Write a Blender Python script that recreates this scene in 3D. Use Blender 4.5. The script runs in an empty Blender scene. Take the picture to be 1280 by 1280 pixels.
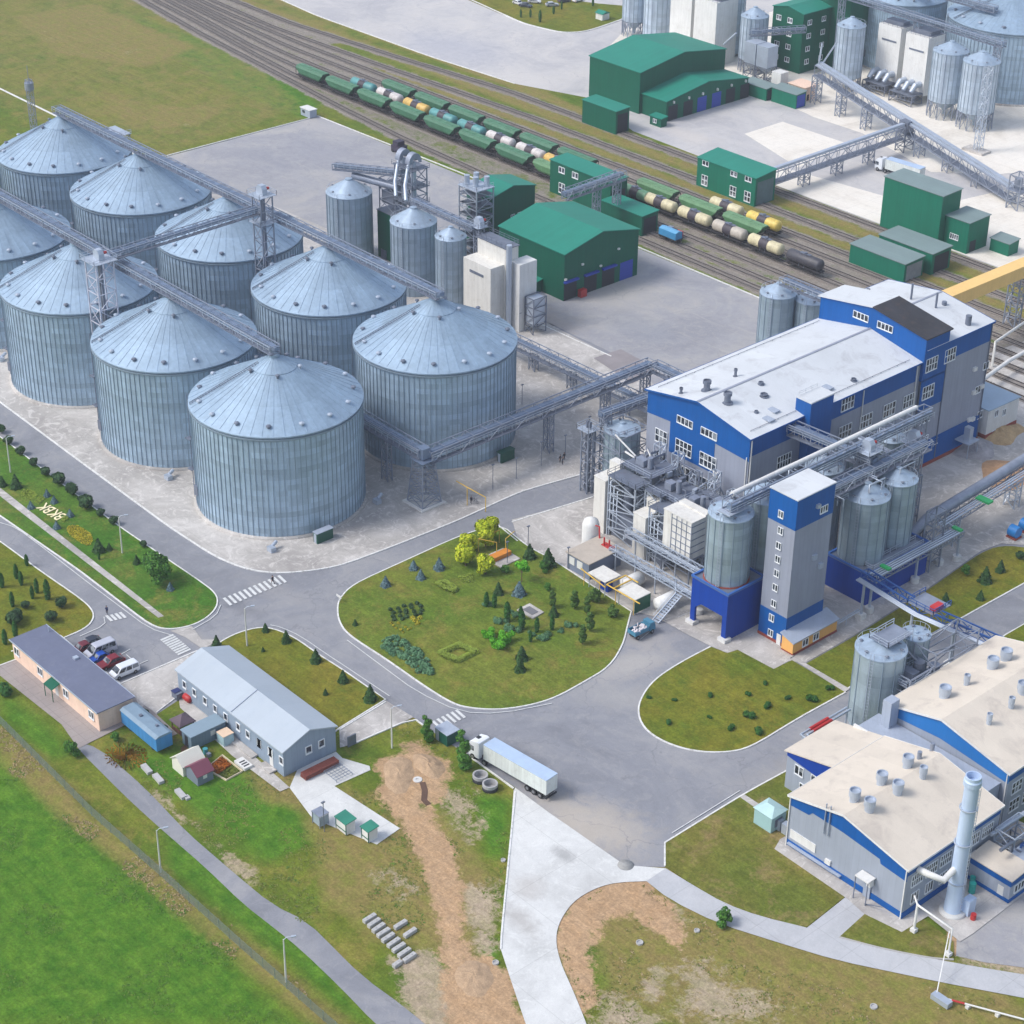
import bpy, math, random
from mathutils import Vector, Matrix
from math import sin, cos, pi, radians, atan2, hypot, sqrt
random.seed(7)
SC = bpy.context.scene
COL = SC.collection
# ---------------------------------------------------------------- camera model
YAW, PIT, ROL, F = 2.409599461757428, 0.5259909349509366, 0.01197405736673166, 2479.7982744973174
O = Vector((273.932, -187.159, 187.975))
FW = Vector((cos(YAW)*cos(PIT), sin(YAW)*cos(PIT), -sin(PIT)))
RT0 = Vector((sin(YAW), -cos(YAW), 0)); UP0 = RT0.cross(FW)
RT = RT0*cos(ROL)+UP0*sin(ROL); UP = UP0*cos(ROL)-RT0*sin(ROL)
def G(px, py, z=0.0):
    "site position (metres) of a surveyed photo point lying at height z"
    d = FW*F+RT*(px-640)-UP*(py-640)
    return O+d*((z-O.z)/d.z)
def hat(x, y, py):
    d0 = Vector((x, y, 0))-O; k = Vector((0, 0, 1)); a = 640-py
    return (F*d0.dot(UP)-a*d0.dot(FW))/(a*k.dot(FW)-F*k.dot(UP))
def xat(px, y, z):
    d0 = Vector((0, y, z))-O; k = Vector((1, 0, 0)); a = px-640
    return (F*d0.dot(RT)-a*d0.dot(FW))/(a*k.dot(FW)-F*k.dot(RT))
def yat(px, x, z):
    d0 = Vector((x, 0, z))-O; k = Vector((0, 1, 0)); a = px-640
    return (F*d0.dot(RT)-a*d0.dot(FW))/(a*k.dot(FW)-F*k.dot(RT))
def g2(px, py, z=0.0):
    p = G(px, py, z); return (p.x, p.y)
# ---------------------------------------------------------------- mesh builder
class MB:
    def __init__(s): s.v = []; s.f = []; s.m = []; s.k = 0; s.sm = []
    def mat(s, k): s.k = k; return s
    def add(s, vs, fs, smooth=False):
        b = len(s.v); s.v += [tuple(v) for v in vs]
        for f in fs: s.f.append([b+i for i in f]); s.m.append(s.k); s.sm.append(smooth)
        return s
    def box(s, x0, x1, y0, y1, z0, z1):
        return s.add([(x0,y0,z0),(x1,y0,z0),(x1,y1,z0),(x0,y1,z0),(x0,y0,z1),(x1,y0,z1),(x1,y1,z1),(x0,y1,z1)],
                     [(3,2,1,0),(4,5,6,7),(0,1,5,4),(1,2,6,5),(2,3,7,6),(3,0,4,7)])
    def quad(s, a, b, c, d): return s.add([a,b,c,d], [(0,1,2,3)])
    def bar(s, P, Q, w=.15, h=None, up=None):
        P = Vector(P); Q = Vector(Q); d = (Q-P)
        if d.length < 1e-6: return s
        d.normalize(); h = h or w
        u = Vector(up) if up else (Vector((0,0,1)) if abs(d.z) < .95 else Vector((1,0,0)))
        a = d.cross(u).normalized(); b = a.cross(d).normalized()
        vs = [X+a*(w/2*i)+b*(h/2*j) for X in (P,Q) for i,j in ((-1,-1),(1,-1),(1,1),(-1,1))]
        return s.add(vs, [(0,1,2,3),(7,6,5,4),(0,4,5,1),(1,5,6,2),(2,6,7,3),(3,7,4,0)])
    def tube(s, pts, r, n=10, smooth=True, cap=True):
        pts = [Vector(p) for p in pts]; vs = []; fs = []
        for i, p in enumerate(pts):
            d = (pts[min(i+1,len(pts)-1)]-pts[max(i-1,0)]).normalized()
            u = Vector((0,0,1)) if abs(d.z) < .9 else Vector((1,0,0))
            a = d.cross(u).normalized(); b = a.cross(d).normalized()
            rr = r[i] if isinstance(r,(list,tuple)) else r
            for k in range(n): t = 2*pi*k/n; vs.append(p+a*(rr*cos(t))+b*(rr*sin(t)))
        for i in range(len(pts)-1):
            for k in range(n): k2=(k+1)%n; fs.append((i*n+k,(i+1)*n+k,(i+1)*n+k2,i*n+k2))
        s.add(vs, fs, smooth)
        if cap:
            s.add(vs[:n], [tuple(range(n))]); s.add(vs[-n:], [tuple(range(n-1,-1,-1))])
        return s
    def lathe(s, prof, c=(0,0,0), n=24, smooth=True, a0=0, a1=2*pi):
        full = abs(a1-a0-2*pi) < 1e-6; m = n if full else n+1; vs = []; fs = []
        for (r, z) in prof:
            for k in range(m): t = a0+(a1-a0)*k/n; vs.append((c[0]+r*cos(t), c[1]+r*sin(t), c[2]+z))
        for i in range(len(prof)-1):
            for k in range(n):
                k2 = (k+1)%m if full else k+1
                fs.append((i*m+k, i*m+k2, (i+1)*m+k2, (i+1)*m+k))
        return s.add(vs, fs, smooth and len(prof) <= 3 or smooth == 2)
    def cyl(s, c, r, z0, z1, n=16, r2=None, smooth=True):
        r2 = r if r2 is None else r2
        s.lathe([(r,z0),(r2,z1)], (c[0],c[1],0), n, smooth)
        for rr, z, rev in ((r,z0,1),(r2,z1,0)):
            ring = [(c[0]+rr*cos(2*pi*k/n), c[1]+rr*sin(2*pi*k/n), z) for k in range(n)]
            s.add(ring, [tuple(range(n-1,-1,-1)) if rev else tuple(range(n))])
        return s
    def prism(s, poly, z0, z1, bottom=True):
        n = len(poly); area = sum(poly[i][0]*poly[(i+1)%n][1]-poly[(i+1)%n][0]*poly[i][1] for i in range(n))
        if area < 0: poly = poly[::-1]
        vs = [(p[0],p[1],z0) for p in poly]+[(p[0],p[1],z1) for p in poly]
        fs = [tuple(range(n,2*n))]+[(i,(i+1)%n,n+(i+1)%n,n+i) for i in range(n)]
        if bottom: fs.append(tuple(range(n-1,-1,-1)))
        return s.add(vs, fs)
    def extr(s, prof, axis, a0, a1):
        "profile (u,z) extruded along axis 'x' (u=y) or 'y' (u=x)"
        n = len(prof)
        P = (lambda u,z,a:(a,u,z)) if axis=='x' else (lambda u,z,a:(u,a,z))
        vs = [P(u,z,a0) for u,z in prof]+[P(u,z,a1) for u,z in prof]
        fs = [tuple(range(n)), tuple(range(2*n-1,n-1,-1))]+[(i,n+i,n+(i+1)%n,(i+1)%n) for i in range(n)]
        return s.add(vs, fs)
    def build(s, name, mats, parent=None, world=True):
        me = bpy.data.meshes.new(name)
        off = parent_loc(parent) if (parent and world) else Vector((0,0,0))
        me.from_pydata([(v[0]-off.x, v[1]-off.y, v[2]-off.z) for v in s.v], [], s.f)
        if not isinstance(mats,(list,tuple)): mats = [mats]
        for m in mats: me.materials.append(m)
        if len(mats) > 1: me.polygons.foreach_set('material_index', s.m)
        me.polygons.foreach_set('use_smooth', s.sm)
        if len(s.v) < 60000 and not getattr(s,'nofix',False):
            import bmesh
            bm = bmesh.new(); bm.from_mesh(me); bmesh.ops.recalc_face_normals(bm, faces=bm.faces); bm.to_mesh(me); bm.free()
        me.update()
        o = bpy.data.objects.new(name, me); COL.objects.link(o)
        if parent: o.parent = parent
        return o
def parent_loc(p):
    l = Vector(p.location)
    while p.parent: p = p.parent; l += Vector(p.location)
    return l
def tag(o, label=None, cat=None, group=None, kind=None):
    if label: o['label'] = label
    if cat: o['category'] = cat
    if group: o['group'] = group
    if kind: o['kind'] = kind
    return o
def thing(name, label, cat, loc=(0,0,0), group=None, rz=0):
    o = bpy.data.objects.new(name, None); COL.objects.link(o); o.location = loc; o.rotation_euler = (0,0,rz)
    o.empty_display_size = .5
    return tag(o, label, cat, group)
KIDS = {}
def kids(o): return [c for c in o.children]
def copy_tree(o, parent=None):
    c = o.copy(); COL.objects.link(c); c.parent = parent
    for ch in kids(o): copy_tree(ch, c)
    return c
def put(proto, used, loc, label, group=None, rz=0, sc=None):
    o = proto if not used.get(proto.name) else copy_tree(proto)
    used[proto.name] = True
    o.location = loc; o.rotation_euler = (0,0,rz); o['label'] = label
    if group: o['group'] = group
    if sc is not None: o.scale = sc if isinstance(sc,tuple) else (sc,sc,sc)
    return o
USED = {}
def chaikin(P, it=2, closed=True):
    sharp = {(p[0],p[1]) for p in P if len(p) > 2 and p[2] == 's'}; P = [(p[0],p[1]) for p in P]
    for _ in range(it):
        Q = []; n = len(P)
        for i in range(n if closed else n-1):
            a = P[i]; b = P[(i+1)%n]
            L = hypot(b[0]-a[0], b[1]-a[1]); t = min(.25, 2.2/max(L,1e-6))
            if (not closed and i == 0) or a in sharp: Q.append(a)
            else: Q.append((a[0]+(b[0]-a[0])*t, a[1]+(b[1]-a[1])*t))
            if not closed and i == n-2: Q.append(b)
            elif b in sharp: pass
            else: Q.append((b[0]+(a[0]-b[0])*t, b[1]+(a[1]-b[1])*t))
        P = Q
    return P
def strip(mb, P, w, z0, z1, closed=False):
    "flat-topped band of width w along a ground polyline"
    n = len(P); L = []; R = []
    for i in range(n):
        a = P[(i-1)%n] if (closed or i>0) else P[i]; b = P[(i+1)%n] if (closed or i<n-1) else P[i]
        dx, dy = b[0]-a[0], b[1]-a[1]; l = hypot(dx,dy) or 1; nx, ny = -dy/l*w/2, dx/l*w/2
        L.append((P[i][0]+nx, P[i][1]+ny)); R.append((P[i][0]-nx, P[i][1]-ny))
    vs = []; 
    for i in range(n):
        for q, z in ((L[i],z0),(L[i],z1),(R[i],z1),(R[i],z0)): vs.append((q[0],q[1],z))
    fs = []
    for i in range(n if closed else n-1):
        j = (i+1)%n
        for k in range(3): fs.append((i*4+k, j*4+k, j*4+k+1, i*4+k+1))
    if not closed: fs += [(0,1,2,3), tuple((n-1)*4+k for k in (3,2,1,0))]
    mb.add(vs, fs)
    return mb
# ---------------------------------------------------------------- materials
def srgb(r, g, b):
    f = lambda c: (c/255/12.92) if c/255 <= .04045 else ((c/255+.055)/1.055)**2.4
    return (f(r), f(g), f(b), 1)
MATS = {}
def NT(name):
    m = bpy.data.materials.new(name); m.use_nodes = True; nt = m.node_tree
    return m, nt, nt.nodes, nt.links, nt.nodes['Principled BSDF']
def noise(nt, vec, scale, detail=4, rough=.6, sc=None, dist=0):
    if sc:
        mp = nt.nodes.new('ShaderNodeMapping'); mp.inputs['Scale'].default_value = sc
        nt.links.new(vec, mp.inputs['Vector']); vec = mp.outputs['Vector']
    n = nt.nodes.new('ShaderNodeTexNoise'); n.inputs['Scale'].default_value = scale
    n.inputs['Detail'].default_value = detail; n.inputs['Roughness'].default_value = rough
    n.inputs['Distortion'].default_value = dist
    nt.links.new(vec, n.inputs['Vector']); return n.outputs['Fac']
def mrange(nt, v, a, b, c, d):
    n = nt.nodes.new('ShaderNodeMapRange'); n.inputs[1].default_value=a; n.inputs[2].default_value=b
    n.inputs[3].default_value=c; n.inputs[4].default_value=d; nt.links.new(v, n.inputs[0]); return n.outputs[0]
def mixc(nt, fac, A, B, mode='MIX'):
    n = nt.nodes.new('ShaderNodeMix'); n.data_type='RGBA'; n.blend_type=mode
    if isinstance(fac,(int,float)): n.inputs[0].default_value = fac
    else: nt.links.new(fac, n.inputs[0])
    for i, X in ((6,A),(7,B)):
        if isinstance(X,tuple): n.inputs[i].default_value = X
        else: nt.links.new(X, n.inputs[i])
    return n.outputs[2]
def math_(nt, op, a, b=None, c=None):
    n = nt.nodes.new('ShaderNodeMath'); n.operation = op
    for i, X in enumerate((a,b,c)):
        if X is None: continue
        if isinstance(X,(int,float)): n.inputs[i].default_value = X
        else: nt.links.new(X, n.inputs[i])
    return n.outputs[0]
def val3(nt, f):
    n = nt.nodes.new('ShaderNodeCombineColor'); [nt.links.new(f, n.inputs[i]) for i in range(3)]; return n.outputs[0]
def bump(nt, h, strength, dist, bs):
    n = nt.nodes.new('ShaderNodeBump'); n.inputs['Strength'].default_value=strength; n.inputs['Distance'].default_value=dist
    nt.links.new(h, n.inputs['Height']); nt.links.new(n.outputs[0], bs.inputs['Normal'])
def M(name, col, rough=.6, metal=0, var=.12, scale=.35, streak=0, seam=0, seamdark=.8, dirt=None, dirtamt=.3, bmp=0, spec=.5, seamdir='xy', emis=None, fine=.0):
    if name in MATS: return MATS[name]
    m, nt, N, L, bs = NT(name); c = srgb(*col)
    geo = N.new('ShaderNodeNewGeometry'); pos = geo.outputs['Position']
    a = noise(nt, pos, scale, 5, .65)
    f = mrange(nt, a, .3, .7, 1-var, 1+var)
    if streak:
        b = noise(nt, pos, 1.0, 3, .6, sc=(1.6,1.6,.12))
        f = math_(nt, 'MULTIPLY', f, mrange(nt, b, .35, .7, 1+streak*.5, 1-streak))
    if fine:
        b = noise(nt, pos, 6.0, 3, .7); f = math_(nt, 'MULTIPLY', f, mrange(nt, b, .3, .7, 1-fine, 1+fine))
    if seam:
        sp = N.new('ShaderNodeSeparateXYZ'); L.new(pos, sp.inputs[0])
        s_ = {'xy': lambda: math_(nt,'ADD',sp.outputs[0],sp.outputs[1]), 'x': lambda: sp.outputs[0], 'y': lambda: sp.outputs[1], 'z': lambda: sp.outputs[2]}[seamdir]()
        fr = math_(nt,'FRACT', math_(nt,'DIVIDE', s_, seam))
        ln = math_(nt,'LESS_THAN', math_(nt,'ABSOLUTE', math_(nt,'SUBTRACT', fr, .5)), .06/seam)
        f = math_(nt,'MULTIPLY', f, mrange(nt, ln, 0, 1, 1, seamdark))
        wn = N.new('ShaderNodeTexWhiteNoise'); wn.noise_dimensions='1D'; L.new(math_(nt,'FLOOR', math_(nt,'ADD', math_(nt,'DIVIDE', s_, seam), .5)), wn.inputs['W'])
        f = math_(nt,'MULTIPLY', f, mrange(nt, wn.outputs['Value'], 0, 1, .965, 1.03))
    out = mixc(nt, 1.0, c, val3(nt, f), 'MULTIPLY')
    if dirt:
        d = noise(nt, pos, scale*2.3, 6, .7, dist=.5)
        out = mixc(nt, mrange(nt, d, .52, .72, 0, dirtamt), out, srgb(*dirt))
    L.new(out, bs.inputs['Base Color']); bs.inputs['Roughness'].default_value = rough; bs.inputs['Metallic'].default_value = metal
    bs.inputs['Specular IOR Level'].default_value = spec
    if bmp: bump(nt, noise(nt, pos, 3.0, 4, .7), bmp, .05, bs)
    if emis: bs.inputs['Emission Color'].default_value = srgb(*emis[:3]); bs.inputs['Emission Strength'].default_value = emis[3]
    MATS[name] = m; return m
def glass(name='window_glass'):
    if name in MATS: return MATS[name]
    m, nt, N, L, bs = NT(name)
    geo = N.new('ShaderNodeNewGeometry'); a = noise(nt, geo.outputs['Position'], .8, 2)
    b = noise(nt, geo.outputs['Position'], .9, 1, .5); c0 = mixc(nt, mrange(nt,a,.4,.6,0,1), srgb(22,28,38), srgb(58,68,82)); L.new(mixc(nt, mrange(nt,b,.56,.6,0,.75), c0, srgb(146,152,158)), bs.inputs['Base Color'])
    bs.inputs['Roughness'].default_value = .15; bs.inputs['Specular IOR Level'].default_value = .6
    MATS[name] = m; return m
def silo_mat(name, col, nseg, ringh, metal=.55, rough=.42, radial=False, var=.07):
    m, nt, N, L, bs = NT(name)
    tc = N.new('ShaderNodeTexCoord'); sp = N.new('ShaderNodeSeparateXYZ'); L.new(tc.outputs['Object'], sp.inputs[0])
    ang = math_(nt,'ARCTAN2', sp.outputs[1], sp.outputs[0])
    sa = math_(nt,'FLOOR', math_(nt,'MULTIPLY', ang, nseg/(2*pi)))
    if radial:
        rad = math_(nt,'SQRT', math_(nt,'ADD', math_(nt,'MULTIPLY',sp.outputs[0],sp.outputs[0]), math_(nt,'MULTIPLY',sp.outputs[1],sp.outputs[1])))
        sz = math_(nt,'FLOOR', math_(nt,'DIVIDE', rad, ringh))
    else: sz = math_(nt,'FLOOR', math_(nt,'DIVIDE', sp.outputs[2], ringh))
    cb = N.new('ShaderNodeCombineXYZ'); L.new(sa, cb.inputs[0]); L.new(sz, cb.inputs[1])
    wn = N.new('ShaderNodeTexWhiteNoise'); wn.noise_dimensions='3D'; L.new(cb.outputs[0], wn.inputs['Vector'])
    wz = N.new('ShaderNodeTexWhiteNoise'); wz.noise_dimensions='1D'; L.new(sz, wz.inputs['W'])
    f = math_(nt,'MULTIPLY', mrange(nt, wn.outputs['Value'],0,1,1-var,1+var), mrange(nt, wz.outputs['Value'],0,1,1-var*1.2,1+var*1.2))
    geo = N.new('ShaderNodeNewGeometry')
    f = math_(nt,'MULTIPLY', f, mrange(nt, noise(nt, geo.outputs['Position'], .25, 5, .7), .3,.7,.88,1.1))
    f = math_(nt,'MULTIPLY', f, mrange(nt, noise(nt, geo.outputs['Position'], 1.0, 3, .6, sc=(1.2,1.2,.08)), .35,.7,1.05,.9))
    L.new(mixc(nt,1.0,srgb(*col),val3(nt,f),'MULTIPLY'), bs.inputs['Base Color'])
    bs.inputs['Metallic'].default_value = metal
    L.new(mrange(nt, wn.outputs['Value'],0,1,rough-.06,rough+.08), bs.inputs['Roughness'])
    if not radial:   # horizontal corrugation
        w = math_(nt,'SINE', math_(nt,'MULTIPLY', sp.outputs[2], 2*pi/.4)); bump(nt, w, .25, .03, bs)
    return m
HAZE = 0.00017
SUN, SUN_ANG, SUN_AZ, SUN_EL = 1.5, 18, -120, 48
SKY, SKY_DUST, EXPO, SKY_SAT = .15, 2.0, 0.68, .7
# ---------------------------------------------------------------- ground cover materials
def ground_mat(name, attrs, base=((108,116,42),(84,108,34),(134,122,64)), fieldattr=True):
    m, nt, N, L, bs = NT(name)
    geo = N.new('ShaderNodeNewGeometry'); pos = geo.outputs['Position']
    n1 = noise(nt, pos, .045, 6, .62, dist=.3); n2 = noise(nt, pos, .35, 6, .7); n3 = noise(nt, pos, 2.6, 5, .75); n4 = noise(nt, pos, .16, 5, .7, dist=.6); n6 = noise(nt, pos, 1.1, 5, .75, dist=1.0)
    c = mixc(nt, mrange(nt, n1, .4, .62, 0, 1), srgb(*base[0]), srgb(*base[1]))
    c = mixc(nt, mrange(nt, math_(nt,'ADD', math_(nt,'MULTIPLY',n4,.7), math_(nt,'MULTIPLY',n6,.3)), .5, .64, 0, .8), c, srgb(*base[2]))
    if attrs:
        def at(k):
            a = N.new('ShaderNodeAttribute'); a.attribute_name = k; return a.outputs['Fac']
        def layer(c, k, col1, col2, wob=.9, lo=.45, hi=.6, fine=0):
            v = math_(nt,'ADD', at(k), math_(nt,'MULTIPLY', math_(nt,'SUBTRACT', math_(nt,'ADD', math_(nt,'MULTIPLY', n4,.6), math_(nt,'MULTIPLY', n2,.4)), .5), wob)); v = math_(nt,'MULTIPLY', v, mrange(nt, at(k), 0, .06, 0, 1))
            if fine: v = math_(nt,'ADD', v, math_(nt,'MULTIPLY', math_(nt,'SUBTRACT', n6, .5), fine))
            cc = mixc(nt, mrange(nt, n2, .38, .62, 0, 1), srgb(*col1), srgb(*col2))
            return mixc(nt, mrange(nt, v, lo, hi, 0, 1), c, cc)
        c = layer(c, 'lush', (68,112,30), (86,120,36), 1.2, .3, .8)
        c = layer(c, 'dry', (142,126,78), (116,116,56), 1.3, .35, .75)
        c = layer(c, 'grey', (182,164,142), (146,136,108), 2.4, .35, .6, fine=1)
        c = layer(c, 'soil', (186,156,124), (168,138,106), 1.7, .36, .56, fine=.7)
        c = layer(c, 'ballast', (150,143,134), (126,119,112), 1.5, .38, .6, fine=.8)
    f = math_(nt,'MULTIPLY', mrange(nt, n3, .25,.75,.6,1.38), mrange(nt, n2, .3,.7,.8,1.2))
    n5 = noise(nt, pos, .9, 4, .7, dist=.8)
    n9 = noise(nt, pos, .5, 4, .7, sc=(.12,2.4,1), dist=.4)
    f = math_(nt,'MULTIPLY', f, mrange(nt, n5, .35,.7,.82,1.15)); f = math_(nt,'MULTIPLY', f, mrange(nt, n9, .35,.65,.9,1.1))
    L.new(mixc(nt, 1.0, c, val3(nt, f), 'MULTIPLY'), bs.inputs['Base Color'])
    bs.inputs['Roughness'].default_value = .95; bs.inputs['Specular IOR Level'].default_value = .1
    bump(nt, n3, .6, .12, bs)
    MATS[name] = m; return m
def paved(name, col, dark, light, joints=0, track=0.0, jrot=0, amt=.5, scuff=.3, stains=(), crack=0):
    m, nt, N, L, bs = NT(name)
    geo = N.new('ShaderNodeNewGeometry'); pos = geo.outputs['Position']
    n1 = noise(nt, pos, .05, 6, .65, dist=1.2); n2 = noise(nt, pos, .4, 6, .7, dist=.6); n3 = noise(nt, pos, 5.0, 3, .7)
    c = mixc(nt, mrange(nt, n1, .5, .66, 0, amt), srgb(*col), srgb(*light))
    c = mixc(nt, mrange(nt, n1, .34, .5, amt, 0), c, srgb(*dark))
    c = mixc(nt, mrange(nt, n2, .55, .75, 0, amt*.9), c, srgb(*dark))
    if track:   # dust and tyre smears drawn out along the driving lanes
        s1 = noise(nt, pos, .22, 5, .7, sc=(.25,1.6,1), dist=.8); s2 = noise(nt, pos, .22, 5, .7, sc=(1.6,.25,1), dist=.8)
        c = mixc(nt, mrange(nt, s1, .56,.72,0,track), c, srgb(*light)); c = mixc(nt, mrange(nt, s2, .58,.74,0,track*.8), c, srgb(*dark))
    if scuff:
        n7 = noise(nt, pos, .28, 7, .78, dist=2.2); c = mixc(nt, mrange(nt, n7, .52,.6,0,scuff), c, srgb(*light)); n8 = noise(nt, pos, .5, 6, .75, dist=1.5); c = mixc(nt, mrange(nt, n8, .6,.72,0,scuff), c, srgb(*dark))
    f = math_(nt,'MULTIPLY', mrange(nt, n3,.3,.7,.94,1.06), mrange(nt, n2,.3,.7,.93,1.07))
    for (sx,sy,rx,ry,rot,scol,sa) in stains:
        mp = N.new('ShaderNodeMapping'); mp.vector_type='TEXTURE'; mp.inputs['Location'].default_value=(sx,sy,0); mp.inputs['Rotation'].default_value=(0,0,radians(rot)); mp.inputs['Scale'].default_value=(rx,ry,1e6); L.new(pos, mp.inputs[0])
        ln_ = N.new('ShaderNodeVectorMath'); ln_.operation='LENGTH'; L.new(mp.outputs[0], ln_.inputs[0])
        v = math_(nt,'ADD', ln_.outputs['Value'], math_(nt,'MULTIPLY', math_(nt,'SUBTRACT', n2, .5), 1.6)); c = mixc(nt, mrange(nt, v, .35, 1.15, sa, 0), c, srgb(*scol))
    if crack:
        vo = N.new('ShaderNodeTexVoronoi'); vo.feature='DISTANCE_TO_EDGE'; vo.inputs['Scale'].default_value=crack
        dv_ = N.new('ShaderNodeVectorMath'); dv_.operation='ADD'; nn = N.new('ShaderNodeTexNoise'); nn.inputs['Scale'].default_value=.35; nn.inputs['Detail'].default_value=5; L.new(pos, nn.inputs[0]); sc_ = N.new('ShaderNodeVectorMath'); sc_.operation='SCALE'; sc_.inputs['Scale'].default_value=5; L.new(nn.outputs['Color'], sc_.inputs[0]); L.new(pos, dv_.inputs[0]); L.new(sc_.outputs[0], dv_.inputs[1]); L.new(dv_.outputs[0], vo.inputs['Vector'])
        c = mixc(nt, math_(nt,'MULTIPLY', mrange(nt, vo.outputs['Distance'], .0, .012, .55, 0), mrange(nt, n1, .45,.55,0,1)), c, srgb(*dark))
    if joints:
        sp = N.new('ShaderNodeSeparateXYZ'); L.new(pos, sp.inputs[0])
        for k in (0,1):
            fr = math_(nt,'FRACT', math_(nt,'DIVIDE', sp.outputs[k], joints))
            ln = math_(nt,'LESS_THAN', math_(nt,'ABSOLUTE', math_(nt,'SUBTRACT', fr, .5)), .05/joints)
            f = math_(nt,'MULTIPLY', f, mrange(nt, ln, 0,1,1,.84))
    L.new(mixc(nt, 1.0, c, val3(nt, f), 'MULTIPLY'), bs.inputs['Base Color'])
    bs.inputs['Roughness'].default_value = .85; bs.inputs['Specular IOR Level'].default_value = .25
    MATS[name] = m; return m
m_ground = ground_mat('meadow_ground', True)
m_lawn = ground_mat('lawn', False, base=((100,110,34),(124,116,44),(82,104,34)))
m_lawn2 = ground_mat('garden_lawn', False, base=((88,112,38),(108,118,46),(126,116,58)))
m_lawn3 = ground_mat('bright_lawn', False, base=((66,108,34),(90,114,42),(122,116,58)))
m_lawndry = ground_mat('dry_lawn', False, base=((118,112,54),(98,108,44),(146,124,88)))
def st(px,py,rx,ry,rot,col,a): q = G(px,py); return (q.x,q.y,rx,ry,rot,col,a)
DU = (176,168,158); OI = (84,86,94)
m_asph = paved('asphalt', (133,135,142), (114,116,123), (156,155,156), track=.45, amt=.55, crack=.07, stains=[st(745,1035,9,7,20,DU,.8), st(700,1010,10,4,-10,DU,.55), st(790,830,9,4,80,(170,166,162),.75), st(812,800,6,3,60,(166,162,160),.6), st(800,775,3,2,0,OI,.5), st(860,760,8,5,0,OI,.35), st(770,870,9,5,30,(160,158,156),.5), st(1000,960,14,4,80,(160,156,152),.45), st(640,940,8,2,10,OI,.35), st(560,850,14,1.0,0,(150,148,148),.5), st(500,780,16,.8,-8,OI,.3), st(350,740,10,3,10,(154,152,152),.4), st(250,800,5,2,0,(160,156,152),.5), st(300,760,6,2,10,OI,.3), st(170,760,8,2,0,(150,148,148),.35), st(985,720,10,8,0,(150,148,148),.3)])
m_asph2 = paved('yard_asphalt', (152,152,157), (134,135,142), (176,172,166), track=.4, amt=.6, crack=.06, stains=[st(760,360,16,12,0,(180,176,170),.6), st(690,400,10,5,0,(170,158,146),.5), st(850,330,9,6,0,(164,164,170),.5), st(400,190,18,10,0,(140,141,150),.6), st(420,160,12,6,30,(166,164,166),.5), st(330,200,16,8,0,(134,136,146),.4), st(800,410,12,6,0,(132,136,146),.5)])
m_asph3 = paved('far_yard_asphalt', (184,182,182), (158,158,164), (196,192,188), track=.45, amt=.6, crack=.05, stains=[st(560,60,26,16,0,(162,164,174),.6), st(650,100,16,10,20,(196,192,188),.6), st(860,170,12,5,0,(196,190,184),.6), st(800,190,14,5,0,(186,186,194),.5), st(470,40,14,8,0,(190,186,184),.5)])
m_conc = paved('apron_concrete', (172,168,164), (140,136,134), (204,200,196), joints=6, amt=.7, track=.3, scuff=.75)
m_concw = paved('fresh_concrete', (200,201,200), (166,166,164), (214,215,213), joints=12, amt=.45, scuff=.45, track=.3, stains=[st(705,1068,2.5,1.2,0,(150,150,150),.6), st(650,1150,2,5,80,(158,154,150),.6), st(660,1110,3,3,0,(176,172,168),.6)])
m_concf = paved('far_concrete', (222,216,206), (190,182,170), (228,224,216), joints=6, amt=.5)
m_lane = paved('lane_concrete', (176,178,182), (158,158,162), (190,190,192), joints=6, amt=.4)
m_pave = paved('paving', (150,142,140), (132,126,126), (164,158,152), joints=2, amt=.4)
m_kerb = M('kerb_paint', (216,216,214), .75, var=.12, scale=.8, dirt=(140,138,130), dirtamt=.9)
m_line = M('road_marking', (206,208,208), .8, var=.08, scale=.8, dirt=(140,142,148), dirtamt=.7)
m_kerbg = M('grey_kerb', (168,166,162), .8, var=.1)
m_earth = M('kerb_earth', (84,80,62), .95, var=.25, scale=1.2, spec=.1)
def structure(o): o['kind'] = 'structure'; return o
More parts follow.
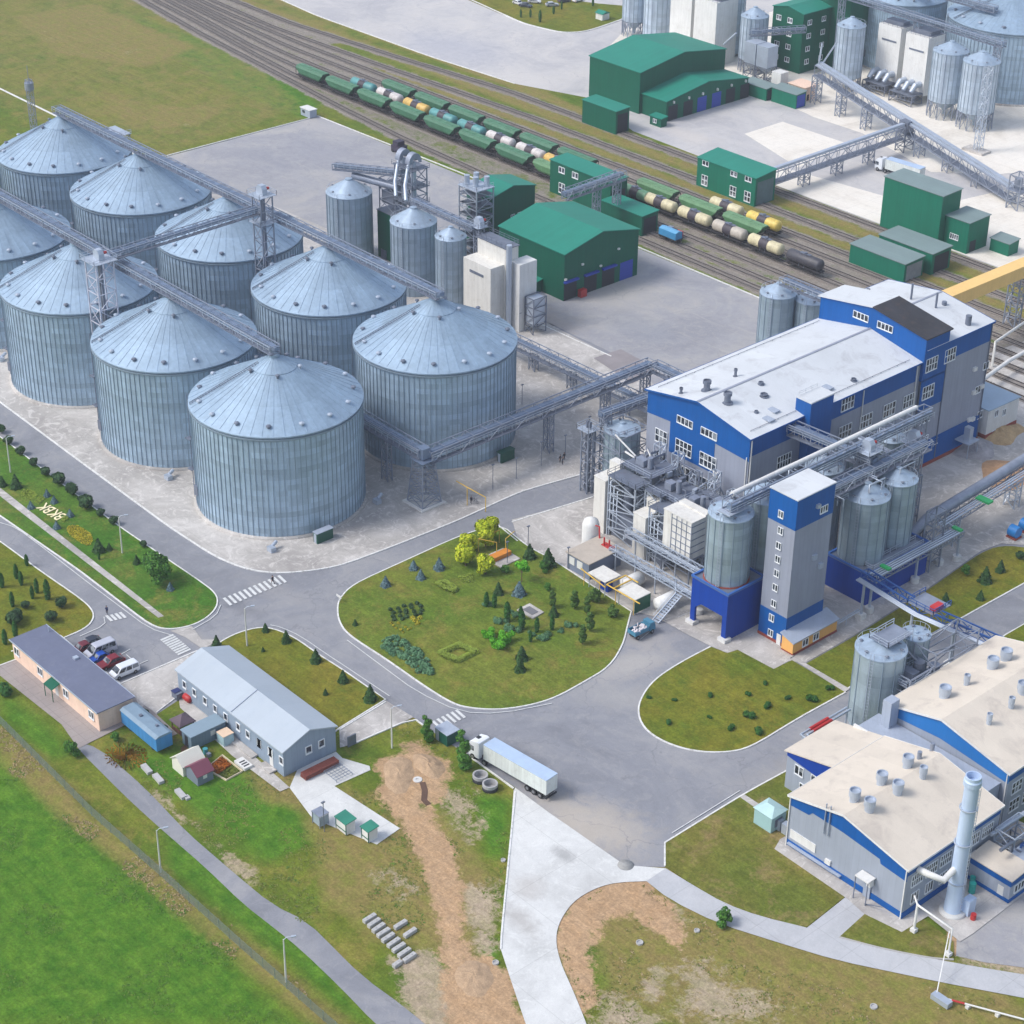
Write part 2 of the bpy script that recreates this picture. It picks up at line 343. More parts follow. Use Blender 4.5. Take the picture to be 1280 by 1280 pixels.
# ---------------------------------------------------------------- ground sheet
def pip(P, x, y):
    c = False; n = len(P); j = n-1
    for i in range(n):
        xi, yi = P[i]; xj, yj = P[j]
        if (yi > y) != (yj > y) and x < (xj-xi)*(y-yi)/(yj-yi)+xi: c = not c
        j = i
    return c
def sdist(P, x, y):
    d = 1e9; n = len(P)
    for i in range(n):
        ax, ay = P[i]; bx, by = P[(i+1)%n]; dx, dy = bx-ax, by-ay
        t = max(0, min(1, ((x-ax)*dx+(y-ay)*dy)/(dx*dx+dy*dy+1e-9))); d = min(d, hypot(x-ax-dx*t, y-ay-dy*t))
    return d if pip(P, x, y) else -d
def W(pts): return [g2(p[0],p[1])+tuple(p[2:]) for p in pts]
PATCH = {
 'soil': [(2.6, W([(474,955),(500,942),(540,940),(562,955),(560,975),(540,990),(530,1010),(548,1030),(566,1060),(572,1090),(580,1150),(588,1210),(610,1230),(652,1262),(662,1300),(560,1300),(556,1240),(548,1180),(540,1120),(528,1080),(512,1045),(492,1020),(478,995)])),
          (2.5, W([(500,930),(520,925),(548,950),(560,970),(548,1000),(530,985),(515,955)])),
          (2.5, W([(566,1210),(600,1195),(640,1215),(660,1300),(560,1300)])),
          (2.5, W([(697,1150),(722,1112),(765,1100),(808,1100),(822,1120),(800,1140),(760,1148),(742,1170),(735,1210),(740,1255),(730,1275),(702,1215),(692,1180)])),
          (2.0, W([(795,1120),(830,1125),(852,1160),(850,1185),(820,1165),(795,1150)])),
          (2.0, W([(1195,1150),(1220,1165),(1190,1200),(1170,1185)]))],
 'grey': [(6.0, W([(20,10),(150,30),(230,90),(120,80),(30,60)]), .12), (6.0, W([(150,120),(300,110),(340,150),(220,180)]), .12), (2.5, W([(556,985),(590,990),(600,1040),(588,1060),(560,1030)]), .75), (2.5, W([(575,1110),(620,1105),(628,1180),(600,1200),(580,1160)]), .85),
          (2.5, W([(470,1090),(520,1080),(540,1120),(500,1130)]), .6), (2.0, W([(190,990),(215,1005),(235,1030),(200,1010)])),(2.0, W([(240,1030),(300,1080),(330,1110),(300,1095),(250,1045)])),
          (2.5, W([(490,1200),(540,1190),(580,1230),(560,1290),(520,1290)])), (3.5, W([(830,1240),(850,1190),(960,1230),(1000,1260),(940,1290),(850,1280)]), .6), (2.5, W([(770,1130),(830,1120),(855,1150),(850,1180),(800,1160)]), .7),
          (3.0, W([(1200,1160),(1290,1110),(1290,1220),(1240,1215),(1195,1198)])), (2.0, W([(800,1230),(815,1210),(830,1240),(812,1262)])),
          (4.0, W([(740,1275),(760,1250),(790,1245),(812,1275),(820,1300),(740,1300)]))],
 'dry': [(6.0, W([(-40,-60),(600,-60),(560,20),(330,60),(390,140),(214,198),(120,200),(-40,120)]), .56), (5.0, W([(0,20),(120,0),(260,60),(180,90),(60,70)]), .8), (5.0, W([(100,110),(230,130),(330,120),(260,160),(150,170)]), .75),
         (3.0, W([(0,905),(60,950),(100,1000),(190,1075),(300,1165),(440,1280),(400,1290),(280,1190),(160,1090),(60,1010),(0,950)])),
         (3.0, W([(380,1020),(560,1010),(620,1100),(600,1200),(470,1180),(400,1120)])),
         (3.0, W([(820,1060),(1000,1090),(1180,1190),(1290,1260),(1290,1290),(860,1290),(760,1250),(740,1160)])),
         (3.0, W([(300,945),(370,960),(470,1000),(440,1030),(320,1000)])),
         (3.0, [(-330,186),(60,186),(60,192),(-330,192)]), (2.0, [(-330,176.5),(60,176.5),(60,180.5),(-330,180.5)]), (2.0, [(-330,196),(-100,196),(-150,203),(-330,203)]),
         (5.0, W([(560,-5),(655,22),(700,36),(740,33),(785,18),(790,-20)]))],
 'lush': [(5.0, W([(-30,925),(60,990),(190,1095),(300,1190),(380,1290),(-30,1290)])), (3.0, W([(0,860),(60,905),(100,945),(60,950),(0,900)])),
          (3.0, W([(140,945),(220,940),(300,960),(380,1010),(400,1060),(330,1080),(250,1020),(180,970)])), (2.5, W([(200,1020),(300,1110),(420,1210),(470,1285),(430,1270),(330,1180),(210,1090)])),
          (3.0, W([(835,1140),(905,1150),(925,1180),(900,1215),(860,1200)])), (3.0, W([(760,1160),(790,1155),(790,1200),(770,1240),(745,1200)])), (3.0, W([(940,1215),(1180,1235),(1290,1262),(1290,1290),(1000,1280)])),
          (2.5, W([(545,1010),(560,1000),(565,1050),(552,1055)])), (2.0, W([(590,990),(640,1000),(634,1070),(610,1075)])), (1.5, W([(600,1175),(625,1170),(622,1200),(600,1200)])),
          (4.0, W([(650,30),(700,38),(740,33),(783,18),(770,8),(720,14)])), (3.0, W([(150,12),(330,75),(400,130),(385,150),(300,120),(150,30)]))],
}
TRK = {
 'a': [(-330,166),(-260,156),(-214,151),(-175,146.5),(-142,143.6),(-105,142.3),(160,142.3)],
 'i': [(-62,147.3),(-40,147.3),(160,147.3)],
 'b': [(-330,169),(-270,162),(-230,156.5),(-205,153.6),(-180,153),(160,153)],
 'c': [(-330,172.5),(-280,166.5),(-240,161),(-205,158.6),(-180,158.4),(160,158.4)],
 'd': [(-330,175),(-270,169),(-230,164.6),(-200,163.8),(160,163.8)],
 'e': [(-330,177.5),(-270,172),(-230,169.4),(-160,169.2),(160,169.2)],
 'f': [(-330,180),(-270,175.5),(-230,174.2),(160,174.2)],
 'g': [(-330,183),(-252,178),(-200,179.6),(-133,183),(160,183)],
 'h': [(-330,187),(-252,185),(-200,189),(-153,193.6),(90,193.6)],
}
def poly_y(P, x):
    for (a,b),(c,d) in zip(P,P[1:]):
        if a <= x <= c:
            t=(x-a)/(c-a); return b+(d-b)*t
    return P[-1][1] if x > P[-1][0] else P[0][1]
def build_ground():
    X0, X1, Y0, Y1, st = -340, 220, -125, 300, 1.4
    nx = int((X1-X0)/st)+1; ny = int((Y1-Y0)/st)+1
    vs = [(X0+i*st, Y0+j*st, 0) for j in range(ny) for i in range(nx)]
    fs = [(j*nx+i, j*nx+i+1, (j+1)*nx+i+1, (j+1)*nx+i) for j in range(ny-1) for i in range(nx-1)]
    xe, ye = X0+(nx-1)*st, Y0+(ny-1)*st
    B = 1500; b = len(vs)
    vs += [(-B,-B,0),(B,-B,0),(B,B,0),(-B,B,0)]
    c = [0, nx-1, ny*nx-1, (ny-1)*nx]
    fs += [(b, b+1)+tuple(range(c[1], -1, -1)), (b+1, b+2)+tuple(j*nx+nx-1 for j in range(ny-1,-1,-1)),
           (b+2, b+3)+tuple(range(c[3], c[2]+1)), (b+3, b)+tuple(j*nx for j in range(ny))]
    me = bpy.data.meshes.new('ground'); me.from_pydata(vs, [], fs); me.materials.append(m_ground)
    for k, L_ in PATCH.items():
        a = me.attributes.new(k, 'FLOAT', 'POINT'); dat = [0.0]*len(vs)
        for ent in L_:
            soft, P = ent[:2]; amp = ent[2] if len(ent) > 2 else 1
            x0 = min(p[0] for p in P)-soft; x1 = max(p[0] for p in P)+soft; y0 = min(p[1] for p in P)-soft; y1 = max(p[1] for p in P)+soft
            i0 = max(0,int((x0-X0)/st)); i1 = min(nx-1, int((x1-X0)/st)+1); j0 = max(0,int((y0-Y0)/st)); j1 = min(ny-1, int((y1-Y0)/st)+1)
            for j in range(j0, j1+1):
                for i in range(i0, i1+1):
                    d = sdist(P, X0+i*st, Y0+j*st)
                    if d > -soft: dat[j*nx+i] = max(dat[j*nx+i], amp*min(1, .5+.5*d/soft))
        a.data.foreach_set('value', dat)
    a = me.attributes.new('ballast', 'FLOAT', 'POINT'); dat = [0.0]*len(vs)
    for j in range(ny):
        y = Y0+j*st
        if 138 < y < 200:
            for i in range(nx):
                x = X0+i*st; d = min([abs(poly_y(P,x)-y) for P in TRK.values() if P[0][0]-12 <= x <= P[-1][0]+1]+[99])
                v = max(0, min(1, 1.15-d/3.6))
                if poly_y(TRK['b'],x)-2 < y < poly_y(TRK['f'],x)+2: v = max(v, .62)
                if x < -225 and poly_y(TRK['a'],x)-2.5 < y < poly_y(TRK['h'],x)+2.5: v = max(v, .64)
                if poly_y(TRK['a'],x) < y < poly_y(TRK['b'],x): v = max(v, .5)
                dat[j*nx+i] = v
    a.data.foreach_set('value', dat)
    o = bpy.data.objects.new('ground', me); COL.objects.link(o); structure(o)
build_ground()
def sheet(name, mat, poly, z, thick=.02, smooth=0):
    mb = MB()
    if smooth: poly = chaikin(poly, smooth)
    mb.prism(poly, z-thick, z); mb.nofix = False
    return structure(mb.build(name, mat))
# asphalt of the plant roads and yards
A = W([(-90,800),(14,818),(77,802),(122,905),(196,893),(262,850),(424,912),(482,877),(520,899),(548,920),(591,948),(645,985),(683,1014),(781,1083),(832,1084),(831,1054),(928,993),(985,962),(1060,930),(1241,830),(1400,730)])
A = [(p[0],p[1]) for p in A]
sheet('main_asphalt', m_asph, A[::1]+[(190,150),(190,138.5),(-2,138.5),(-172,137),(-171.5,86),(-168,60),(-168,-60)], .03)
sheet('yard_asphalt', m_asph2, [(-171.5,136.9),(-171.5,86),(-90,86),(-60,92),(-30,92),(5,92),(14,84),(44,60),(50,138.3),(-2,138.3)], .06)
sheet('far_yard', m_asph3, [(-300,202),(-253,197),(-195,197.5),(-158,200),(-134,208),(-105,197.5),(-30,196),(70,196),(120,300),(0,420),(-260,420),(-420,300)], .03)
# concrete
sheet('silo_apron', m_conc, chaikin(W([(-60,455),(0,503),(100,577),(213,660),(270,697),(310,713),(352,718),(420,710),(500,680),(575,650),(650,615),(747,588)]),2,False)+[(41,58),(24,84),(6,90),(-30,92),(-60,90),(-130,86),(-167,62),(-167,-12)], .09)
sheet('process_concrete', m_conc, W([(648,677),(640,650),(745,622),(900,560),(1300,420),(1330,560),(1330,660),(1284,682),(1251,680),(1225,690),(1160,736),(1070,793),(1007,829),(986,827),(967,837),(921,813),(909,817),(888,808),(862,795),(820,772),(790,764),(694,702)]), .12)
sheet('pit_slab', M('pit_concrete',(140,134,136),.8,var=.1), W([(742,448),(776,437),(822,462),(790,480)]), .13)
sheet('entry_drive', m_concw, W([(644,985),(683,1014),(781,1082),(832,1086),(838,1100),(807,1102)])+chaikin(W([(807,1102),(760,1104),(720,1123),(700,1150),(694,1174),(700,1203),(717,1240),(735,1285),(750,1330),(790,1430)]),2,False)+W([(710,1430),(672,1320),(657,1280),(639,1227),(626,1187),(627,1166),(636,1073),(642,989)]), .10)
sheet('curved_lane', m_lane, chaikin(W([(832,1086),(866,1107),(906,1130),(950,1146),(1008,1160),(1049,1171),(1100,1185),(1166,1199),(1220,1209),(1300,1222)]),1,False)+[g2(1330,1230),g2(1330,1258)]+chaikin(W([(1290,1250),(1179,1229),(1046,1201),(980,1181),(898,1155),(837,1125),(808,1102)]),1,False), .11)
sheet('gate_spur', m_lane, W([(1008,1161),(1062,1118),(1100,1135),(1081,1143),(1049,1172)]), .115)
sheet('office_forecourt', m_pave, W([(-40,790),(60,795),(168,870),(180,895),(114,928),(98,936),(77,906),(0,845),(-60,800)]), .105)
sheet('shed_forecourt', m_conc, W([(149,856),(247,814),(262,810),(320,850),(330,870),(240,905),(226,868),(197,891),(192,900),(175,890)]), .10)
sheet('shed_path', m_conc, W([(222,862),(236,872),(300,930),(362,985),(350,990),(290,945),(225,885)]), .115)
sheet('garden_path', m_pave, W([(180,882),(190,888),(222,918),(214,921),(172,895)]), .118)
sheet('kiosk_slab', m_concw, W([(362,985),(372,962),(420,940),(428,948),(462,958),(463,963),(418,983),(500,1036),(471,1056),(392,1024),(388,1020)]), .08)
sheet('spur_concrete', m_conc, W([(424,911),(482,876),(517,897),(445,930),(425,935)]), .105)
sheet('lane_patch', m_conc, W([(213,789),(240,783),(252,800),(276,800),(254,812),(232,797)]), .107)
sheet('gravel_patch', m_asph2, W([(1196,1170),(1240,1135),(1320,1100),(1320,1215),(1230,1203),(1195,1195)]), .05)
sheet('service_road', m_asph, chaikin(W([(90,925),(125,936),(181,985),(234,1041),(292,1091),(340,1131),(384,1152),(453,1221),(506,1259),(560,1305),(680,1400),(610,1400),(510,1315),(469,1280),(426,1235),(376,1187),(340,1158),(305,1131),(255,1083),(194,1030),(157,996),(101,940)]),1), .045)
sheet('far_concrete_apron', m_concf, [(-100,250),(-80,246),(-62,246),(-42,240),(-30,236),(-18,247),(-10,262),(60,262),(60,420),(-160,420),(-160,262)], .07)
sheet('far_concrete_patch', m_concf, [(-83,220),(-83,236),(-59,236),(-55,211)], .071)
sheet('platform_concrete', m_concf, [(-58,196.5),(70,196.5),(75,261),(-5,261),(-14,214),(-58,208)], .065)
sheet('loading_concrete', m_concf, [(-175,262),(-160,236),(-134,238),(-134,270),(-160,300),(-200,300)], .072)
# manhole, joints
# ---------------------------------------------------------------- grass islands with painted kerbs
def island(name, px, mat, closed=True, kerb=m_kerb, sm=2, kz=.18, kw=.25, world=None, kline=None):
    P = world or W(px); P = chaikin(P, sm) if sm else P
    structure(MB().prism(P, .02, .14).build(name, mat))
    n = len(P); cx = sum(p[0] for p in P)/n
    if kline:
        for kl in kline: k = MB(); strip(k, chaikin(W(kl),sm,False), kw, .0, kz, False); structure(k.build('kerb_line', kerb))
    else: k = MB(); strip(k, P, kw, .0, kz, closed); structure(k.build('kerb_line', kerb))
    # bare earth rim just inside the kerb
island('letter_lawn', [(-60,510),(0,546),(60,592),(151,660),(250,727),(270,742),(273,756),(262,771),(240,783),(210,788),(188,782),(100,714),(0,645),(-60,603)], m_lawn3)
island('west_lawn', [(-60,640),(0,677),(50,714),(101,749),(115,762),(118,773),(108,786),(77,799),(10,830),(-60,850)], m_lawn)
island('shed_lawn', [(262,812),(290,794),(320,785),(340,785.5),(368,797),(400,820),(426,836),(482,875,'s'),(424,911,'s'),(392,935,'s'),(250,830,'s')], m_lawn)
island('garden_lawn_bed', [(441,731),(424,749),(421.5,762),(424,778),(435,794),(485,826),(530,858),(567,881),(590,886),(622,888),(660,883),(694,873),(730,853),(762,834),(779,806),(784,784),(789,765,'s'),(694,702),(664,686),(650,676),(625,655),(575,670),(505,702)], m_lawn2)
island('oval_lawn', [(888,809,'s'),(855,826),(823,846),(806,864),(796,887),(804,911),(831,929),(868,940),(908,941.5),(938,935),(1000,897),(1057,866,'s'),(990,826,'s'),(967,837,'s'),(922,813,'s'),(909,817,'s')], m_lawn, kline=[[(888,809),(855,826),(823,846),(806,864),(796,887),(804,911),(831,929),(868,940),(908,941.5),(938,935),(1000,897),(1057,866)]])
island('middle_lawn', [(1008,830,'s'),(1060,861,'s'),(1130,815),(1200,774),(1330,702,'s'),(1330,690,'s'),(1290,686),(1251,682),(1225,692),(1160,738),(1070,795)], m_lawn, kline=[[(1060,861),(1130,815),(1200,774),(1330,702)]])
island('east_lawn', [(1236,806),(1330,752,'s'),(1330,850,'s'),(1262,850,'s')], m_lawn)
island('hall_lawn', [(831,1054,'s'),(831,1083,'s'),(866,1107),(906,1130),(950,1146),(1008,1160,'s'),(1056,1122,'s'),(1045,1106,'s'),(968,1062,'s'),(1010,1040,'s'),(1040,960,'s'),(985,963,'s'),(928,994,'s')], m_lawndry, kline=[[(985,963),(928,994),(831,1054,'s'),(831,1083)]])
island('corner_lawn', [(1081,1143,'s'),(1049,1172,'s'),(1100,1186),(1166,1199),(1192,1200,'s'),(1192,1178,'s'),(1155,1150,'s'),(1127,1163,'s')], m_lawndry, kerb=m_kerbg, kline=[[(1049,1172),(1100,1186),(1166,1199),(1192,1200)]])
sheet('hall_pad', m_conc, W([(975,1050),(1100,980),(1200,990),(1300,1040),(1330,1080),(1216,1168),(1200,1178),(1160,1146),(1127,1166),(1080,1143),(1060,1125),(968,1062)]), .16)
sheet('cabinet_path', m_conc, W([(923,996),(929,993),(952,1008),(946,1012)]), .165)
sheet('oval_path', m_conc, W([(996,828),(1007,830),(1062,862),(1056,866)]), .165)
sheet('lawn_path', m_conc, W([(-20,605),(-13,600),(25,630),(205,771),(198,773),(17,634)]), .165)
sheet('east_lawn_soil', M('flower_soil',(96,70,48),.95), W([(226,948),(240,948),(232,930),(226,935)]), .02)
k = MB()
for px in ([(-60,455),(0,503),(100,577),(213,660),(270,697),(310,713),(352,718),(420,710),(500,680),(575,650),(650,615),(747,588)],):
    strip(k, chaikin(W(px),2,False), .32, 0, .2)
structure(k.build('apron_kerb', m_kerb))
k = MB()
strip(k, [(-172,86),(-172,136.9),(-110,138.6),(-2,138.6)], .35, 0, .22); strip(k, [(-172,86),(-176,80),(-330,79.5)], .7, 0, .08); strip(k, W([(661,399),(676,406),(764,446)]), .3, 0, .2)
strip(k, [(3,138.6),(46,138.6)], .35, 0, .22); structure(k.build('yard_kerb', m_kerb))
k = MB()
strip(k, W([(14,815),(77,800)]), .25, 0, .2); strip(k, W([(75,795),(150,855)]), .25, 0, .2); strip(k, W([(149,856),(247,814)]), .25, 0, .2); strip(k, W([(196,891),(226,868)]), .2, 0, .2)
strip(k, W([(424,913),(482,878)]), .25, 0, .2)
strip(k, chaikin(W([(440,931),(517,898),(530,908)]),1,False), .25, 0, .2); strip(k, W([(576,938),(642,986)]), .25, 0, .2)
strip(k, chaikin(W([(644,990),(636,1073),(627,1166),(626,1187)]),1,False), .25, 0, .2)
strip(k, W([(620,655),(647,677)]),.25,0,.2); strip(k, W([(640,653),(741,622)]), .3, 0, .2)
strip(k, chaikin([(-300,201),(-253,197),(-195,197.5),(-158,200)],1,False), .4, 0, .22)
structure(k.build('road_kerb', m_kerb))
k = MB()
strip(k, chaikin(W([(566,-10),(655,30),(700,41),(725,41),(745,36),(785,22),(786,10)]),2,False), .5, 0, .25)
structure(k.build('far_kerb', m_kerb))
sheet('far_lawn', m_lawn, chaikin(W([(540,-20),(566,-8),(655,30),(700,41),(725,41),(745,36),(785,22),(786,8),(740,4),(690,-4),(640,-20)]),1), .11)
# thin edge markings and crossings
k = MB()
def mark(px, w=.14, sm=1): strip(k, chaikin(W(px),sm,False), w, .16, .175)
mark([(0,654),(20,660),(60,690),(110,729),(186,786),(215,795)]); mark([(434,801),(520,865),(575,891),(625,893),(690,880)]); mark([(130,772),(132,782),(100,796)])
mark([(338,782),(352,785),(376,796),(406,817),(432,834),(487,871)]); mark([(840,1042),(925,989)]); mark([(276,757),(270,771),(240,788)])
mark([(600,690),(640,670)]) if 0 else None
def zebra(p0, p1, q0, n, w=.5):   # stripes between two edge lines
    a = Vector(g2(*p0)+(0,)); b = Vector(g2(*p1)+(0,)); c = Vector(g2(*q0)+(0,)); d = c-a
    for i in range(n):
        s = a+(b-a)*(i/(n-1)); u = (b-a).normalized()*w/2; z = Vector((0,0,.13))
        k.add([s-u+z, s+u+z, s+u+d+z, s-u+d+z], [(0,1,2,3)])
zebra((280,748),(348,720),(289,757),12,.55); zebra((541,902),(570,888),(549,909) if 0 else (552,912),6,.5)
zebra((201,801),(232,820) if 0 else (222,819),(217,794),9,.5); zebra((133,770),(150,766),(140,777),4,.5)
for i in range(9): 
    p = Vector(g2(815-i*4.2, 779+i*8.4)+(.13,)); q = p+Vector(( -1.6,2.6,0)); 
for px in ([(149,820),(163,812)],[(185,826),(162,836)],[(170,829),(158,819)],[(847,772),(862,766)],[(797,765),(808,757)],[(800,800),(815,788)]): strip(k, W(px), .15, .11, .135)
structure(k.build('road_markings', m_line))
# ---------------------------------------------------------------- railway tracks
m_rail = M('rail_steel', (92,86,86), .5, metal=.4, var=.15); m_sleep = M('sleeper', (140,132,124), .9, var=.2, scale=.8); m_bal = M('track_ballast', (136,129,124), .95, var=.22, scale=.8, fine=.2)
for kk, P in TRK.items():
    P = chaikin(P, 2, False); P = [p for p in P if p[0] > -330] if 0 else P
    t = thing('railway_track', 'railway track line', 'track', (P[0][0],P[0][1],0)); t['kind'] = 'structure'; del t['label']; del t['category']
    b = MB(); strip(b, P, 2.7, 0, .14); b.build('ballast_bed', m_bal, t)
    r = MB(); s = MB()
    for sd in (-.76, .76):
        Q = []
        for i in range(len(P)):
            a_ = P[max(0,i-1)]; b_ = P[min(len(P)-1,i+1)]; dx, dy = b_[0]-a_[0], b_[1]-a_[1]; l = hypot(dx,dy)
            Q.append((P[i][0]-dy/l*sd, P[i][1]+dx/l*sd))
        strip(r, Q, .12, .26, .42)
    x = P[0][0]+.5
    while x < min(P[-1][0], 60):
        y = poly_y(P, x); sl = (poly_y(P, x+1)-y); l = hypot(1, sl); ax = Vector((1/l, sl/l, 0)); ay = Vector((-sl/l, 1/l, 0)); c = Vector((x,y,0))
        vs = [c+ax*(.13*i)+ay*(1.35*j)+Vector((0,0,z)) for z in (.15,.26) for i,j in ((-1,-1),(1,-1),(1,1),(-1,1))]
        s.add(vs, [(4,5,6,7),(0,1,5,4),(1,2,6,5),(2,3,7,6),(3,0,4,7)]); x += .72
    r.build('rails', m_rail, t); s.build('sleepers', m_sleep, t)
# ---------------------------------------------------------------- steel and silo materials
m_siloW = silo_mat('silo_sheet', (158,180,198), 48, 1.12, metal=.2, rough=.4, var=.1)
m_siloR = silo_mat('silo_roof_sheet', (148,170,190), 32, 5.2, metal=.3, rough=.5, radial=True, var=.05)
m_rib = M('silo_stiffener', (138,156,172), .5, metal=.4, var=.1)
m_smallW = silo_mat('tank_sheet', (156,174,190), 12, 1.1, metal=.25, rough=.42)
m_smallR = silo_mat('tank_roof_sheet', (164,182,200), 14, 9, metal=.3, rough=.42, radial=True)
m_galv = M('galvanized_steel', (140,148,164), .5, metal=.35, var=.15, scale=.5)
m_galvd = M('weathered_steel', (112,120,136), .55, metal=.3, var=.2, scale=.5, dirt=(120,100,84), dirtamt=.25)
m_galvl = M('bright_steel', (178,188,202), .45, metal=.4, var=.1)
m_belt = M('conveyor_cover', (122,138,162), .45, metal=.4, var=.1, streak=.08)
m_white = M('white_cladding', (214,214,212), .6, var=.05, scale=.3, streak=.08, dirt=(160,150,136), dirtamt=.25)
m_whitec = M('cream_cladding', (212,210,204), .65, var=.05, scale=.3, streak=.1, dirt=(168,158,140), dirtamt=.3)
m_dark = M('dark_opening', (34,38,46), .8, var=.15)
m_conw = M('white_footing', (206,206,204), .8, var=.06, dirt=(150,140,126), dirtamt=.4)
m_blue = M('blue_cladding', (0,82,154), .55, spec=.3, var=.05, scale=.2, streak=.07, seam=1.1, seamdark=.93)
m_blued = M('blue_base_cladding', (0,58,150), .55, spec=.3, var=.05, scale=.2, streak=.07, seam=1.1, seamdark=.93)
m_greyw = M('grey_cladding', (142,148,164), .55, var=.05, scale=.2, streak=.06, seam=1.1, seamdark=.95)
m_greyl = M('light_grey_cladding', (158,168,184), .55, var=.05, scale=.2, streak=.06, seam=1.1, seamdark=.95)
m_roofw = M('white_roof', (200,204,208), .6, var=.06, scale=.1, fine=.04, dirt=(160,160,164), dirtamt=.6, seam=3.0, seamdir='y', seamdark=.965, spec=.3)
m_roofb = M('beige_roof', (206,196,182), .65, var=.08, scale=.1, fine=.04, dirt=(170,160,152), dirtamt=.6, seam=3.0, seamdir='y', seamdark=.97, spec=.3)
m_frame = M('window_frame', (222,226,230), .5, var=.03)
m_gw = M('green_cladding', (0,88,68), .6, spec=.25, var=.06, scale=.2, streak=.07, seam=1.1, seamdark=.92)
m_gr = M('green_roof', (30,124,106), .55, spec=.3, var=.06, scale=.15, streak=0, seam=1.1, seamdir='x', seamdark=.95)
m_grg = M('grey_green_roof', (118,136,136), .55, var=.07, scale=.15, seam=1.1, seamdir='y', seamdark=.95)
m_gate = M('blue_gate', (28,60,160), .5, var=.06, seam=.6, seamdir='z', seamdark=.85)
m_pink = M('peach_render', (228,198,178), .8, var=.05, scale=.4, streak=.07, dirt=(170,140,120), dirtamt=.3)
m_red = M('red_paint', (176,44,44), .5, var=.1)
m_brick = M('brick_plinth', (140,66,54), .85, var=.12, scale=1)
m_yel = M('yellow_pipe', (208,170,70), .5, var=.08)
m_bluesteel = M('blue_steel', (40,84,150), .5, metal=.1, var=.1)
m_green2 = M('green_valve', (40,160,90), .5, var=.1)
m_glass = glass()
# ---------------------------------------------------------------- steelwork
def lattice(mb, x0, x1, y0, y1, z0, z1, step=3, t=.18, diag=.1):
    for x in (x0,x1):
        for y in (y0,y1): mb.bar((x,y,z0),(x,y,z1),t)
    n = max(1, round((z1-z0)/step)); C_ = [(x0,y0),(x1,y0),(x1,y1),(x0,y1)]
    for i in range(n+1):
        z = z0+(z1-z0)*i/n
        for a in range(4):
            p, q = C_[a], C_[(a+1)%4]
            if i: mb.bar((*p,z),(*q,z),diag*1.2)
            if i < n:
                z2 = z0+(z1-z0)*(i+1)/n
                s, e = (p,q) if i%2 else (q,p)
                mb.bar((*s,z),(*e,z2),diag)
    return mb
def truss(mb, P, Q, w, h, step=3, t=.16, diag=.1, top=True):
    P = Vector(P); Q = Vector(Q); d = Q-P; n = max(1, round(d.length/step)); dn = d.normalized()
    s = Vector((-dn.y, dn.x, 0)).normalized()*w/2; U = Vector((0,0,h))
    for a in (-1,1):
        mb.bar(P+s*a, Q+s*a, t); mb.bar(P+s*a+U, Q+s*a+U, t)
        for i in range(n+1):
            X = P+d*(i/n); mb.bar(X+s*a, X+s*a+U, diag)
            if i < n:
                Y = P+d*((i+1)/n); mb.bar(X+s*a+(U if i%2 else U*0), Y+s*a+(U*0 if i%2 else U), diag)
    for i in range(n+1):
        X = P+d*(i/n); mb.bar(X-s, X+s, diag)
        if top: mb.bar(X-s+U, X+s+U, diag)
    return mb
def rail(mb, pts, h=1.1, t=.07, step=1.8):
    for a, b in zip(pts, pts[1:]):
        a = Vector(a); b = Vector(b); n = max(1, round((b-a).length/step))
        for k in (.55, 1): mb.bar(a+Vector((0,0,h*k)), b+Vector((0,0,h*k)), t)
        for i in range(n+1): p = a+(b-a)*(i/n); mb.bar(p, p+Vector((0,0,h)), t)
    return mb
def gantry(label, P, Q, w=1.6, h=1.5, cover=1.0, legs=(), legw=1.8, step=3, group=None, walk=True, name='conveyor_gantry', cov=None, nopipe=False):
    P = Vector(P); Q = Vector(Q); t_ = thing(name, label, 'conveyor', (P+Q)/2, group)
    d = (Q-P).normalized(); s = Vector((-d.y,d.x,0)).normalized()
    mb = MB(); truss(mb, P, Q, w, h, step); mb.build('truss_frame', m_galv, t_)
    if not nopipe:
        c = MB(); o_ = s*(w*.18)+Vector((0,0,h*.55)); c.bar(P+o_, Q+o_, cover, .75)
        o2 = s*(w*.18)+Vector((0,0,h*.55+.42)); c.bar(P+o2, Q+o2, cover*.35, .14); c.build('conveyor_casing', cov or m_belt, t_)
    if walk:
        k = MB(); k.bar(P-s*(w*.35)+Vector((0,0,.12)), Q-s*(w*.35)+Vector((0,0,.12)), w*.5, .08); k.build('walkway', m_galvd, t_)
        r = MB(); rail(r, [P-s*(w*.62)+Vector((0,0,h*.4)), Q-s*(w*.62)+Vector((0,0,h*.4))], 1.1); r.build('railing', m_galvl, t_)
    for f in legs:
        X = P+(Q-P)*f; l = MB(); hw = legw/2
        lattice(l, X.x-hw, X.x+hw, X.y-hw*.6, X.y+hw*.6, .1, X.z, 2.4, .2, .12); l.build('support_leg', m_galv, t_)
    return t_
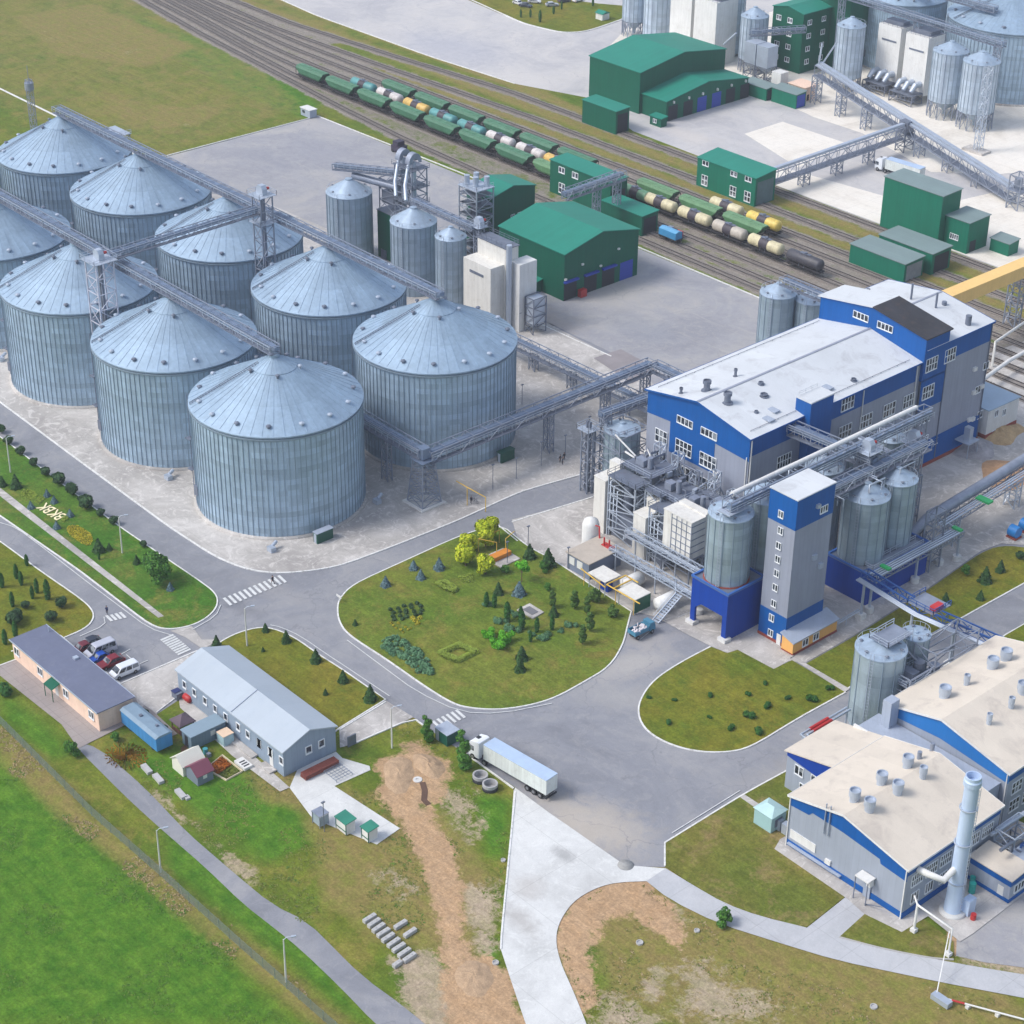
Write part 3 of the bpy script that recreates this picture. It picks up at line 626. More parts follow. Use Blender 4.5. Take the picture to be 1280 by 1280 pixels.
def elevator(label, x, y, H, w=2.6, d=2.6, step=3, head=True, group=None, mat=None, plats=1):
    t = thing('elevator_tower', label, 'tower', (x,y,0), group)
    mb = MB(); lattice(mb, x-w/2, x+w/2, y-d/2, y+d/2, 0, H, step, .24, .13); mb.build('lattice_frame', mat or m_galv, t)
    e = MB()
    for sx in (-.35,.35): e.box(x+sx-.22, x+sx+.22, y-.25, y+.25, 0, H+1.6)
    e.build('elevator_leg', m_galvd, t)
    for k in range(plats):
        z = H-k*6; p = MB(); p.box(x-w/2-.7, x+w/2+.7, y-d/2-.7, y+d/2+.7, z, z+.12)
        rail(p, [(x-w/2-.7,y-d/2-.7,z),(x+w/2+.7,y-d/2-.7,z),(x+w/2+.7,y+d/2+.7,z),(x-w/2-.7,y+d/2+.7,z),(x-w/2-.7,y-d/2-.7,z)]); p.build('platform', m_galvl, t)
    if head:
        h = MB(); h.extr([(x-1.1,H+.1),(x+1.1,H+.1),(x+1.1,H+1.4),(x+.6,H+2.2),(x-.6,H+2.2),(x-1.1,H+1.4)], 'y', y-.6, y+.6); h.build('elevator_head', m_galvl, t)
        h = MB(); h.tube([(x+.4,y+.7,H+1.3),(x+.4,y+1.5,H+1.3)], .3); h.build('motor', m_red, t)
    return t
# ---------------------------------------------------------------- silos
def roof_vent(parent, x, y, z, r=.38):
    v = MB(); v.lathe([(r*.6,-.25),(r*.6,.3),(r*1.25,.3),(r*1.1,.5),(.02,.68)], (x,y,z), 10); return v.build('roof_vent', m_galvl if random.random()<.35 else m_galvd, parent, world=False)
def big_silo(R=15.95, H=21.25, A=8.75, ribs=96):
    t = thing('grain_silo', 'x', 'silo')
    w = MB(); w.lathe([(R,0),(R,H)], n=96)
    w.build('wall', m_siloW, t)
    rb = MB()
    for k in range(ribs):
        a = 2*pi*(k+.5)/ribs; c, s = cos(a), sin(a); ex = Vector((c,s,0)); ey = Vector((-s,c,0))*.05
        p = ex*(R-.02); q = ex*(R+.12)
        vs = [p-ey, q-ey, q+ey, p+ey]; rb.add([v+Vector((0,0,z)) for z in (0.05,H-.15) for v in vs], [(0,1,5,4),(1,2,6,5),(2,3,7,6),(4,5,6,7)])
    rb.build('wall_stiffeners', m_rib, t)
    rf = MB(); rf.lathe([(R+.28,-.22),(R+.28,0.02),(4.2,A*.735),(4.2,A*.735+.12),(1.0,A*.93+.12),(1.0,A+.1),(.01,A+.3)], (0,0,H), n=96, smooth=False)
    rf.v = rf.v
    rr = MB()
    for k in range(48):
        a = 2*pi*k/48; c, s = cos(a), sin(a)
        rr.bar((R*c,R*s,H+.2),(4.2*c,4.2*s,H+A*.735+.02),.1,.07)
        if k%2 == 0: rr.bar((4.2*c,4.2*s,H+A*.735+.13),(1.0*c,1.0*s,H+A*.93+.13),.1,.08)
    rf.build('roof', m_siloR, t); rr.build('roof_seams', m_siloR, t)
    hp = MB(); hp.lathe([(R+.02,H-.75),(R+.34,H-.72),(R+.34,H-.5),(R+.02,H-.45)], n=96); hp.build('eave_ring', m_rib, t)
    for k in range(15):
        a = 2*pi*(k+.3)/15; r = R*.9; roof_vent(t, r*cos(a), r*sin(a), H+(R-r)/(R-4.4)*A*.735+.1, .42)
    for k in range(5):
        a = 2*pi*(k+.6)/5; r = R*.3; roof_vent(t, r*cos(a), r*sin(a), H+(R-r)/(R-4.4)*A*.735+.1, .36)
    # roof stair, wall ladder, door, fan, base ring
    a = radians(-118); c, s = cos(a), sin(a); l = MB()
    for o_ in (-.35,.35):
        l.bar((R*c-s*o_, R*s+c*o_, H+.4), (3*c-s*o_, 3*s+c*o_, H+A*.8+.4), .09)
    for i in range(26): f = i/25; r = R-(R-3)*f; z = H+.35+(A*.8)*f; l.bar((r*c-s*.35, r*s+c*.35, z), (r*c+s*.35, r*s-c*.35, z), .1, .05)
    l.build('roof_ladder', m_galvd, t)
    a = radians(-128); c, s = cos(a), sin(a); l = MB()
    for o_ in (-.3,.3): l.bar(((R+.45)*c-s*o_, (R+.45)*s+c*o_, 0), ((R+.45)*c-s*o_, (R+.45)*s+c*o_, H+.9), .07)
    for i in range(40): z = .4+i*.54; l.bar(((R+.45)*c-s*.3, (R+.45)*s+c*.3, z), ((R+.45)*c+s*.3, (R+.45)*s-c*.3, z), .06)
    for z in (6.5,13): l.box((R+.3)*c-.7,(R+.3)*c+.7,(R+.3)*s-.9,(R+.3)*s+.3,z,z+.1)
    l.build('wall_ladder', m_galvd, t)
    d = MB(); a = radians(-112); c, s = cos(a)*(R+.1), sin(a)*(R+.1); d.box(c-.6,c+.6,s-.25,s+.3,3.2,5.2); d.build('door', m_galvd, t)
    f = MB(); f.lathe([(R+.6,0.05),(R+.6,.5),(R-.1,.52)], n=64); f.build('foundation', m_conc, t)
    return t
def small_silo(name, label, x, y, R, H, z0=0, A=None, ribs=22, legs=0, group=None, wm=None, rail_=True, ring=None):
    t = thing(name, label, 'silo', (x,y,0), group); A = A if A is not None else R*.5
    w = MB(); w.lathe([(R,z0+legs),(R,H)], (x,y,0), 40); w.build('wall', wm or m_smallW, t)
    rb = MB()
    for k in range(ribs):
        a = 2*pi*(k+.5)/ribs; c, s = cos(a), sin(a)
        rb.bar((x+(R+.04)*c,y+(R+.04)*s,z0+legs+.05),(x+(R+.04)*c,y+(R+.04)*s,H-.1),.12)
    rb.build('wall_stiffeners', m_rib, t)
    rf = MB(); rf.lathe([(R+.15,-.15),(R+.15,.02),(R*.16,A),(R*.16,A+.3),(.01,A+.4)], (x,y,H), 36, smooth=False); rf.build('roof', m_smallR, t)
    v = MB()
    for k in range(6):
        a = 2*pi*(k+.4)/6; r = R*.82; v.lathe([(.16,-.1),(.16,.3),(.34,.32),(.02,.5)], (x+r*cos(a),y+r*sin(a),H+(R-r)/R*A), 8)
    v.build('roof_vents', m_galvd, t)
    if rail_:
        r_ = MB(); P = [(x+(R-.1)*cos(a),y+(R-.1)*sin(a),H+.1) for a in [2*pi*i/16 for i in range(17)]]
        for a_, b_ in zip(P,P[1:]): r_.bar(Vector(a_)+Vector((0,0,.9)),Vector(b_)+Vector((0,0,.9)),.05); r_.bar(a_,Vector(a_)+Vector((0,0,.9)),.05)
        r_.build('roof_railing', m_galvl, t)
    if legs:
        l = MB()
        for k in range(14):
            a = 2*pi*k/14; a2 = 2*pi*(k+1)/14; p = (x+R*cos(a),y+R*sin(a)); q = (x+R*cos(a2),y+R*sin(a2))
            l.bar((*p,z0),(*p,z0+legs+.2),.22); l.bar((*p,z0+.3),(*q,z0+legs-.2),.12); l.bar((*q,z0+.3),(*p,z0+legs-.2),.12)
        l.build('support_legs', m_galv, t)
        h = MB(); h.lathe([(R-.15,z0+legs+.1),(.4,z0+legs*.35),(.4,z0+legs*.1)], (x,y,0), 24); h.build('hopper', m_smallW, t)
    if ring:
        f = MB(); f.lathe([(R+.02,z0+.35),(R+.22,z0+.3),(R+.22,z0),(R+.02,z0)], (x,y,0), 40); f.build('base_ring', ring, t)
    l = MB(); a = radians(-70); c, s = cos(a), sin(a)
    for o_ in (-.25,.25): l.bar((x+(R+.3)*c-s*o_,y+(R+.3)*s+c*o_,z0),(x+(R+.3)*c-s*o_,y+(R+.3)*s+c*o_,H+1),.07)
    z = z0+.5
    while z < H: l.bar((x+(R+.3)*c-s*.25,y+(R+.3)*s+c*.25,z),(x+(R+.3)*c+s*.25,y+(R+.3)*s-c*.25,z),.05); z += .6
    l.build('ladder', m_galvl, t)
    return t
SP = big_silo()
GS = 'large flat-bottomed grain silos with conical roofs'
for (x,y,rz,lab) in [(0,-.2,0,'nearest big grain silo at the road bend with a green hut at its foot'),
    (-34.4,0,.3,'big grain silo second from the road bend in the front silo row'),
    (-69.5,-.4,.1,'big grain silo third from the road bend, left of the white lattice tower'),
    (-105,-.2,.5,'big grain silo fourth in the front row, cut by the left photo edge'),
    (-140,-.2,.2,'grain silo mostly outside the left photo edge, behind the front row conveyor'),
    (-.6,38.6,.2,'big grain silo at the right end of the back row behind the conveyor junction'),
    (-35.3,38.7,.6,'big grain silo second from the right end of the back row'),
    (-71.5,38.6,.9,'big grain silo of the back row crossed by the cross conveyor, bright patched roof'),
    (-107,38.5,.4,'big grain silo second from the far end of the back row, shiny streaked roof'),
    (-141,38.4,.7,'farthest big grain silo at the upper left beside the meadow, conveyor starting at its peak')]:
    put(SP, USED, (x,y,0), lab, GS, rz=0)
    if 0: pass
far = []
for (L_,R_,x,y,r,lab) in [(0,0,-62,313,19.5,'huge pale grain silo cut by the upper right corner of the photo'),(0,0,-97,306,12.5,'pale grain silo at the top edge behind the white dryer cabinets'),(0,0,-96,352,16,'pale grain silo behind the others at the top edge, only its ribbed wall seen')]:
    o = copy_tree(SP); o.location = (x,y,0); o['label'] = lab; o['group'] = 'far grain silos in the upper right'; o.scale = (r/15.95, r/15.95, 1)
# ---------------------------------------------------------------- conveyors on the big silos
ZC = 30.2
gantry('long roof conveyor running over the peaks of the front silo row', (-165,0,ZC), (.6,-.2,ZC), 2.2, 1.6, 1.1)
gantry('long roof conveyor running over the peaks of the back silo row', (-143,38.6,ZC), (1.2,38.6,ZC), 2.2, 1.6, 1.1)
gantry('cross conveyor bridging from the front lattice tower to the back elevator tower', (-52,-2.5,ZC+2.4), (-53,34,ZC+2.6), 2.0, 1.5, 1.1, step=3)
elevator('white lattice elevator tower between front row silos, rusty platform at its top', -52, -5, 33.2, 4.0, 4.0, 3.3, plats=1, mat=M('white_steel',(188,190,204),.5,metal=.1,var=.08))
elevator('grey elevator tower rising between the back row silos where the cross conveyor ends', -53, 35.2, 36.5, 3.0, 3.0, 3.3, plats=2)
for (x,y,lab) in [(-150,58,'distant lattice frame behind the farthest silo at the meadow edge')]:
    t = thing('steel_frame_tower', lab, 'steel frame', (x,y,0)); mb = MB(); lattice(mb,x-3.5,x+3.5,y-2,y+2,0,19,3.2,.2,.12); mb.build('frame', m_galv, t); mb=MB(); mb.box(x-3.8,x+3.8,y-2.3,y+2.3,19,19.15); rail(mb,[(x-3.8,y-2.3,19.1),(x+3.8,y-2.3,19.1),(x+3.8,y+2.3,19.1)]); mb.build('deck', m_galvl, t)
# low conveyors around the silo feet
JX, JY = 19.5, 19.0
gantry('low dark conveyor bridge running behind the nearest silo to the lattice junction tower', (-62,19.3,9.6), (JX,JY,9.6), 2.4, 2.0, 1.3, (.55,.72,.86), step=3)
gantry('long covered conveyor bridge from the junction tower along the apron', (JX+.5,JY+.5,8.8), (19.6,79.5,8.8), 2.6, 2.4, 1.9, (.52,.78,.97), step=3.5)
gantry('short conveyor bridge from the dark slab corner turning behind the mill building', (20,79.5,9.0), (44,79.0,9.4), 2.4, 2.0, 1.5, (.2,), step=3)
gantry('low walkway truss behind the back row end silo passing beneath the covered conveyor', (-27,73,3.6), (30,73.2,4.0), 2.6, 2.2, 1.3, (.31,.52,.8), step=3)
gantry('stub of covered white conveyor over the dull silo entering the mill corner', (38.5,46.5,16.2), (40,60,16.6), 1.6, 1.4, 1.2, (.1,), step=2.5)
t = thing('junction_tower', 'tapering lattice junction tower where two low conveyors meet before the silo', 'tower', (JX,JY,0))
mb = MB(); 
for sx in (-1,1):
    for sy in (-1,1): mb.bar((JX+sx*2.3,JY+sy*2.3,.1),(JX+sx*1.4,JY+sy*1.4,9.6),.22)
for i in range(7):
    z = .3+i*1.5; e = 2.3-.9*z/9.6; C_ = [(-e,-e),(e,-e),(e,e),(-e,e)]
    for a in range(4):
        p=C_[a]; q=C_[(a+1)%4]; mb.bar((JX+p[0],JY+p[1],z),(JX+q[0],JY+q[1],z),.13)
        if i<6: e2 = 2.3-.9*(z+1.5)/9.6; s2 = e2/e; mb.bar((JX+p[0],JY+p[1],z),(JX+q[0]*s2,JY+q[1]*s2,z+1.5),.11); mb.bar((JX+q[0],JY+q[1],z),(JX+p[0]*s2,JY+p[1]*s2,z+1.5),.11)
mb.build('lattice_frame', m_galv, t)
mb = MB(); mb.box(JX-3,JX+3,JY-3,JY+3,0.1,.35); mb.build('footing', m_conw, t)
mb = MB(); mb.box(JX-1.9,JX+1.9,JY-1.9,JY+1.9,9.4,9.55); mb.box(JX-.9,JX+.9,JY-.9,JY+.9,9.7,11.9); mb.build('transfer_head', m_belt, t)
# ---------------------------------------------------------------- dryer group behind the silos
GD = 'slender tanks of the dryer group'
small_silo('tall_tank','slender corrugated tank at the left of the dryer group, inclined conveyor over its roof',-83.8,81,5.4,17,ribs=24,group=GD,A=2.9)
small_silo('tall_tank','slender corrugated tank before the green cabin in the middle of the dryer group',-59.7,81.1,5.3,17,ribs=24,group=GD,A=2.9)
small_silo('tall_tank','narrow darker tank beside the white dryer block',-47,81.6,3.5,17,ribs=16,group=GD,A=2)
def plainbox(name, label, cat, x0,x1,y0,y1,z0,z1, mat, roofmat=None, extra=None, over=.15, base=None):
    t = thing(name, label, cat, ((x0+x1)/2,(y0+y1)/2,0))
    mb = MB(); mb.box(x0,x1,y0,y1,z0,z1); mb.build('wall', mat, t)
    mb = MB(); mb.box(x0-over,x1+over,y0-over,y1+over,z1,z1+.18); mb.build('roof', roofmat or mat, t)
    return t
t = plainbox('equipment_cabin','dark green cabin standing between the two slender tanks','cabin',-80.3,-66,86.6,92,0,12,m_gw,m_galvd)
mb = MB(); mb.box(-79,-77,86.4,86.6,0,2.4); mb.build('door', m_galvd, t)
# twin elevators with swan necks, screening platform
t = thing('screening_tower','cluttered steel tower with twin curved elevator heads above the middle tank','tower',(-66,87,0))
mb = MB(); lattice(mb,-74,-67.5,87.2,91.6,12.2,25,3.0,.24,.14); lattice(mb,-80,-74,87.2,91.6,12.2,20,3.0,.2,.12); mb.build('lattice_frame', m_galv, t)
for k,xx in enumerate((-72.9,-69.2)):
    mb = MB(); mb.box(xx-.5,xx+.5,88.6,89.4,12.2,26.5); mb.build('elevator_leg', m_galvl, t)
    mb = MB(); mb.lathe([(.9,-1.1),(1.9,-1.1),(1.9,1.1),(.9,1.1)], (0,0,0), 16, a0=0, a1=pi)
    mb.v = [(xx+v[2]*.7, 89+v[0]*1.0, 26.3+v[1]*1.3) for v in mb.v]; mb.build('elevator_head', m_galv, t)
    mb = MB(); mb.tube([(xx,87.5,26),(xx+1.5,85.2,22),(xx+4,83.4,19.5)], .45, 8); mb.build('spout', m_galvl, t)
for z in (13,16.5,20.5,25):
    mb = MB(); mb.box(-74.6,-67,86.8,92,z,z+.12); rail(mb,[(-74.6,86.8,z),(-67,86.8,z),(-67,92,z)]); mb.build('platform', m_galvd, t)
mb = MB(); mb.tube([(-74,88.5,18.8),(-86,84,19.6)],.9,10); mb.build('duct', m_galv, t)
mb = MB(); mb.box(-79.5,-75,87.5,91.3,14,17); mb.cyl((-77,89),1.3,17,19.6,12); mb.build('screening_machine', m_galvd, t)
gantry('inclined conveyor from the left slender tank to the twin elevator heads',(-90.8,82.2,20.3),(-72,88,22.5),1.8,1.4,1.1,group=None,step=2.5)
gantry('thin conveyor running from the middle tank to the narrow tank',(-62,83,20),(-41,83.5,19.5),1.6,1.3,.9,step=2.5)
t = thing('stair_tower','grey open lattice stair tower with zigzag stairs beside the green hall','tower',(-66.8,106,0))
a = G(600,275,0)
TX0,TX1,TY0,TY1 = -70,-63.6,103.6,108.9
mb = MB(); lattice(mb,TX0,TX1,TY0,TY1,0,17,2.6,.26,.15); mb.build('lattice_frame', m_galvl, t)
for i in range(6):
    z=2.6*i+2.4; mb = MB(); mb.box(TX0,TX1,TY0,TY1,z,z+.1); mb.bar((TX0+.3,TY0+.5,z-2.4),(TX1-.3,TY0+.5,z),.8,.12); mb.build('landing', m_galvd, t)
mb = MB(); mb.box(TX0-.3,TX1+.3,TY0-.3,TY1+.3,17,17.2)
for xx,yy in ((-68.8,105),(-66.3,105.6),(-65,108),(-68.6,107.8)): mb.cyl((xx,yy),.7,17.2,19.6,10)
rail(mb,[(TX0,TY0,17.2),(TX1,TY0,17.2),(TX1,TY1,17.2)]); mb.build('roof_equipment', m_galvl, t)
mb = MB(); mb.cyl((-66.8,106.2),1.3,1,14.6,12); mb.build('cyclone', m_galvd, t)
# white dryer block (580-655, 298-415)
t = thing('grain_dryer','tall white grain dryer block with slotted front box behind the back row silo','dryer',(-34,82,0))
x0,x1 = -38.8,-29.0
mb = MB(); mb.box(x0,x1-.6,78.4,82.3,0,15.4); mb.build('front_box', m_whitec, t)
mb = MB(); mb.box(x0+.3,x1,82.3,86,0,19.2); mb.build('tower_body', m_whitec, t)
mb = MB(); mb.box(x1,x1+3.4,83.4,88.5,0,16.2); mb.build('side_box', m_white, t)
mb = MB(); mb.box(x0,x1+.3,82.1,86.2,19.2,19.4); rail(mb,[(x0,82.2,19.4),(x1+.2,82.2,19.4),(x1+.2,86,19.4),(x0,86,19.4)]); mb.build('roof_walkway', m_galvd, t)
mb = MB(); mb.box(x0+2.2,x1-3,78.28,78.39,12.6,13.2); mb.build('vent_slot', m_galvd, t)
mb = MB(); mb.tube([(x1+1.0,82.4,0),(x1+1.0,82.4,20.5)],.65,12); mb.build('exhaust_duct', m_galvl, t)
elevator('small elevator post behind the white dryer block', -40.6, 84.5, 20.5, 1.6, 1.6, 2.4, plats=1)
t = thing('dust_filter','small grey dust filter cabinet on legs right of the white dryer','filter',(-23.8,86,0))
mb = MB(); mb.box(-25,-22.6,85,88.4,2.4,8.4); mb.build('cabinet', m_galvl, t); mb = MB(); lattice(mb,-25.2,-22.4,84.8,88.6,0,8.6,2.4,.18,.12); mb.build('frame', m_galvd, t)
# distant mast at the left
t = thing('lightning_mast','thin lattice mast with small platform standing alone on the meadow','mast',(*g2(43,165),0))
mx,my = g2(43,165); mb = MB(); lattice(mb,mx-.7,mx+.7,my-.7,my+.7,0,15,1.6,.14,.1); mb.build('lattice', m_galv, t); mb = MB(); mb.cyl((mx,my),1.3,12.2,14.2,10); mb.bar((mx,my,15),(mx,my,19),.12); mb.build('head', m_galv, t)
# ---------------------------------------------------------------- buildings
def ray(px, py): return FW*F+RT*(px-640)-UP*(py-640)
def onY(px, py, y): d = ray(px,py); t = (y-O.y)/d.y; p = O+d*t; return p.x, p.z
def onX(px, py, x): d = ray(px,py); t = (x-O.x)/d.x; p = O+d*t; return p.y, p.z
def window(parent, face, a, z, w, h, nx, ny, pl, frame=None, bar=.1, name='window', gl=None):
    "face '-y': a is x on plane y=pl ; face '+x': a is y on plane x=pl; (a,z) is the centre"
    mb = MB(); g = MB()
    def bx(m, u0, u1, z0, z1, d0, d1):
        if face == '-y': m.box(u0,u1,pl-d1,pl-d0,z0,z1)
        else: m.box(pl+d0,pl+d1,u0,u1,z0,z1)
    u0, u1, z0, z1 = a-w/2, a+w/2, z-h/2, z+h/2
    bx(mb,u0-bar,u1+bar,z0-bar*2,z0,.0,.16); bx(mb,u0-bar,u1+bar,z1,z1+bar,.0,.12); bx(mb,u0-bar,u0,z0,z1,.0,.12); bx(mb,u1,u1+bar,z0,z1,.0,.12)
    for i in range(1,nx): c = u0+w*i/nx; bx(mb,c-bar*.8,c+bar*.8,z0,z1,.0,.1)
    for j in range(1,ny): c = z0+h*j/ny; bx(mb,u0,u1,c-bar*.7,c+bar*.7,.0,.095)
    o = mb.build(name, frame or m_frame, parent); bx(g,u0,u1,z0,z1,.0,.04); g.build('pane', gl or m_glass, o); return o
def facebox(parent, name, mat, face, u0, u1, z0, z1, pl, d1=.06, d0=0):
    mb = MB()
    if face == '-y': mb.box(u0,u1,pl-d1,pl-d0,z0,z1)
    else: mb.box(pl+d0,pl+d1,u0,u1,z0,z1)
    return mb.build(name, mat, parent)
def gable(name, label, x0, x1, y0, y1, h, hr, ridge='y', wall=None, roof=None, group=None, rx=None, over=.35, thick=.22, cat='building', h2=None, edge=None, edgemat=None):
    "ridge 'y': gables face -y/+y, roof slopes fall to -x/+x"
    t = thing(name, label, cat, ((x0+x1)/2,(y0+y1)/2,0), group)
    A0, A1, B0, B1 = (x0,x1,y0,y1) if ridge == 'y' else (y0,y1,x0,x1)
    r = rx if rx is not None else (A0+A1)/2; ax = 'y' if ridge == 'y' else 'x'; h2 = h if h2 is None else h2
    mb = MB(); mb.extr([(A0,0),(A1,0),(A1,h2-.02),(r,hr-.02),(A0,h-.02)], ax, B0, B1); mb.build('wall', wall, t)
    mb = MB(); s1 = (hr-h)/(r-A0) if r-A0 > .01 else 0; s2 = (hr-h2)/(A1-r) if A1-r > .01 else 0
    L_ = [(A0-over,h-over*s1),(r,hr),(A1+over,h2-over*s2)] if r < A1-.01 and r > A0+.01 else [(A0-over,h-over*s1 if r > A0+.01 else h+over*s2),(A1+over,h2-over*s2 if r < A1-.01 else h2+over*s1)]
    if not (r < A1-.01 and r > A0+.01): L_ = [(A0-over,h),(A1+over,h2)]
    mb.extr(L_+[(a,b+thick) for a,b in reversed(L_)], ax, B0-over, B1+over); mb.build('roof', roof, t)
    if edgemat:
        mb = MB()
        for (a,b),(c,d) in zip(L_,L_[1:]):
            for e in (B0-over-.04, B1+over+.04):
                P = (lambda u,z:(u,e,z)) if ax=='y' else (lambda u,z:(e,u,z))
                mb.bar(P(a,b+thick*.5), P(c,d+thick*.5), .06, thick+.1)
        for (a,b) in (L_[0], L_[-1]):
            P = (lambda v:(a,v,b+thick*.5)) if ax=='y' else (lambda v:(v,a,b+thick*.5))
            mb.bar(P(B0-over), P(B1+over), .08, thick+.1)
        mb.build('roof_trim', edgemat, t)
    return t
def shed_box(name, label, x0, x1, y0, y1, h, wall, roof, slope=.4, cat='building', over=.25, dirx=False):
    t = thing(name, label, cat, ((x0+x1)/2,(y0+y1)/2,0))
    mb = MB()
    if dirx: mb.extr([(x0,0),(x1,0),(x1,h-.02),(x0,h+slope-.02)],'y',y0,y1)
    else: mb.extr([(y0,0),(y1,0),(y1,h+slope-.02),(y0,h-.02)],'x',x0,x1)
    mb.build('wall', wall, t); mb = MB()
    if dirx: mb.extr([(x0-over,h+slope),(x1+over,h),(x1+over,h+.18),(x0-over,h+slope+.18)],'y',y0-over,y1+over)
    else: mb.extr([(y0-over,h),(y1+over,h+slope),(y1+over,h+slope+.18),(y0-over,h+.18)],'x',x0-over,x1+over)
    mb.build('roof', roof, t); return t
# --- grey and blue mill building
X0, X1, Y0, Y1, H, HR = 46.6, 72.0, 50.6, 98.6, 24.0, 26.4
mill = gable('mill_building','long grey and blue mill hall with a wide white gable roof beside the silo cluster', X0,X1,Y0,Y1,H,HR,'y',m_greyw,m_roofw,over=.5,edgemat=m_blue)
mb = MB()      # blue fields on the gable, 6 cm proud
def ga(x): return H+(HR-H)*(1-abs(x-(X0+X1)/2)/((X1-X0)/2))
c_ = (X0+X1)/2
for prof in ([(X0,H-4.6),(X0+6,H-4.2),(X0+6,ga(X0+6)-.05),(X0,H-.05)], [(X0+6,13.6),(X0+17.2,13.6),(X0+17.2,ga(X0+17.2)-.05),(c_,HR-.05),(X0+6,ga(X0+6)-.05)], [(X0+17.2,H-4.2),(X1+.05,H-4.6),(X1+.05,H-.05),(X0+17.2,ga(X0+17.2)-.05)]):
    mb.extr(prof, 'y', Y0-.06, Y0)
mb.box(X1, X1+.06, Y0, 97.5, H-3.7, H-.1); mb.build('blue_band', m_blue, mill)
for (a,b,w,h,nx,ny) in [(735,275,3.8,1.3,4,1),(910,360,3.8,1.3,4,1),(563,382,2.9,2.5,3,2),(725,465,3.9,2.5,4,2),(902,562,3.9,2.5,4,2),(545,558,2.9,2.5,3,2),(722,645,3.2,2.5,3,2),(873,728,3.2,2.5,3,2),(705,860,3.2,2.4,4,1)]:
    x, z = onY(730+a/5.818, 480+b/5.818, Y0-.06); window(mill,'-y',x,z,w,h,nx,ny,Y0-.06)
for (a,b,w,h,nx,ny) in [(450,690,3.4,2.6,4,2),(535,775,3.4,2.6,4,2),(437,825,3.4,2.6,4,2),(645,722,3.4,2.6,4,2),(738,680,3.4,2.6,4,2),(725,797,3.2,2.6,4,2),(722,912,2.2,2.2,3,2),(150,962,3.6,2.4,5,2),(560,860,3.2,2.4,4,2)]:
    y, z = onX(940+a/3.765, 320+b/3.765, X1+.06); window(mill,'+x',y,z,w,h,nx,ny,X1+.06)
for y in (50.9,67,81.5,97.3): facebox(mill,'downpipe',m_white,'+x',y-.08,y+.08,0,H-.2,X1+.07,.2)
facebox(mill,'downpipe',m_white,'-y',X1-.5,X1-.34,0,H-3.9,Y0-.02,.2)
for (px,py,r,h) in [(915,628-0,1,2.6),(0,0,0,0)][:1]: pass
def roofz(x, y0=0): return H+(HR-H)*(1-abs(x-(X0+X1)/2)/((X1-X0)/2))+.2
for (px,py,r,hh) in [(640+915/3.765,320+650/3.765,.8,2.1),(640+1012/3.765,320+705/3.765,.8,2.1),(640+795/3.765,320+650/3.765,.35,1.2),(640+1050/3.765,320+580/3.765,.35,1.6),(640+1170/3.765,320+622/3.765,.5,.5),(640+1185/3.765,320+665/3.765,.7,.5),(640+1150/3.765,320+730/3.765,.35,.4),(940+480/3.765,320+570/3.765,.5,.5)]:
    p = G(px,py,25.4); z = roofz(p.x); mb = MB(); mb.lathe([(r*1.3,-.1),(r*1.3,.12),(r*.75,.14),(r*.75,hh*.7),(r,hh*.72),(r,hh),(r*.8,hh),(r*.8,hh-.25),(.01,hh-.28)], (p.x,p.y,z), 14); mb.build('roof_ventilator', m_galvd, mill)
mb = MB(); mb.bar((c_,Y0-.4,HR+.24),(c_,Y1,HR+.24),.5,.08); mb.build('ridge_cap', m_greyw, mill)
for xx,y_a,y_b in ((X1-1.3,52,64),(X1-1.3,71.2,96.5),(X0+1.2,52,97)):
    mb = MB(); y = y_a
    mb.bar((xx,y_a,roofz(xx)+.2),(xx,y_b,roofz(xx)+.2),.07)
    while y < y_b: mb.bar((xx,y,roofz(xx)-.05),(xx,y,roofz(xx)+.22),.08); y += 2.4
    mb.build('snow_guard', m_galvd, mill)
mb = MB(); mb.box(70.2,73.8,64.4,70.6,15.0,27.0); mb.build('shaft_wall', m_blue, mill)
mb = MB(); mb.box(70.1,73.9,64.3,70.7,27.0,27.25); rail(mb,[(70.3,65,27.2),(70.3,70,27.2)],.8,.06); mb.build('shaft_roof', m_roofw, mill)
for (x,y,z) in ((68.8,75,24.9),(68.5,60.5,24.9),(70,57.5,24.7)):
    mb = MB(); mb.box(x-1,x+.9,y-.7,y+.7,z,z+.25); mb.build('roof_hatch', m_greyl, mill)
facebox(mill,'air_conditioner',m_white,'-y',X0+17.6,X0+18.5,13.3,14.3,Y0,.5)
# --- taller end block and raised stair bay
X0b, X1b = 46.6, 72.6
tall = gable('mill_tower_block','tallest grey mill block with a blue stair bay and blue plinth', X0b,X1b,99.2,119.6,26.3,28.1,'y',m_greyw,m_roofw,over=.4,edgemat=m_blue)
mb = MB(); mb.extr([(X0b-.1,20),(X1b+.12,20),(X1b+.12,29.0),(59.6,31.1),(X0b-.1,29.0)],'y',98.4,105.6); mb.build('stair_bay', m_blue, tall)
mb = MB(); mb.box(X1b+.05,X1b+.12,98.4,105.6,13.6,20.2); mb.build('stair_bay_front', m_blue, tall)
mb = MB(); mb.extr([(46.1,28.95),(59.6,31.12),(59.6,31.35),(46.1,29.2)],'y',98.0,106.0); mb.build('bay_roof', m_roofw, tall)
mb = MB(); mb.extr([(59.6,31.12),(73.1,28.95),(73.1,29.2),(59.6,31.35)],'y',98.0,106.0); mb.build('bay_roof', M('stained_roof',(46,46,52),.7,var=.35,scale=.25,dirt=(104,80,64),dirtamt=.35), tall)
mb = MB(); mb.box(X1b,X1b+.07,105.6,119.6,22.3,26.2); mb.build('blue_band', m_blue, tall)
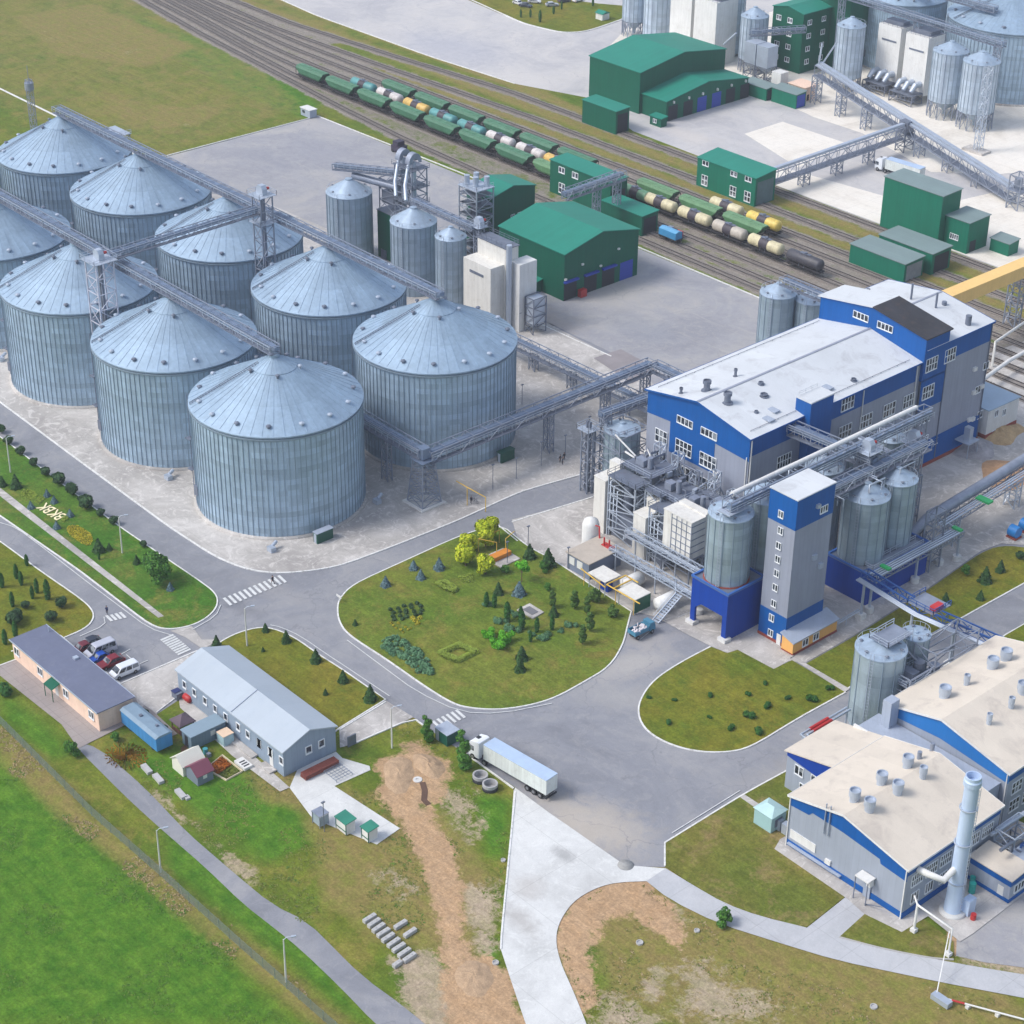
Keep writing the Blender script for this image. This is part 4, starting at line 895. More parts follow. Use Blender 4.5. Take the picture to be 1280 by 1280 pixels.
mb = MB(); mb.box(X1b,X1b+.12,101.5,119.7,.9,6.0); mb.box(X1b-10,X1b+.12,119.6,119.75,.9,6); mb.build('blue_plinth', m_blue, tall)
mb = MB(); mb.box(X1b,X1b+.2,98.6,119.8,0,.9); mb.build('brick_plinth', m_brick, tall)
for (a,b,w,h,nx,ny,pl) in [(845,508,3.3,2.6,4,2,.12),(828,638,3.3,2.6,4,2,.12),(813,755,3.2,2.6,4,2,0),(800,880,3.2,2.6,4,2,0),(932,465,3.2,2.6,4,2,.07),(1100,515,1.6,1.4,2,1,0),(1062,628,1.6,1.4,2,1,0),(1072,745,1.6,1.4,2,1,0),(865,868,.9,1.2,1,1,0)]:
    y, z = onX(940+a/3.765, 320+b/3.765, X1b+pl); window(tall,'+x',y,z,w,h,nx,ny,X1b+pl)
for (a,b) in ((513,283),(627,333)): x,z = onY(940+a/3.765,320+b/3.765,98.4); window(tall,'-y',x,z,3.6,1.2,4,1,98.4)
for (a,b) in ((1045,530),(1040,640),(1078,612),(1035,765),(1018,768)): y,z = onX(940+a/3.765,320+b/3.765,X1b); facebox(tall,'air_conditioner',m_white,'+x',y-.5,y+.5,z-.4,z+.4,X1b,.5)
for (px,py,r,hh) in [(940+865/3.765,320+240/3.765,.22,3),(940+748/3.765,320+205/3.765,.22,3.4),(940+545/3.765,320+185/3.765,.4,1.4),(940+1020/3.765,320+295/3.765,.6,.7),(940+905/3.765,320+225/3.765,.5,.5)]:
    p = G(px,py,28); mb = MB(); mb.cyl((p.x,p.y),r,26.5,28.0+hh,10); mb.build('roof_ventilator', m_galvd, tall)
mb = MB(); mb.bar((59.6,106,28.35),(59.6,120,28.35),.5,.08); mb.build('ridge_cap', m_greyw, tall)
facebox(tall,'downpipe',m_galvd,'+x',119.3,119.5,1,26.2,X1b+.07,.15); facebox(tall,'downpipe',m_galvd,'+x',105.6,105.8,1,22,X1b+.07,.15)
ann = shed_box('white_annex','small white two-storey annex with a pale roof beyond the blue plinth end', 60,73.6,121.2,131.5,6.6,m_white,M('pale_blue_roof',(150,172,192),.5,var=.06),slope=-.3)
mb = MB(); mb.box(73.6,73.75,121.2,131.5,0,1.1); mb.box(60,73.75,121.05,121.2,0,1.1); mb.build('brick_plinth', m_brick, ann)
for (a,b) in ((1150,740),(1185,735),(1135,835),(1172,820)): y,z = onX(940+a/3.765,320+b/3.765,73.6); window(ann,'+x',y,z,1.0,1.3,2,1,73.6)
hood = thing('loading_hood','small grey hood and duct at the blue plinth near the sand heaps','hood',(75,113,0))
mb = MB(); mb.box(73,76.5,111.5,115,3.2,3.4); mb.box(74.2,75.6,112.6,113.8,3.4,6.2); 
for xx,yy in ((76.3,111.7),(76.3,114.8)): mb.bar((xx,yy,0),(xx,yy,3.2),.15)
mb.build('hood', m_galvl, hood)
# --- stair tower building
tw = thing('workhouse_tower','slim grey tower with a blue top and blue base, small paired windows up its side','building',(94.5,38,0))
tx0,tx1,ty0,ty1,th_ = 91.4,97.3,33.8,43.1,28.6
mb = MB(); mb.box(tx0,tx1,ty0,ty1,0,th_); mb.build('wall', m_greyw, tw)
mb = MB(); mb.box(tx0-.05,tx1+.05,ty0-.05,ty1+.05,th_-5.6,th_+.05); mb.build('blue_top', m_blue, tw)
mb = MB(); mb.box(tx0-.05,tx1+.05,ty0-.05,ty1+.05,.7,5.9); mb.build('blue_base', m_blue, tw)
mb = MB(); mb.box(tx0-.1,tx1+.1,ty0-.1,ty1+.1,0,.7); mb.build('brick_plinth', m_brick, tw)
mb = MB(); mb.box(tx0-.15,tx1+.15,ty0-.15,ty1+.15,th_+.05,th_+.25); mb.build('roof', m_roofw, tw)
for k,(a,b) in enumerate([(137,10),(135,88),(126,158),(122,222),(117,288),(110,355),(103,430),(93,497),(88,568)]):
    x,z = onY(940+a/3.765,640+b/3.765,ty0-.05); window(tw,'-y',x,z,.95,1.15,2,1,ty0-.05,bar=.09)
y,z = onX(940+338/3.765,320+1190/3.765,tx1+.05); window(tw,'+x',y,z,1.7,1.1,3,1,tx1+.05)
x,z = onY(940+125/3.765,640+605/3.765,ty0-.1); facebox(tw,'door',m_white,'-y',x-.45,x+.45,.1,2.2,ty0-.1,.08)
y,z = onX(940+310/3.765,320+1175/3.765,tx1+.05); facebox(tw,'wall_fan',m_galvl,'+x',y-.5,y+.3,z-.3,z+.4,tx1+.05,.5)
for (a,b) in ((290,210),(318,250)): y,z = onX(940+a/3.765,640+b/3.765,tx1); facebox(tw,'wall_fan',m_greyl,'+x',y-.5,y+.5,z-.5,z+.5,tx1,.45)
pe = shed_box('orange_lodge','little orange rendered lodge with a grey lean-to roof against the slim tower',97.4,99.9,32.9,44.2,2.6,M('orange_render',(226,170,96),.75,var=.05,streak=.05),m_greyl,slope=.9,dirx=True,over=.3)
mb = MB(); mb.box(97.4,100.0,32.8,44.3,0,.5); mb.build('brick_plinth', m_brick, pe)
for (a,b) in ((250,612),(300,585)): y,z = onX(940+a/3.765,640+b/3.765,99.9); window(pe,'+x',y,min(z,1.7),1.3,1.2,2,1,99.9)
mb = MB(); mb.box(97.2,100.2,32,33,0,.3); mb.build('step', m_conc, pe)
# --- blue silo plinths
def legged_box(label, x0,x1,y0,y1,h,arch):
    t = thing('silo_plinth',label,'plinth',((x0+x1)/2,(y0+y1)/2,0)); w=.5
    mb = MB()
    if arch:   # drive-through opening facing the lawn
        mb.extr([(x0,0),(x0+1.0,0),(x0+1.0,3.6),(x0+2.4,4.8),(x1-1.0,4.8),(x1-1.0,0),(x1,0),(x1,h),(x0,h)],'y',y0,y0+w)
        mb.extr([(x0,0),(x0+1.0,0),(x0+1.0,4.8),(x1-1.0,4.8),(x1-1.0,0),(x1,0),(x1,h),(x0,h)],'y',y1-w,y1)
        mb.box(x0,x0+w,y0+w,y1-w,4.8,h); mb.box(x1-w,x1,y0+w,y1-w,0,h)
    else:
        mb.box(x0,x1,y0,y1,0,h)
    mb.build('wall', m_blued, t)
    mb = MB(); mb.box(x0-.1,x1+.1,y0-.1,y1+.1,h,h+.12); mb.build('deck', m_galvd, t)
    mb = MB()
    for a in (x0,x1): mb.box(a-.18,a+.18,y0-.12,y1+.12,h+.12,h+.5)
    for b in (y0,y1): mb.box(x0+.19,x1-.19,b-.12,b+.12,h+.12,h+.5)
    mb.build('parapet', M('blue_parapet',(52,98,170),.5,var=.05), t)
    if arch:
        for (a,b) in ((x0+.4,y0+.2),(x1-.4,y0+.2),(x0+.4,y1-.2)): m2 = MB(); m2.box(a-.9,a+.9,b-.8,b+.8,.1,.75); m2.build('footing', m_conw, t)
    return t
legged_box('bright blue drive-through plinth with a chamfered opening under a silo, beside the slim tower',81.3,89.6,27.4,36.5,9.2,True)
legged_box('closed dark blue plinth carrying the two front silos right of the slim tower',88.6,97.8,54.4,71.2,6.2,False)
m_clw = silo_mat('cluster_tank_sheet',(150,168,178),10,1.15,metal=.25,rough=.4)
GC = 'silos of the cluster beside the mill'
kw = dict(ribs=14, group=GC, wm=m_clw)
small_silo('hopper_silo','pale silo standing on the drive-through blue plinth, left of the slim tower',85.2,31.6,3.75,22.2,z0=9.2,A=1.7,ring=m_brick,**kw)
small_silo('hopper_silo','silo hidden half behind the slim tower, beside the one on the drive-through plinth',85.2,40.6,3.75,22.2,z0=0,A=1.7,ring=None,**kw)
small_silo('hopper_silo','front silo of the cluster nearest the slim tower on the dark blue plinth',92.2,58.9,4.0,18.6,z0=6.2,A=1.9,ring=None,**kw)
small_silo('hopper_silo','narrower front silo of the cluster at the far end of the dark blue plinth',92.4,67.1,3.4,18.9,z0=6.2,A=1.7,ring=None,**kw)
small_silo('hopper_silo','rear silo of the cluster close to the mill wall, below the long white pipe',82.8,69.2,2.7,18.8,z0=0,A=1.5,**kw)
small_silo('hopper_silo','rearmost silo of the cluster nearest the mill stair bay',81.6,78.3,2.7,18.8,z0=0,A=1.5,**kw)
small_silo('hopper_silo','rear silo of the cluster mostly hidden behind the slim tower roof',80.6,61.2,3.4,18.4,z0=0,A=1.7,**kw)
small_silo('hopper_silo','dull silo at the gable corner of the mill with a flat disc roof',41.2,49.6,3.4,14.2,z0=0,A=1.0,**kw)
small_silo('hopper_silo','lone silo beyond the white mill roof at its left edge',20.5,116.5,3.85,16,z0=0,A=1.9,**kw)
small_silo('hopper_silo','second silo beyond the white mill roof, half hidden beside the lone one',26,121,3.4,15,z0=0,A=1.6,**kw)
gantry('rising conveyor from the mill end block down to the silos beyond its roof',(22,116,18.5),(50,112,20.5),2.0,1.8,1.1,step=2.5)
# pipes and gantries over the cluster
t = thing('enclosed_pipe_gantry','long white pipe and covered gantry crossing over the silo cluster beside the slim tower','gantry',(85,55,0))
mb = MB(); truss(mb,(86.4,29,23.9),(86.4,82,23.9),2.0,1.8,2.6,.18,.1); mb.build('truss_frame', m_galv, t)
mb = MB(); mb.tube([(85.2,31.5,25.6),(85.2,80,25.6)],.45,12); mb.build('white_pipe', m_white, t)
mb = MB(); mb.bar((86.9,29,24.7),(86.9,82,24.7),1.1,.8); mb.build('conveyor_casing', m_belt, t)
mb = MB(); mb.box(85.2,88,28,32.5,23.7,23.85); rail(mb,[(87.9,28.2,23.9),(87.9,82,23.9)]); rail(mb,[(84.2,34,23.9),(84.2,82,23.9)]); mb.build('railing', m_galvl, t)
for yy in (46,64,80): mb = MB(); lattice(mb,85.6,87.4,yy-.8,yy+.8,0,23.9,3,.2,.12); mb.build('support_leg', m_galv, t)
gantry('covered gantry running out from the mill wall over the silo cluster',(72.3,61.2,21.6),(90,62.8,21.4),2.4,2.2,1.5,step=2.6)
gantry('gantry with railings passing over the two silos on the dark blue plinth',(90.6,48,20.6),(90.6,77,20.6),2.2,2.0,1.2,(.06,),step=2.6)
gantry('low grey gantry behind the slim tower leading towards the cluster',(88.2,44,18.2),(88.2,60,19.8),1.6,1.6,1.1,step=2.4)
elevator('elevator tower in the middle of the silo cluster where the gantries cross',88.4,62.8,24.2,2.4,2.4,2.6)
elevator('elevator tower with twisted pipes right of the cluster at the low roofs',88,76.5,21,2.2,2.2,2.6)
# process steelwork in front of the gable
t = thing('process_scaffold','dense lattice steel scaffold with zigzag stairs, pipes and decks in front of the mill gable','scaffold',(62,43.5,0))
for (a,b,c,d,hh) in ((50.5,57.5,41,47,13.4),(58.3,65,40.2,46.5,11.8),(65.8,74,39.5,47,12.2)):
    mb = MB(); lattice(mb,a,b,c,d,0,hh,2.3,.26,.16); lattice(mb,(a+b)/2-1,(a+b)/2+1,c+1.5,d-1.5,0,hh,2.3,.2,.12); mb.build('lattice_frame', m_galvl, t)
    for z in (hh*.34,hh*.67,hh):
        mb = MB(); mb.box(a-.4,b+.4,c-.4,d+.4,z,z+.12); mb.build('deck', m_galvd, t)
    mb = MB(); rail(mb,[(a-.4,c-.4,hh+.1),(b+.4,c-.4,hh+.1),(b+.4,d+.4,hh+.1)]); mb.build('railing', m_galvl, t)
    mb = MB(); mb.cyl(((a+b)/2-1,(c+d)/2),1.3,hh*.36,hh*.66,14); mb.cyl(((a+b)/2+1.8,(c+d)/2),.8,.3,hh-.2,12); mb.lathe([(1.2,1.8),(.3,0)],((a+b)/2-1,(c+d)/2,hh*.36-1.8),12); mb.build('vessel', m_galv, t)
mb = MB()
random.seed(3)
for k in range(26):
    x = random.uniform(50,75); y = random.uniform(41,49); z = random.uniform(5,15); dx = random.choice((-5,5,0)); dy = 0 if dx else random.choice((-3,3))
    mb.tube([(x,y,z-random.uniform(2,6)),(x,y,z),(x+dx,y+dy,z),(x+dx,y+dy,z-random.uniform(1,4))],random.uniform(.1,.26),8)
mb.build('pipework', m_galvd, t)
mb = MB()
for (a,b,c,d,z0,z1) in ((52,54,42.5,44,13.6,14.8),(60,61.6,42,43.6,12,13.4),(67,68.4,41,42.6,12.4,13.6),(71,72.6,43,44.6,12.4,14.2)): mb = MB(); mb.box(a,b,c,d,z0,z1); mb.cyl(((a+b)/2+2,(c+d)/2),.5,z0,z1+1,10); mb.build('roof_equipment', m_galv, t)
for (a,b,c,d,hh) in ((50.8,57.6,37,40.6,12.6),(62.3,66.4,36,39.8,11.4),(58.6,62.4,38.6,40.2,12.4)):
    mb = MB(); lattice(mb,a,b,c,d,0,hh,1.9,.24,.15); mb.build('lattice_frame', m_galvl, t)
    mb = MB(); mb.box(a-.2,b+.2,c-.2,d+.2,hh,hh+.1); rail(mb,[(a-.2,d,hh),(a-.2,c-.2,hh),(b+.2,c-.2,hh),(b+.2,d,hh)]); mb.build('deck', m_galvd, t)
    mb = MB(); mb.box(a+.5,b-.5,c+.5,d-.3,.2,hh*.45); mb.cyl(((a+b)/2,(c+d)/2),.9,hh*.5,hh*.9,10); mb.build('vessel', m_galvd, t)
    mb = MB(); [mb.tube([(a+.4+j*.9,c+.1,.3+j),(a+.4+j*.9,c+.1,hh-1-j*.7),(a+1.6+j*.9,c+.3,hh-.4-j*.7)],.12,6) for j in range(3)]; mb.build('pipes', m_galvl, t)
t = thing('white_duct','white curved steel duct loop rising behind the dull silo','duct',(47,46,0))
mb = MB(); mb.tube([(45.5,46.4,12),(51,45.5,12.2),(51.6,45.3,15),(52.4,45.2,15.8),(53.2,45,15),(53.4,45,12.5)],.22,8); mb.bar((44,45,15.5),(52,44.5,12.8),.22); mb.build('duct_pipe', m_white, t)
mb = MB(); rail(mb,[(38,46,14.4),(44,46,14.4),(44.5,52,14.4)]); lattice(mb,37.6,44.8,45.6,53.4,0,14.4,3,.22,.14); mb.build('support_frame', m_galv, t)
elevator('orange-marked elevator tower left of the dull silo at the mill corner',36.4,45.5,13.5,1.8,1.8,2.4,head=False)
# filters
def filt(label,x0,x1,y0,y1,z0,h,h2,mat=None,grid=False,legs=False):
    t = thing('bag_filter',label,'filter',((x0+x1)/2,(y0+y1)/2,0)); m = mat or m_whitec
    mb = MB(); mb.box(x0,x1,y0,y1,z0,h); mb.build('body', m, t)
    mb = MB(); mb.box(x0+.2,x1,y1,y1+1.6,z0,h2); mb.build('rear_body', m, t)
    mb = MB(); mb.box(x0-.1,x1+.1,y0-.1,y1+1.7,h,h+.01) if 0 else mb.box(x0-.1,x1+.1,y0-.1,y1,h,h+.14); mb.build('cap', m_whitec, t)
    if grid:
        mb = MB()
        for i in range(6): z = h-.9-i*1.35; mb.box(x0+2,x1+.08,y0-.1,y0-.02,z,z+.14); mb.box(x1+.02,x1+.1,y0,y1,z,z+.14)
        for i in range(5): x = x0+2+i*(x1-x0-2)/4; mb.box(x-.06,x+.06,y0-.1,y0-.02,z0,h-.1)
        mb.build('panel_ribs', m_galv, t)
    if legs:
        mb = MB(); mb.lathe([(1,0)],(0,0,0),4) if 0 else None; w=x1-x0; cx=(x0+x1)/2; cy=(y0+y1)/2
        mb.add([(x0,y0,z0),(x1,y0,z0),(x1,y1,z0),(x0,y1,z0),(cx-.4,cy-.4,z0-3),(cx+.4,cy-.4,z0-3),(cx+.4,cy+.4,z0-3),(cx-.4,cy+.4,z0-3)],[(0,4,5,1),(1,5,6,2),(2,6,7,3),(3,7,4,0),(4,7,6,5)]); mb.build('hopper', m_galvl, t)
        mb = MB(); lattice(mb,x0,x1,y0,y1,0,z0,2.4,.22,.13); mb.build('legs', m_galv, t)
    return t
filt('white filter tower with stepped top at the left of the scaffold, beside the white boiler',47.4,50.3,36.6,40.2,0,11.2,13.4)
filt('white filter tower with stepped top in the middle of the scaffold front',59.0,62.0,35.4,38.4,0,9.0,11.2)
filt('wide white filter with gridded panel ribs standing beside the drive-through plinth',66.6,73.4,35.2,38.6,5.4,13.2,13.6,grid=True,legs=True)
# boiler house and pads
t = shed_box('pump_house','low grey pump house with flat beige roof and two white shutters by the garden edge',54.6,60.2,23.4,31.4,3.4,M('slate_wall',(112,122,142),.7,var=.08),M('beige_flat_roof',(178,168,156),.8,var=.08,dirt=(150,138,126),dirtamt=.4),slope=.1)
for x in (55.8,57.9): facebox(t,'shutter',m_white,'-y',x-.7,x+.7,1.4,2.9,23.4,.08)
t = thing('white_boiler','upright white drum with rounded top on the pump house roof edge','boiler',(53.6,30.6,0))
mb = MB(); mb.lathe([(1.6,0.1),(1.6,5.2),(1.3,6.1),(.5,6.6),(.01,6.7)],(52.4,31.2,0),20,2); mb.build('drum', m_white, t)
mb = MB(); mb.tube([(53.4,31,5.6),(54.6,31.2,5.7),(55.2,30.8,3.4)],.16,8); mb.build('red_flue', m_red, t)
t = thing('red_flues','pair of short red flue pipes on the pump house roof','flue',(58,30,3.4))
for dx in (0,1.3): mb = MB(); mb.tube([(57.6+dx,29.6,3.4),(57.6+dx,29.6,5.4)],.16,10); mb.build('flue_pipe', m_red, t)
mb = MB(); mb.box(57,59.6,29.4,30.6,3.64,3.8); mb.build('curb', m_red, t)
t = thing('pipe_bridge','long pipe bridge with two parallel decks running past the filters to the drive-through plinth','pipe bridge',(70,31,0))
for (yy,zz) in ((33.6,5.6),(29.8,3.4)):
    mb = MB(); truss(mb,(59.5,yy,zz),(81,yy,zz),1.5,1.0,2.2,.16,.1); mb.build('truss_frame', m_galvl, t)
    mb = MB(); mb.box(59.5,81,yy-.6,yy+.6,zz-.1,zz); mb.build('deck', m_galvd, t)
    mb = MB()
    for o_ in (-.4,0,.4): mb.tube([(58.8,yy+o_,zz-1.5),(59,yy+o_,zz+.35),(80.8,yy+o_,zz+.35)],.14,8)
    mb.build('pipes', m_galvl, t)
for x in (61,66,71,76,80.5):
    for yy in (29.2,34.2): mb = MB(); mb.bar((x,yy,0),(x,yy,5.6),.2); mb.build('post', m_galvl, t)
mb = MB()
for x,yy in ((76,28.8),(80.6,30.5),(81,33)): mb.cyl((x,yy),.7,.1,1.0,10)
mb.build('footing', m_conw, t)
for k,(x,y,lab,mt) in enumerate([(63.9,22.9,'flat beige canopy over a blue cabinet beside the pump house','b'),(71.4,22.9,'flat beige canopy with a green side panel near the gas pipes','g')]):
    t = thing('canopy',lab,'canopy',(x,y,0)); mb = MB(); mb.box(x-2.2,x+2.2,y-1.2,y+2.6,3.0,3.15); mb.build('roof', m_whitec, t)
    mb = MB()
    for a in (-2,2):
        for b in (-1,2.4): mb.bar((x+a,y+b,.1),(x+a,y+b,3),.12)
    mb.build('posts', m_galvl, t)
    mb = MB(); (mb.box(x+2.1,x+2.2,y-1.2,y+2.6,.3,3.0) if mt=='g' else mb.box(x-.5,x+1.5,y+.2,y+1.4,.1,2.2)); mb.build('panel' if mt=='g' else 'cabinet', M('dark_green_panel',(10,84,62),.5) if mt=='g' else m_blued, t)
for (x,y,lab) in ((67.2,27.2,'white horizontal pressure tank nearer the pump house'),(75.6,27.4,'white horizontal pressure tank by the metal stair')):
    t = thing('pressure_tank',lab,'tank',(x,y,0)); mb = MB(); mb.tube([(x,y-2.4,1.6),(x,y-2.1,1.6),(x,y+2.1,1.6),(x,y+2.4,1.6)],[.4,1.25,1.25,.4],16); mb.build('tank', m_white, t)
    mb = MB(); [mb.box(x-.8,x+.8,y+o_-.2,y+o_+.2,.1,.8) for o_ in (-1.2,1.2)]; mb.build('saddle', m_conw, t)
t = thing('gas_pipeline','yellow gas pipe on posts along the garden edge below the canopies','pipe',(66,22,0))
mb = MB(); mb.tube([(60,21.6,3.2),(66.5,21.4,2.4),(66.8,21.4,3.2),(75,21.4,3.2)],.12,8); mb.tube([(66.8,21.5,3.2),(66.8,26,3.2),(70,26,3.2)],.14,8); mb.tube([(68.5,21.5,3.2),(68.5,26,3.2)],.14,8)
for x in (61,65,69,73.5): mb.bar((x,21.5,.1),(x,21.5,3.2),.1)
mb.build('yellow_pipe', m_yel, t)
t = thing('metal_stair','grey metal stair rising to the pipe bridge near the last canopy','stair',(78,26,0)); mb = MB()
for i in range(12): mb.box(76.9,78.3,22.8+i*.48,23.25+i*.48,.2+i*.28,.26+i*.28)
for x in (76.9,78.3): mb.bar((x,22.8,.2),(x,28.4,3.5),.12,.25); mb.bar((x,22.8,1.2),(x,28.4,4.5),.06)
mb.build('treads', m_galvl, t)
# --- right side pipe bridge, blue steel and platform silos
t = thing('pipe_rack','silver pipes with green valves on posts beside the dark blue plinth','pipe rack',(98.5,66,0))
mb = MB()
for o_ in (-.7,-.2,.3,.8): mb.tube([(98.6+o_,54.6,6.6),(98.6+o_,78.8,6.6)],.16,8)
mb.tube([(98.4,78.8,6.6),(93.5,78.9,6.6),(91,78.9,5)],.18,8); mb.build('pipes', m_galvl, t)
mb = MB(); truss(mb,(98.6,54.4,5.6),(98.6,79,5.6),2.0,.9,2.5,.16,.1,top=False); mb.build('rack_frame', m_galv, t)
mb = MB(); [mb.box(97.6,99.6,y-.4,y+.4,6.75,7.1) for y in (58,78.2)]; mb.build('valves', m_green2, t)
for (x,y) in ((99.5,53.4),(98.6,67.2),(97.6,75.4),(98.8,79)):
    mb = MB(); mb.bar((x,y,.1),(x,y,5.7),.35); mb.build('post', m_galvl, t); mb = MB(); mb.cyl((x,y),.8,.1,1.1,12); mb.build('footing', m_conw, t)
t = thing('large_duct_bridge','big silver round duct on lattice legs crossing the concrete yard to the right edge','duct',(93,95,0))
mb = MB(); mb.tube([(93,70.5,4.5),(93.2,76,7.4),(90,131,7.8)],.95,16); mb.build('large_duct', m_galv, t)
mb = MB()
for o_ in (1.7,2.2,2.8): mb.tube([(93.4+o_,77,6.8),(90.4+o_,131,7.0)],.15,8)
mb.build('pipes', m_galvl, t)
mb = MB(); truss(mb,(95,77,5.8),(92,131,6.0),2.4,.9,3,.16,.1,top=False); mb.build('rack_frame', m_galv, t)
mb = MB(); mb.box(94,97,89.5,91,6.9,7.3); mb.build('valves', m_green2, t)
for (x,y) in ((93.3,83),(92.5,103),(91.4,121)): mb = MB(); lattice(mb,x-.4,x+2,y-.8,y+.8,0.1,5.8,1.9,.2,.12); mb.build('support_leg', m_galvl, t)
t = thing('heap_of_pipes','tangled grey machinery at the foot of the big silver duct','machinery',(93.5,72.5,0))
mb = MB(); random.seed(5)
for k in range(14): x=random.uniform(90,96.5); y=random.uniform(72,76); mb.tube([(x,y,.2),(x+random.uniform(-.5,.5),y,random.uniform(2,6)),(x+random.uniform(-2,2),y+random.uniform(-1,2),random.uniform(2,6))],.2,7)
mb.build('pipework', m_galvd, t); mb = MB(); mb.box(90.5,94,72.3,75,.1,2.4); mb.build('casing', m_galvd, t)
t = thing('blue_walkway_bridge','blue steel walkway bridge with silver pipes from dark plinth to lower hall','bridge',(112,52,0))
Pb = [(98.4,52.4,7.2),(112,51,7.2),(127.5,52.6,7.2)]
mb = MB(); [truss(mb,a,b,1.6,1.3,2.2,.22,.12) for a,b in zip(Pb,Pb[1:])]; mb.build('blue_truss', m_bluesteel, t)
mb = MB()
for o_ in (-1.3,-1.7,-2.1): mb.tube([(p[0],p[1]+o_,p[2]+.2) for p in Pb],.17,8)
mb.build('pipes', m_galvl, t)
for (x,y) in ((99.8,50.8),(111,49.8),(119,50.5),(126,51)):
    mb = MB(); mb.bar((x,y,.1),(x,y,7.2),.35); mb.build('post', m_galvl, t); mb = MB(); mb.box(x-.7,x+.7,y-.7,y+.7,.1,1.0); mb.build('footing', m_conw, t)
t = thing('low_pipe_run','thin low pipes from the lodge to the post of the blue bridge','pipe',(99,49,0)); mb = MB(); [mb.tube([(99.5+o_,44.5,1.6),(99.5+o_,50.3,1.9)],.1,8) for o_ in (0,.4)]; mb.bar((99.7,47,.1),(99.7,47,1.6),.12); mb.build('pipes', m_galvl, t)
m_ew = silo_mat('effluent_tank_sheet',(156,172,180),9,2.2,metal=.25,rough=.4)
small_silo('process_silo','weathered silo with rust-stained collar and railed platform before the beige roofed hall',120.3,29.1,4.0,14.0,z0=0,A=.9,ribs=12,wm=m_ew,group=None)
SX_, SY_ = G(1145,793,13.2).x, G(1145,793,13.2).y
small_silo('process_silo','short silo with flat silver top behind the rust-stained one, among grey platforms',SX_,SY_,2.3,13.4,z0=5,A=.15,ribs=10,wm=m_ew,group=None)
DKx, DKy = G(1158,757,13.6).x, G(1158,757,13.6).y
t = thing('platform_steelwork','railed grey and blue steel platforms stepped between the two process silos and the hall','platform',(124,40,0))
for (x0,x1,y0,y1,z) in ((118.6,122.4,28,34,15.4),(DKx-2.6,DKx+2.6,DKy-1.6,DKy+3,13.6),(122.6,126.2,29,34.8,9.2),(122.8,126.4,28.5,41,5.8)):
    mb = MB(); mb.box(x0,x1,y0,y1,z,z+.12); mb.build('deck', m_galv, t)
    mb = MB(); rail(mb,[(x0,y1,z),(x0,y0,z),(x1,y0,z),(x1,y1,z)],1.1,.09); mb.build('railing', m_bluesteel if z == 13.6 else m_galvl, t)
mb = MB(); lattice(mb,122.4,126.6,29,35,0,11,2.7,.22,.13); lattice(mb,122.4,126.6,35,46,0,13.2,2.7,.2,.12); mb.build('lattice_frame', m_galv, t)
mb = MB(); mb.cyl((124.3,34),.9,9.35,11.2,12); mb.tube([(124,34,11),(122,32,14),(121,31,15.4)],.2,8); mb.build('cyclone', m_galvd, t)
mb = MB(); mb.box(123.2,125.6,31,32.6,9.35,10.6); mb.build('gearbox', m_galvd, t)
mb = MB(); mb.cyl((124.6,38),.9,5.95,9,12); mb.build('vessel', m_galv, t)
mb = MB(); mb.box(DKx+1.2,DKx+2.4,DKy-.8,DKy+1.4,13.8,14.5); mb.build('red_equipment', m_red, t)
t = thing('red_pipe_support','pair of white pipes with red ends bending beside the foot of the process silo','pipe',(118,20,0))
mb = MB(); [mb.tube([(118.8+o_,24,4),(118.8+o_,13+o_,4),(127,11.5+o_,4.2)],.2,8) for o_ in (0,.7)]; mb.build('pipes', m_galvl, t)
mb = MB(); [mb.tube([(118.8+o_,19.5,4.02),(118.8+o_,15.2,4.02)],.3,8) for o_ in (0,.7)]; mb.build('red_sleeve', m_red, t)
mb = MB(); [mb.bar((x,y,.1),(x,y,4),.2) for x,y in ((119,13.4),(119.2,20),(119.2,23.6))]; mb.build('post', m_galvl, t)
# --- two beige roofed halls lower right
m_b2 = M('sky_blue_cladding',(24,108,178),.5,var=.05,scale=.2,streak=.05)
m_halw = M('hall_grey_cladding',(150,158,172),.55,var=.05,scale=.2,streak=.06,seam=1.1,seamdark=.95)
hx0,hx1,hy0,hy1,hh,hhr = 132.0,153.4,-4.8,16.3,9.1,11.5
h1 = gable('boiler_hall','nearer hall with broad beige roof, six round roof fans and blue gable band',hx0,hx1,hy0,hy1,hh,hhr,'y',m_halw,m_roofb,over=.35,edgemat=m_white,rx=141.8)
def g1(x): return hh+(hhr-hh)*((x-hx0)/(141.8-hx0) if x < 141.8 else (hx1-x)/(hx1-141.8))
mb = MB(); mb.extr([(hx0,hh-1.6),(135.6,hh-1.3),(136.2,hh-.6),(141.8,hhr-3.0),(148.6,hhr-3.6),(148.8,hhr-4.3),(hx1+.05,hh-2.2),(hx1+.05,hh-.05),(141.8,hhr-.05),(hx0,hh-.05)],'y',hy0-.06,hy0); mb.box(hx1,hx1+.06,hy0,hy1,hh-1.3,hh-.1); mb.build('blue_band', m_blue, h1)
mb = MB(); mb.box(hx0-.05,hx1+.08,hy0-.1,hy0,.3,1.3); mb.box(hx1,hx1+.1,hy0,hy1,.3,1.3); mb.build('blue_plinth', m_blue, h1)
mb = MB(); mb.extr([(122.7,0),(132,0),(132,8.98),(122.7,6.9)],'y',5.3,16.2); mb.build('side_wing_wall', m_halw, h1)
mb = MB(); mb.extr([(122.3,6.8),(132.2,9.1),(132.2,9.32),(122.3,7.02)],'y',4.95,16.6); mb.build('side_wing_roof', m_roofb, h1)
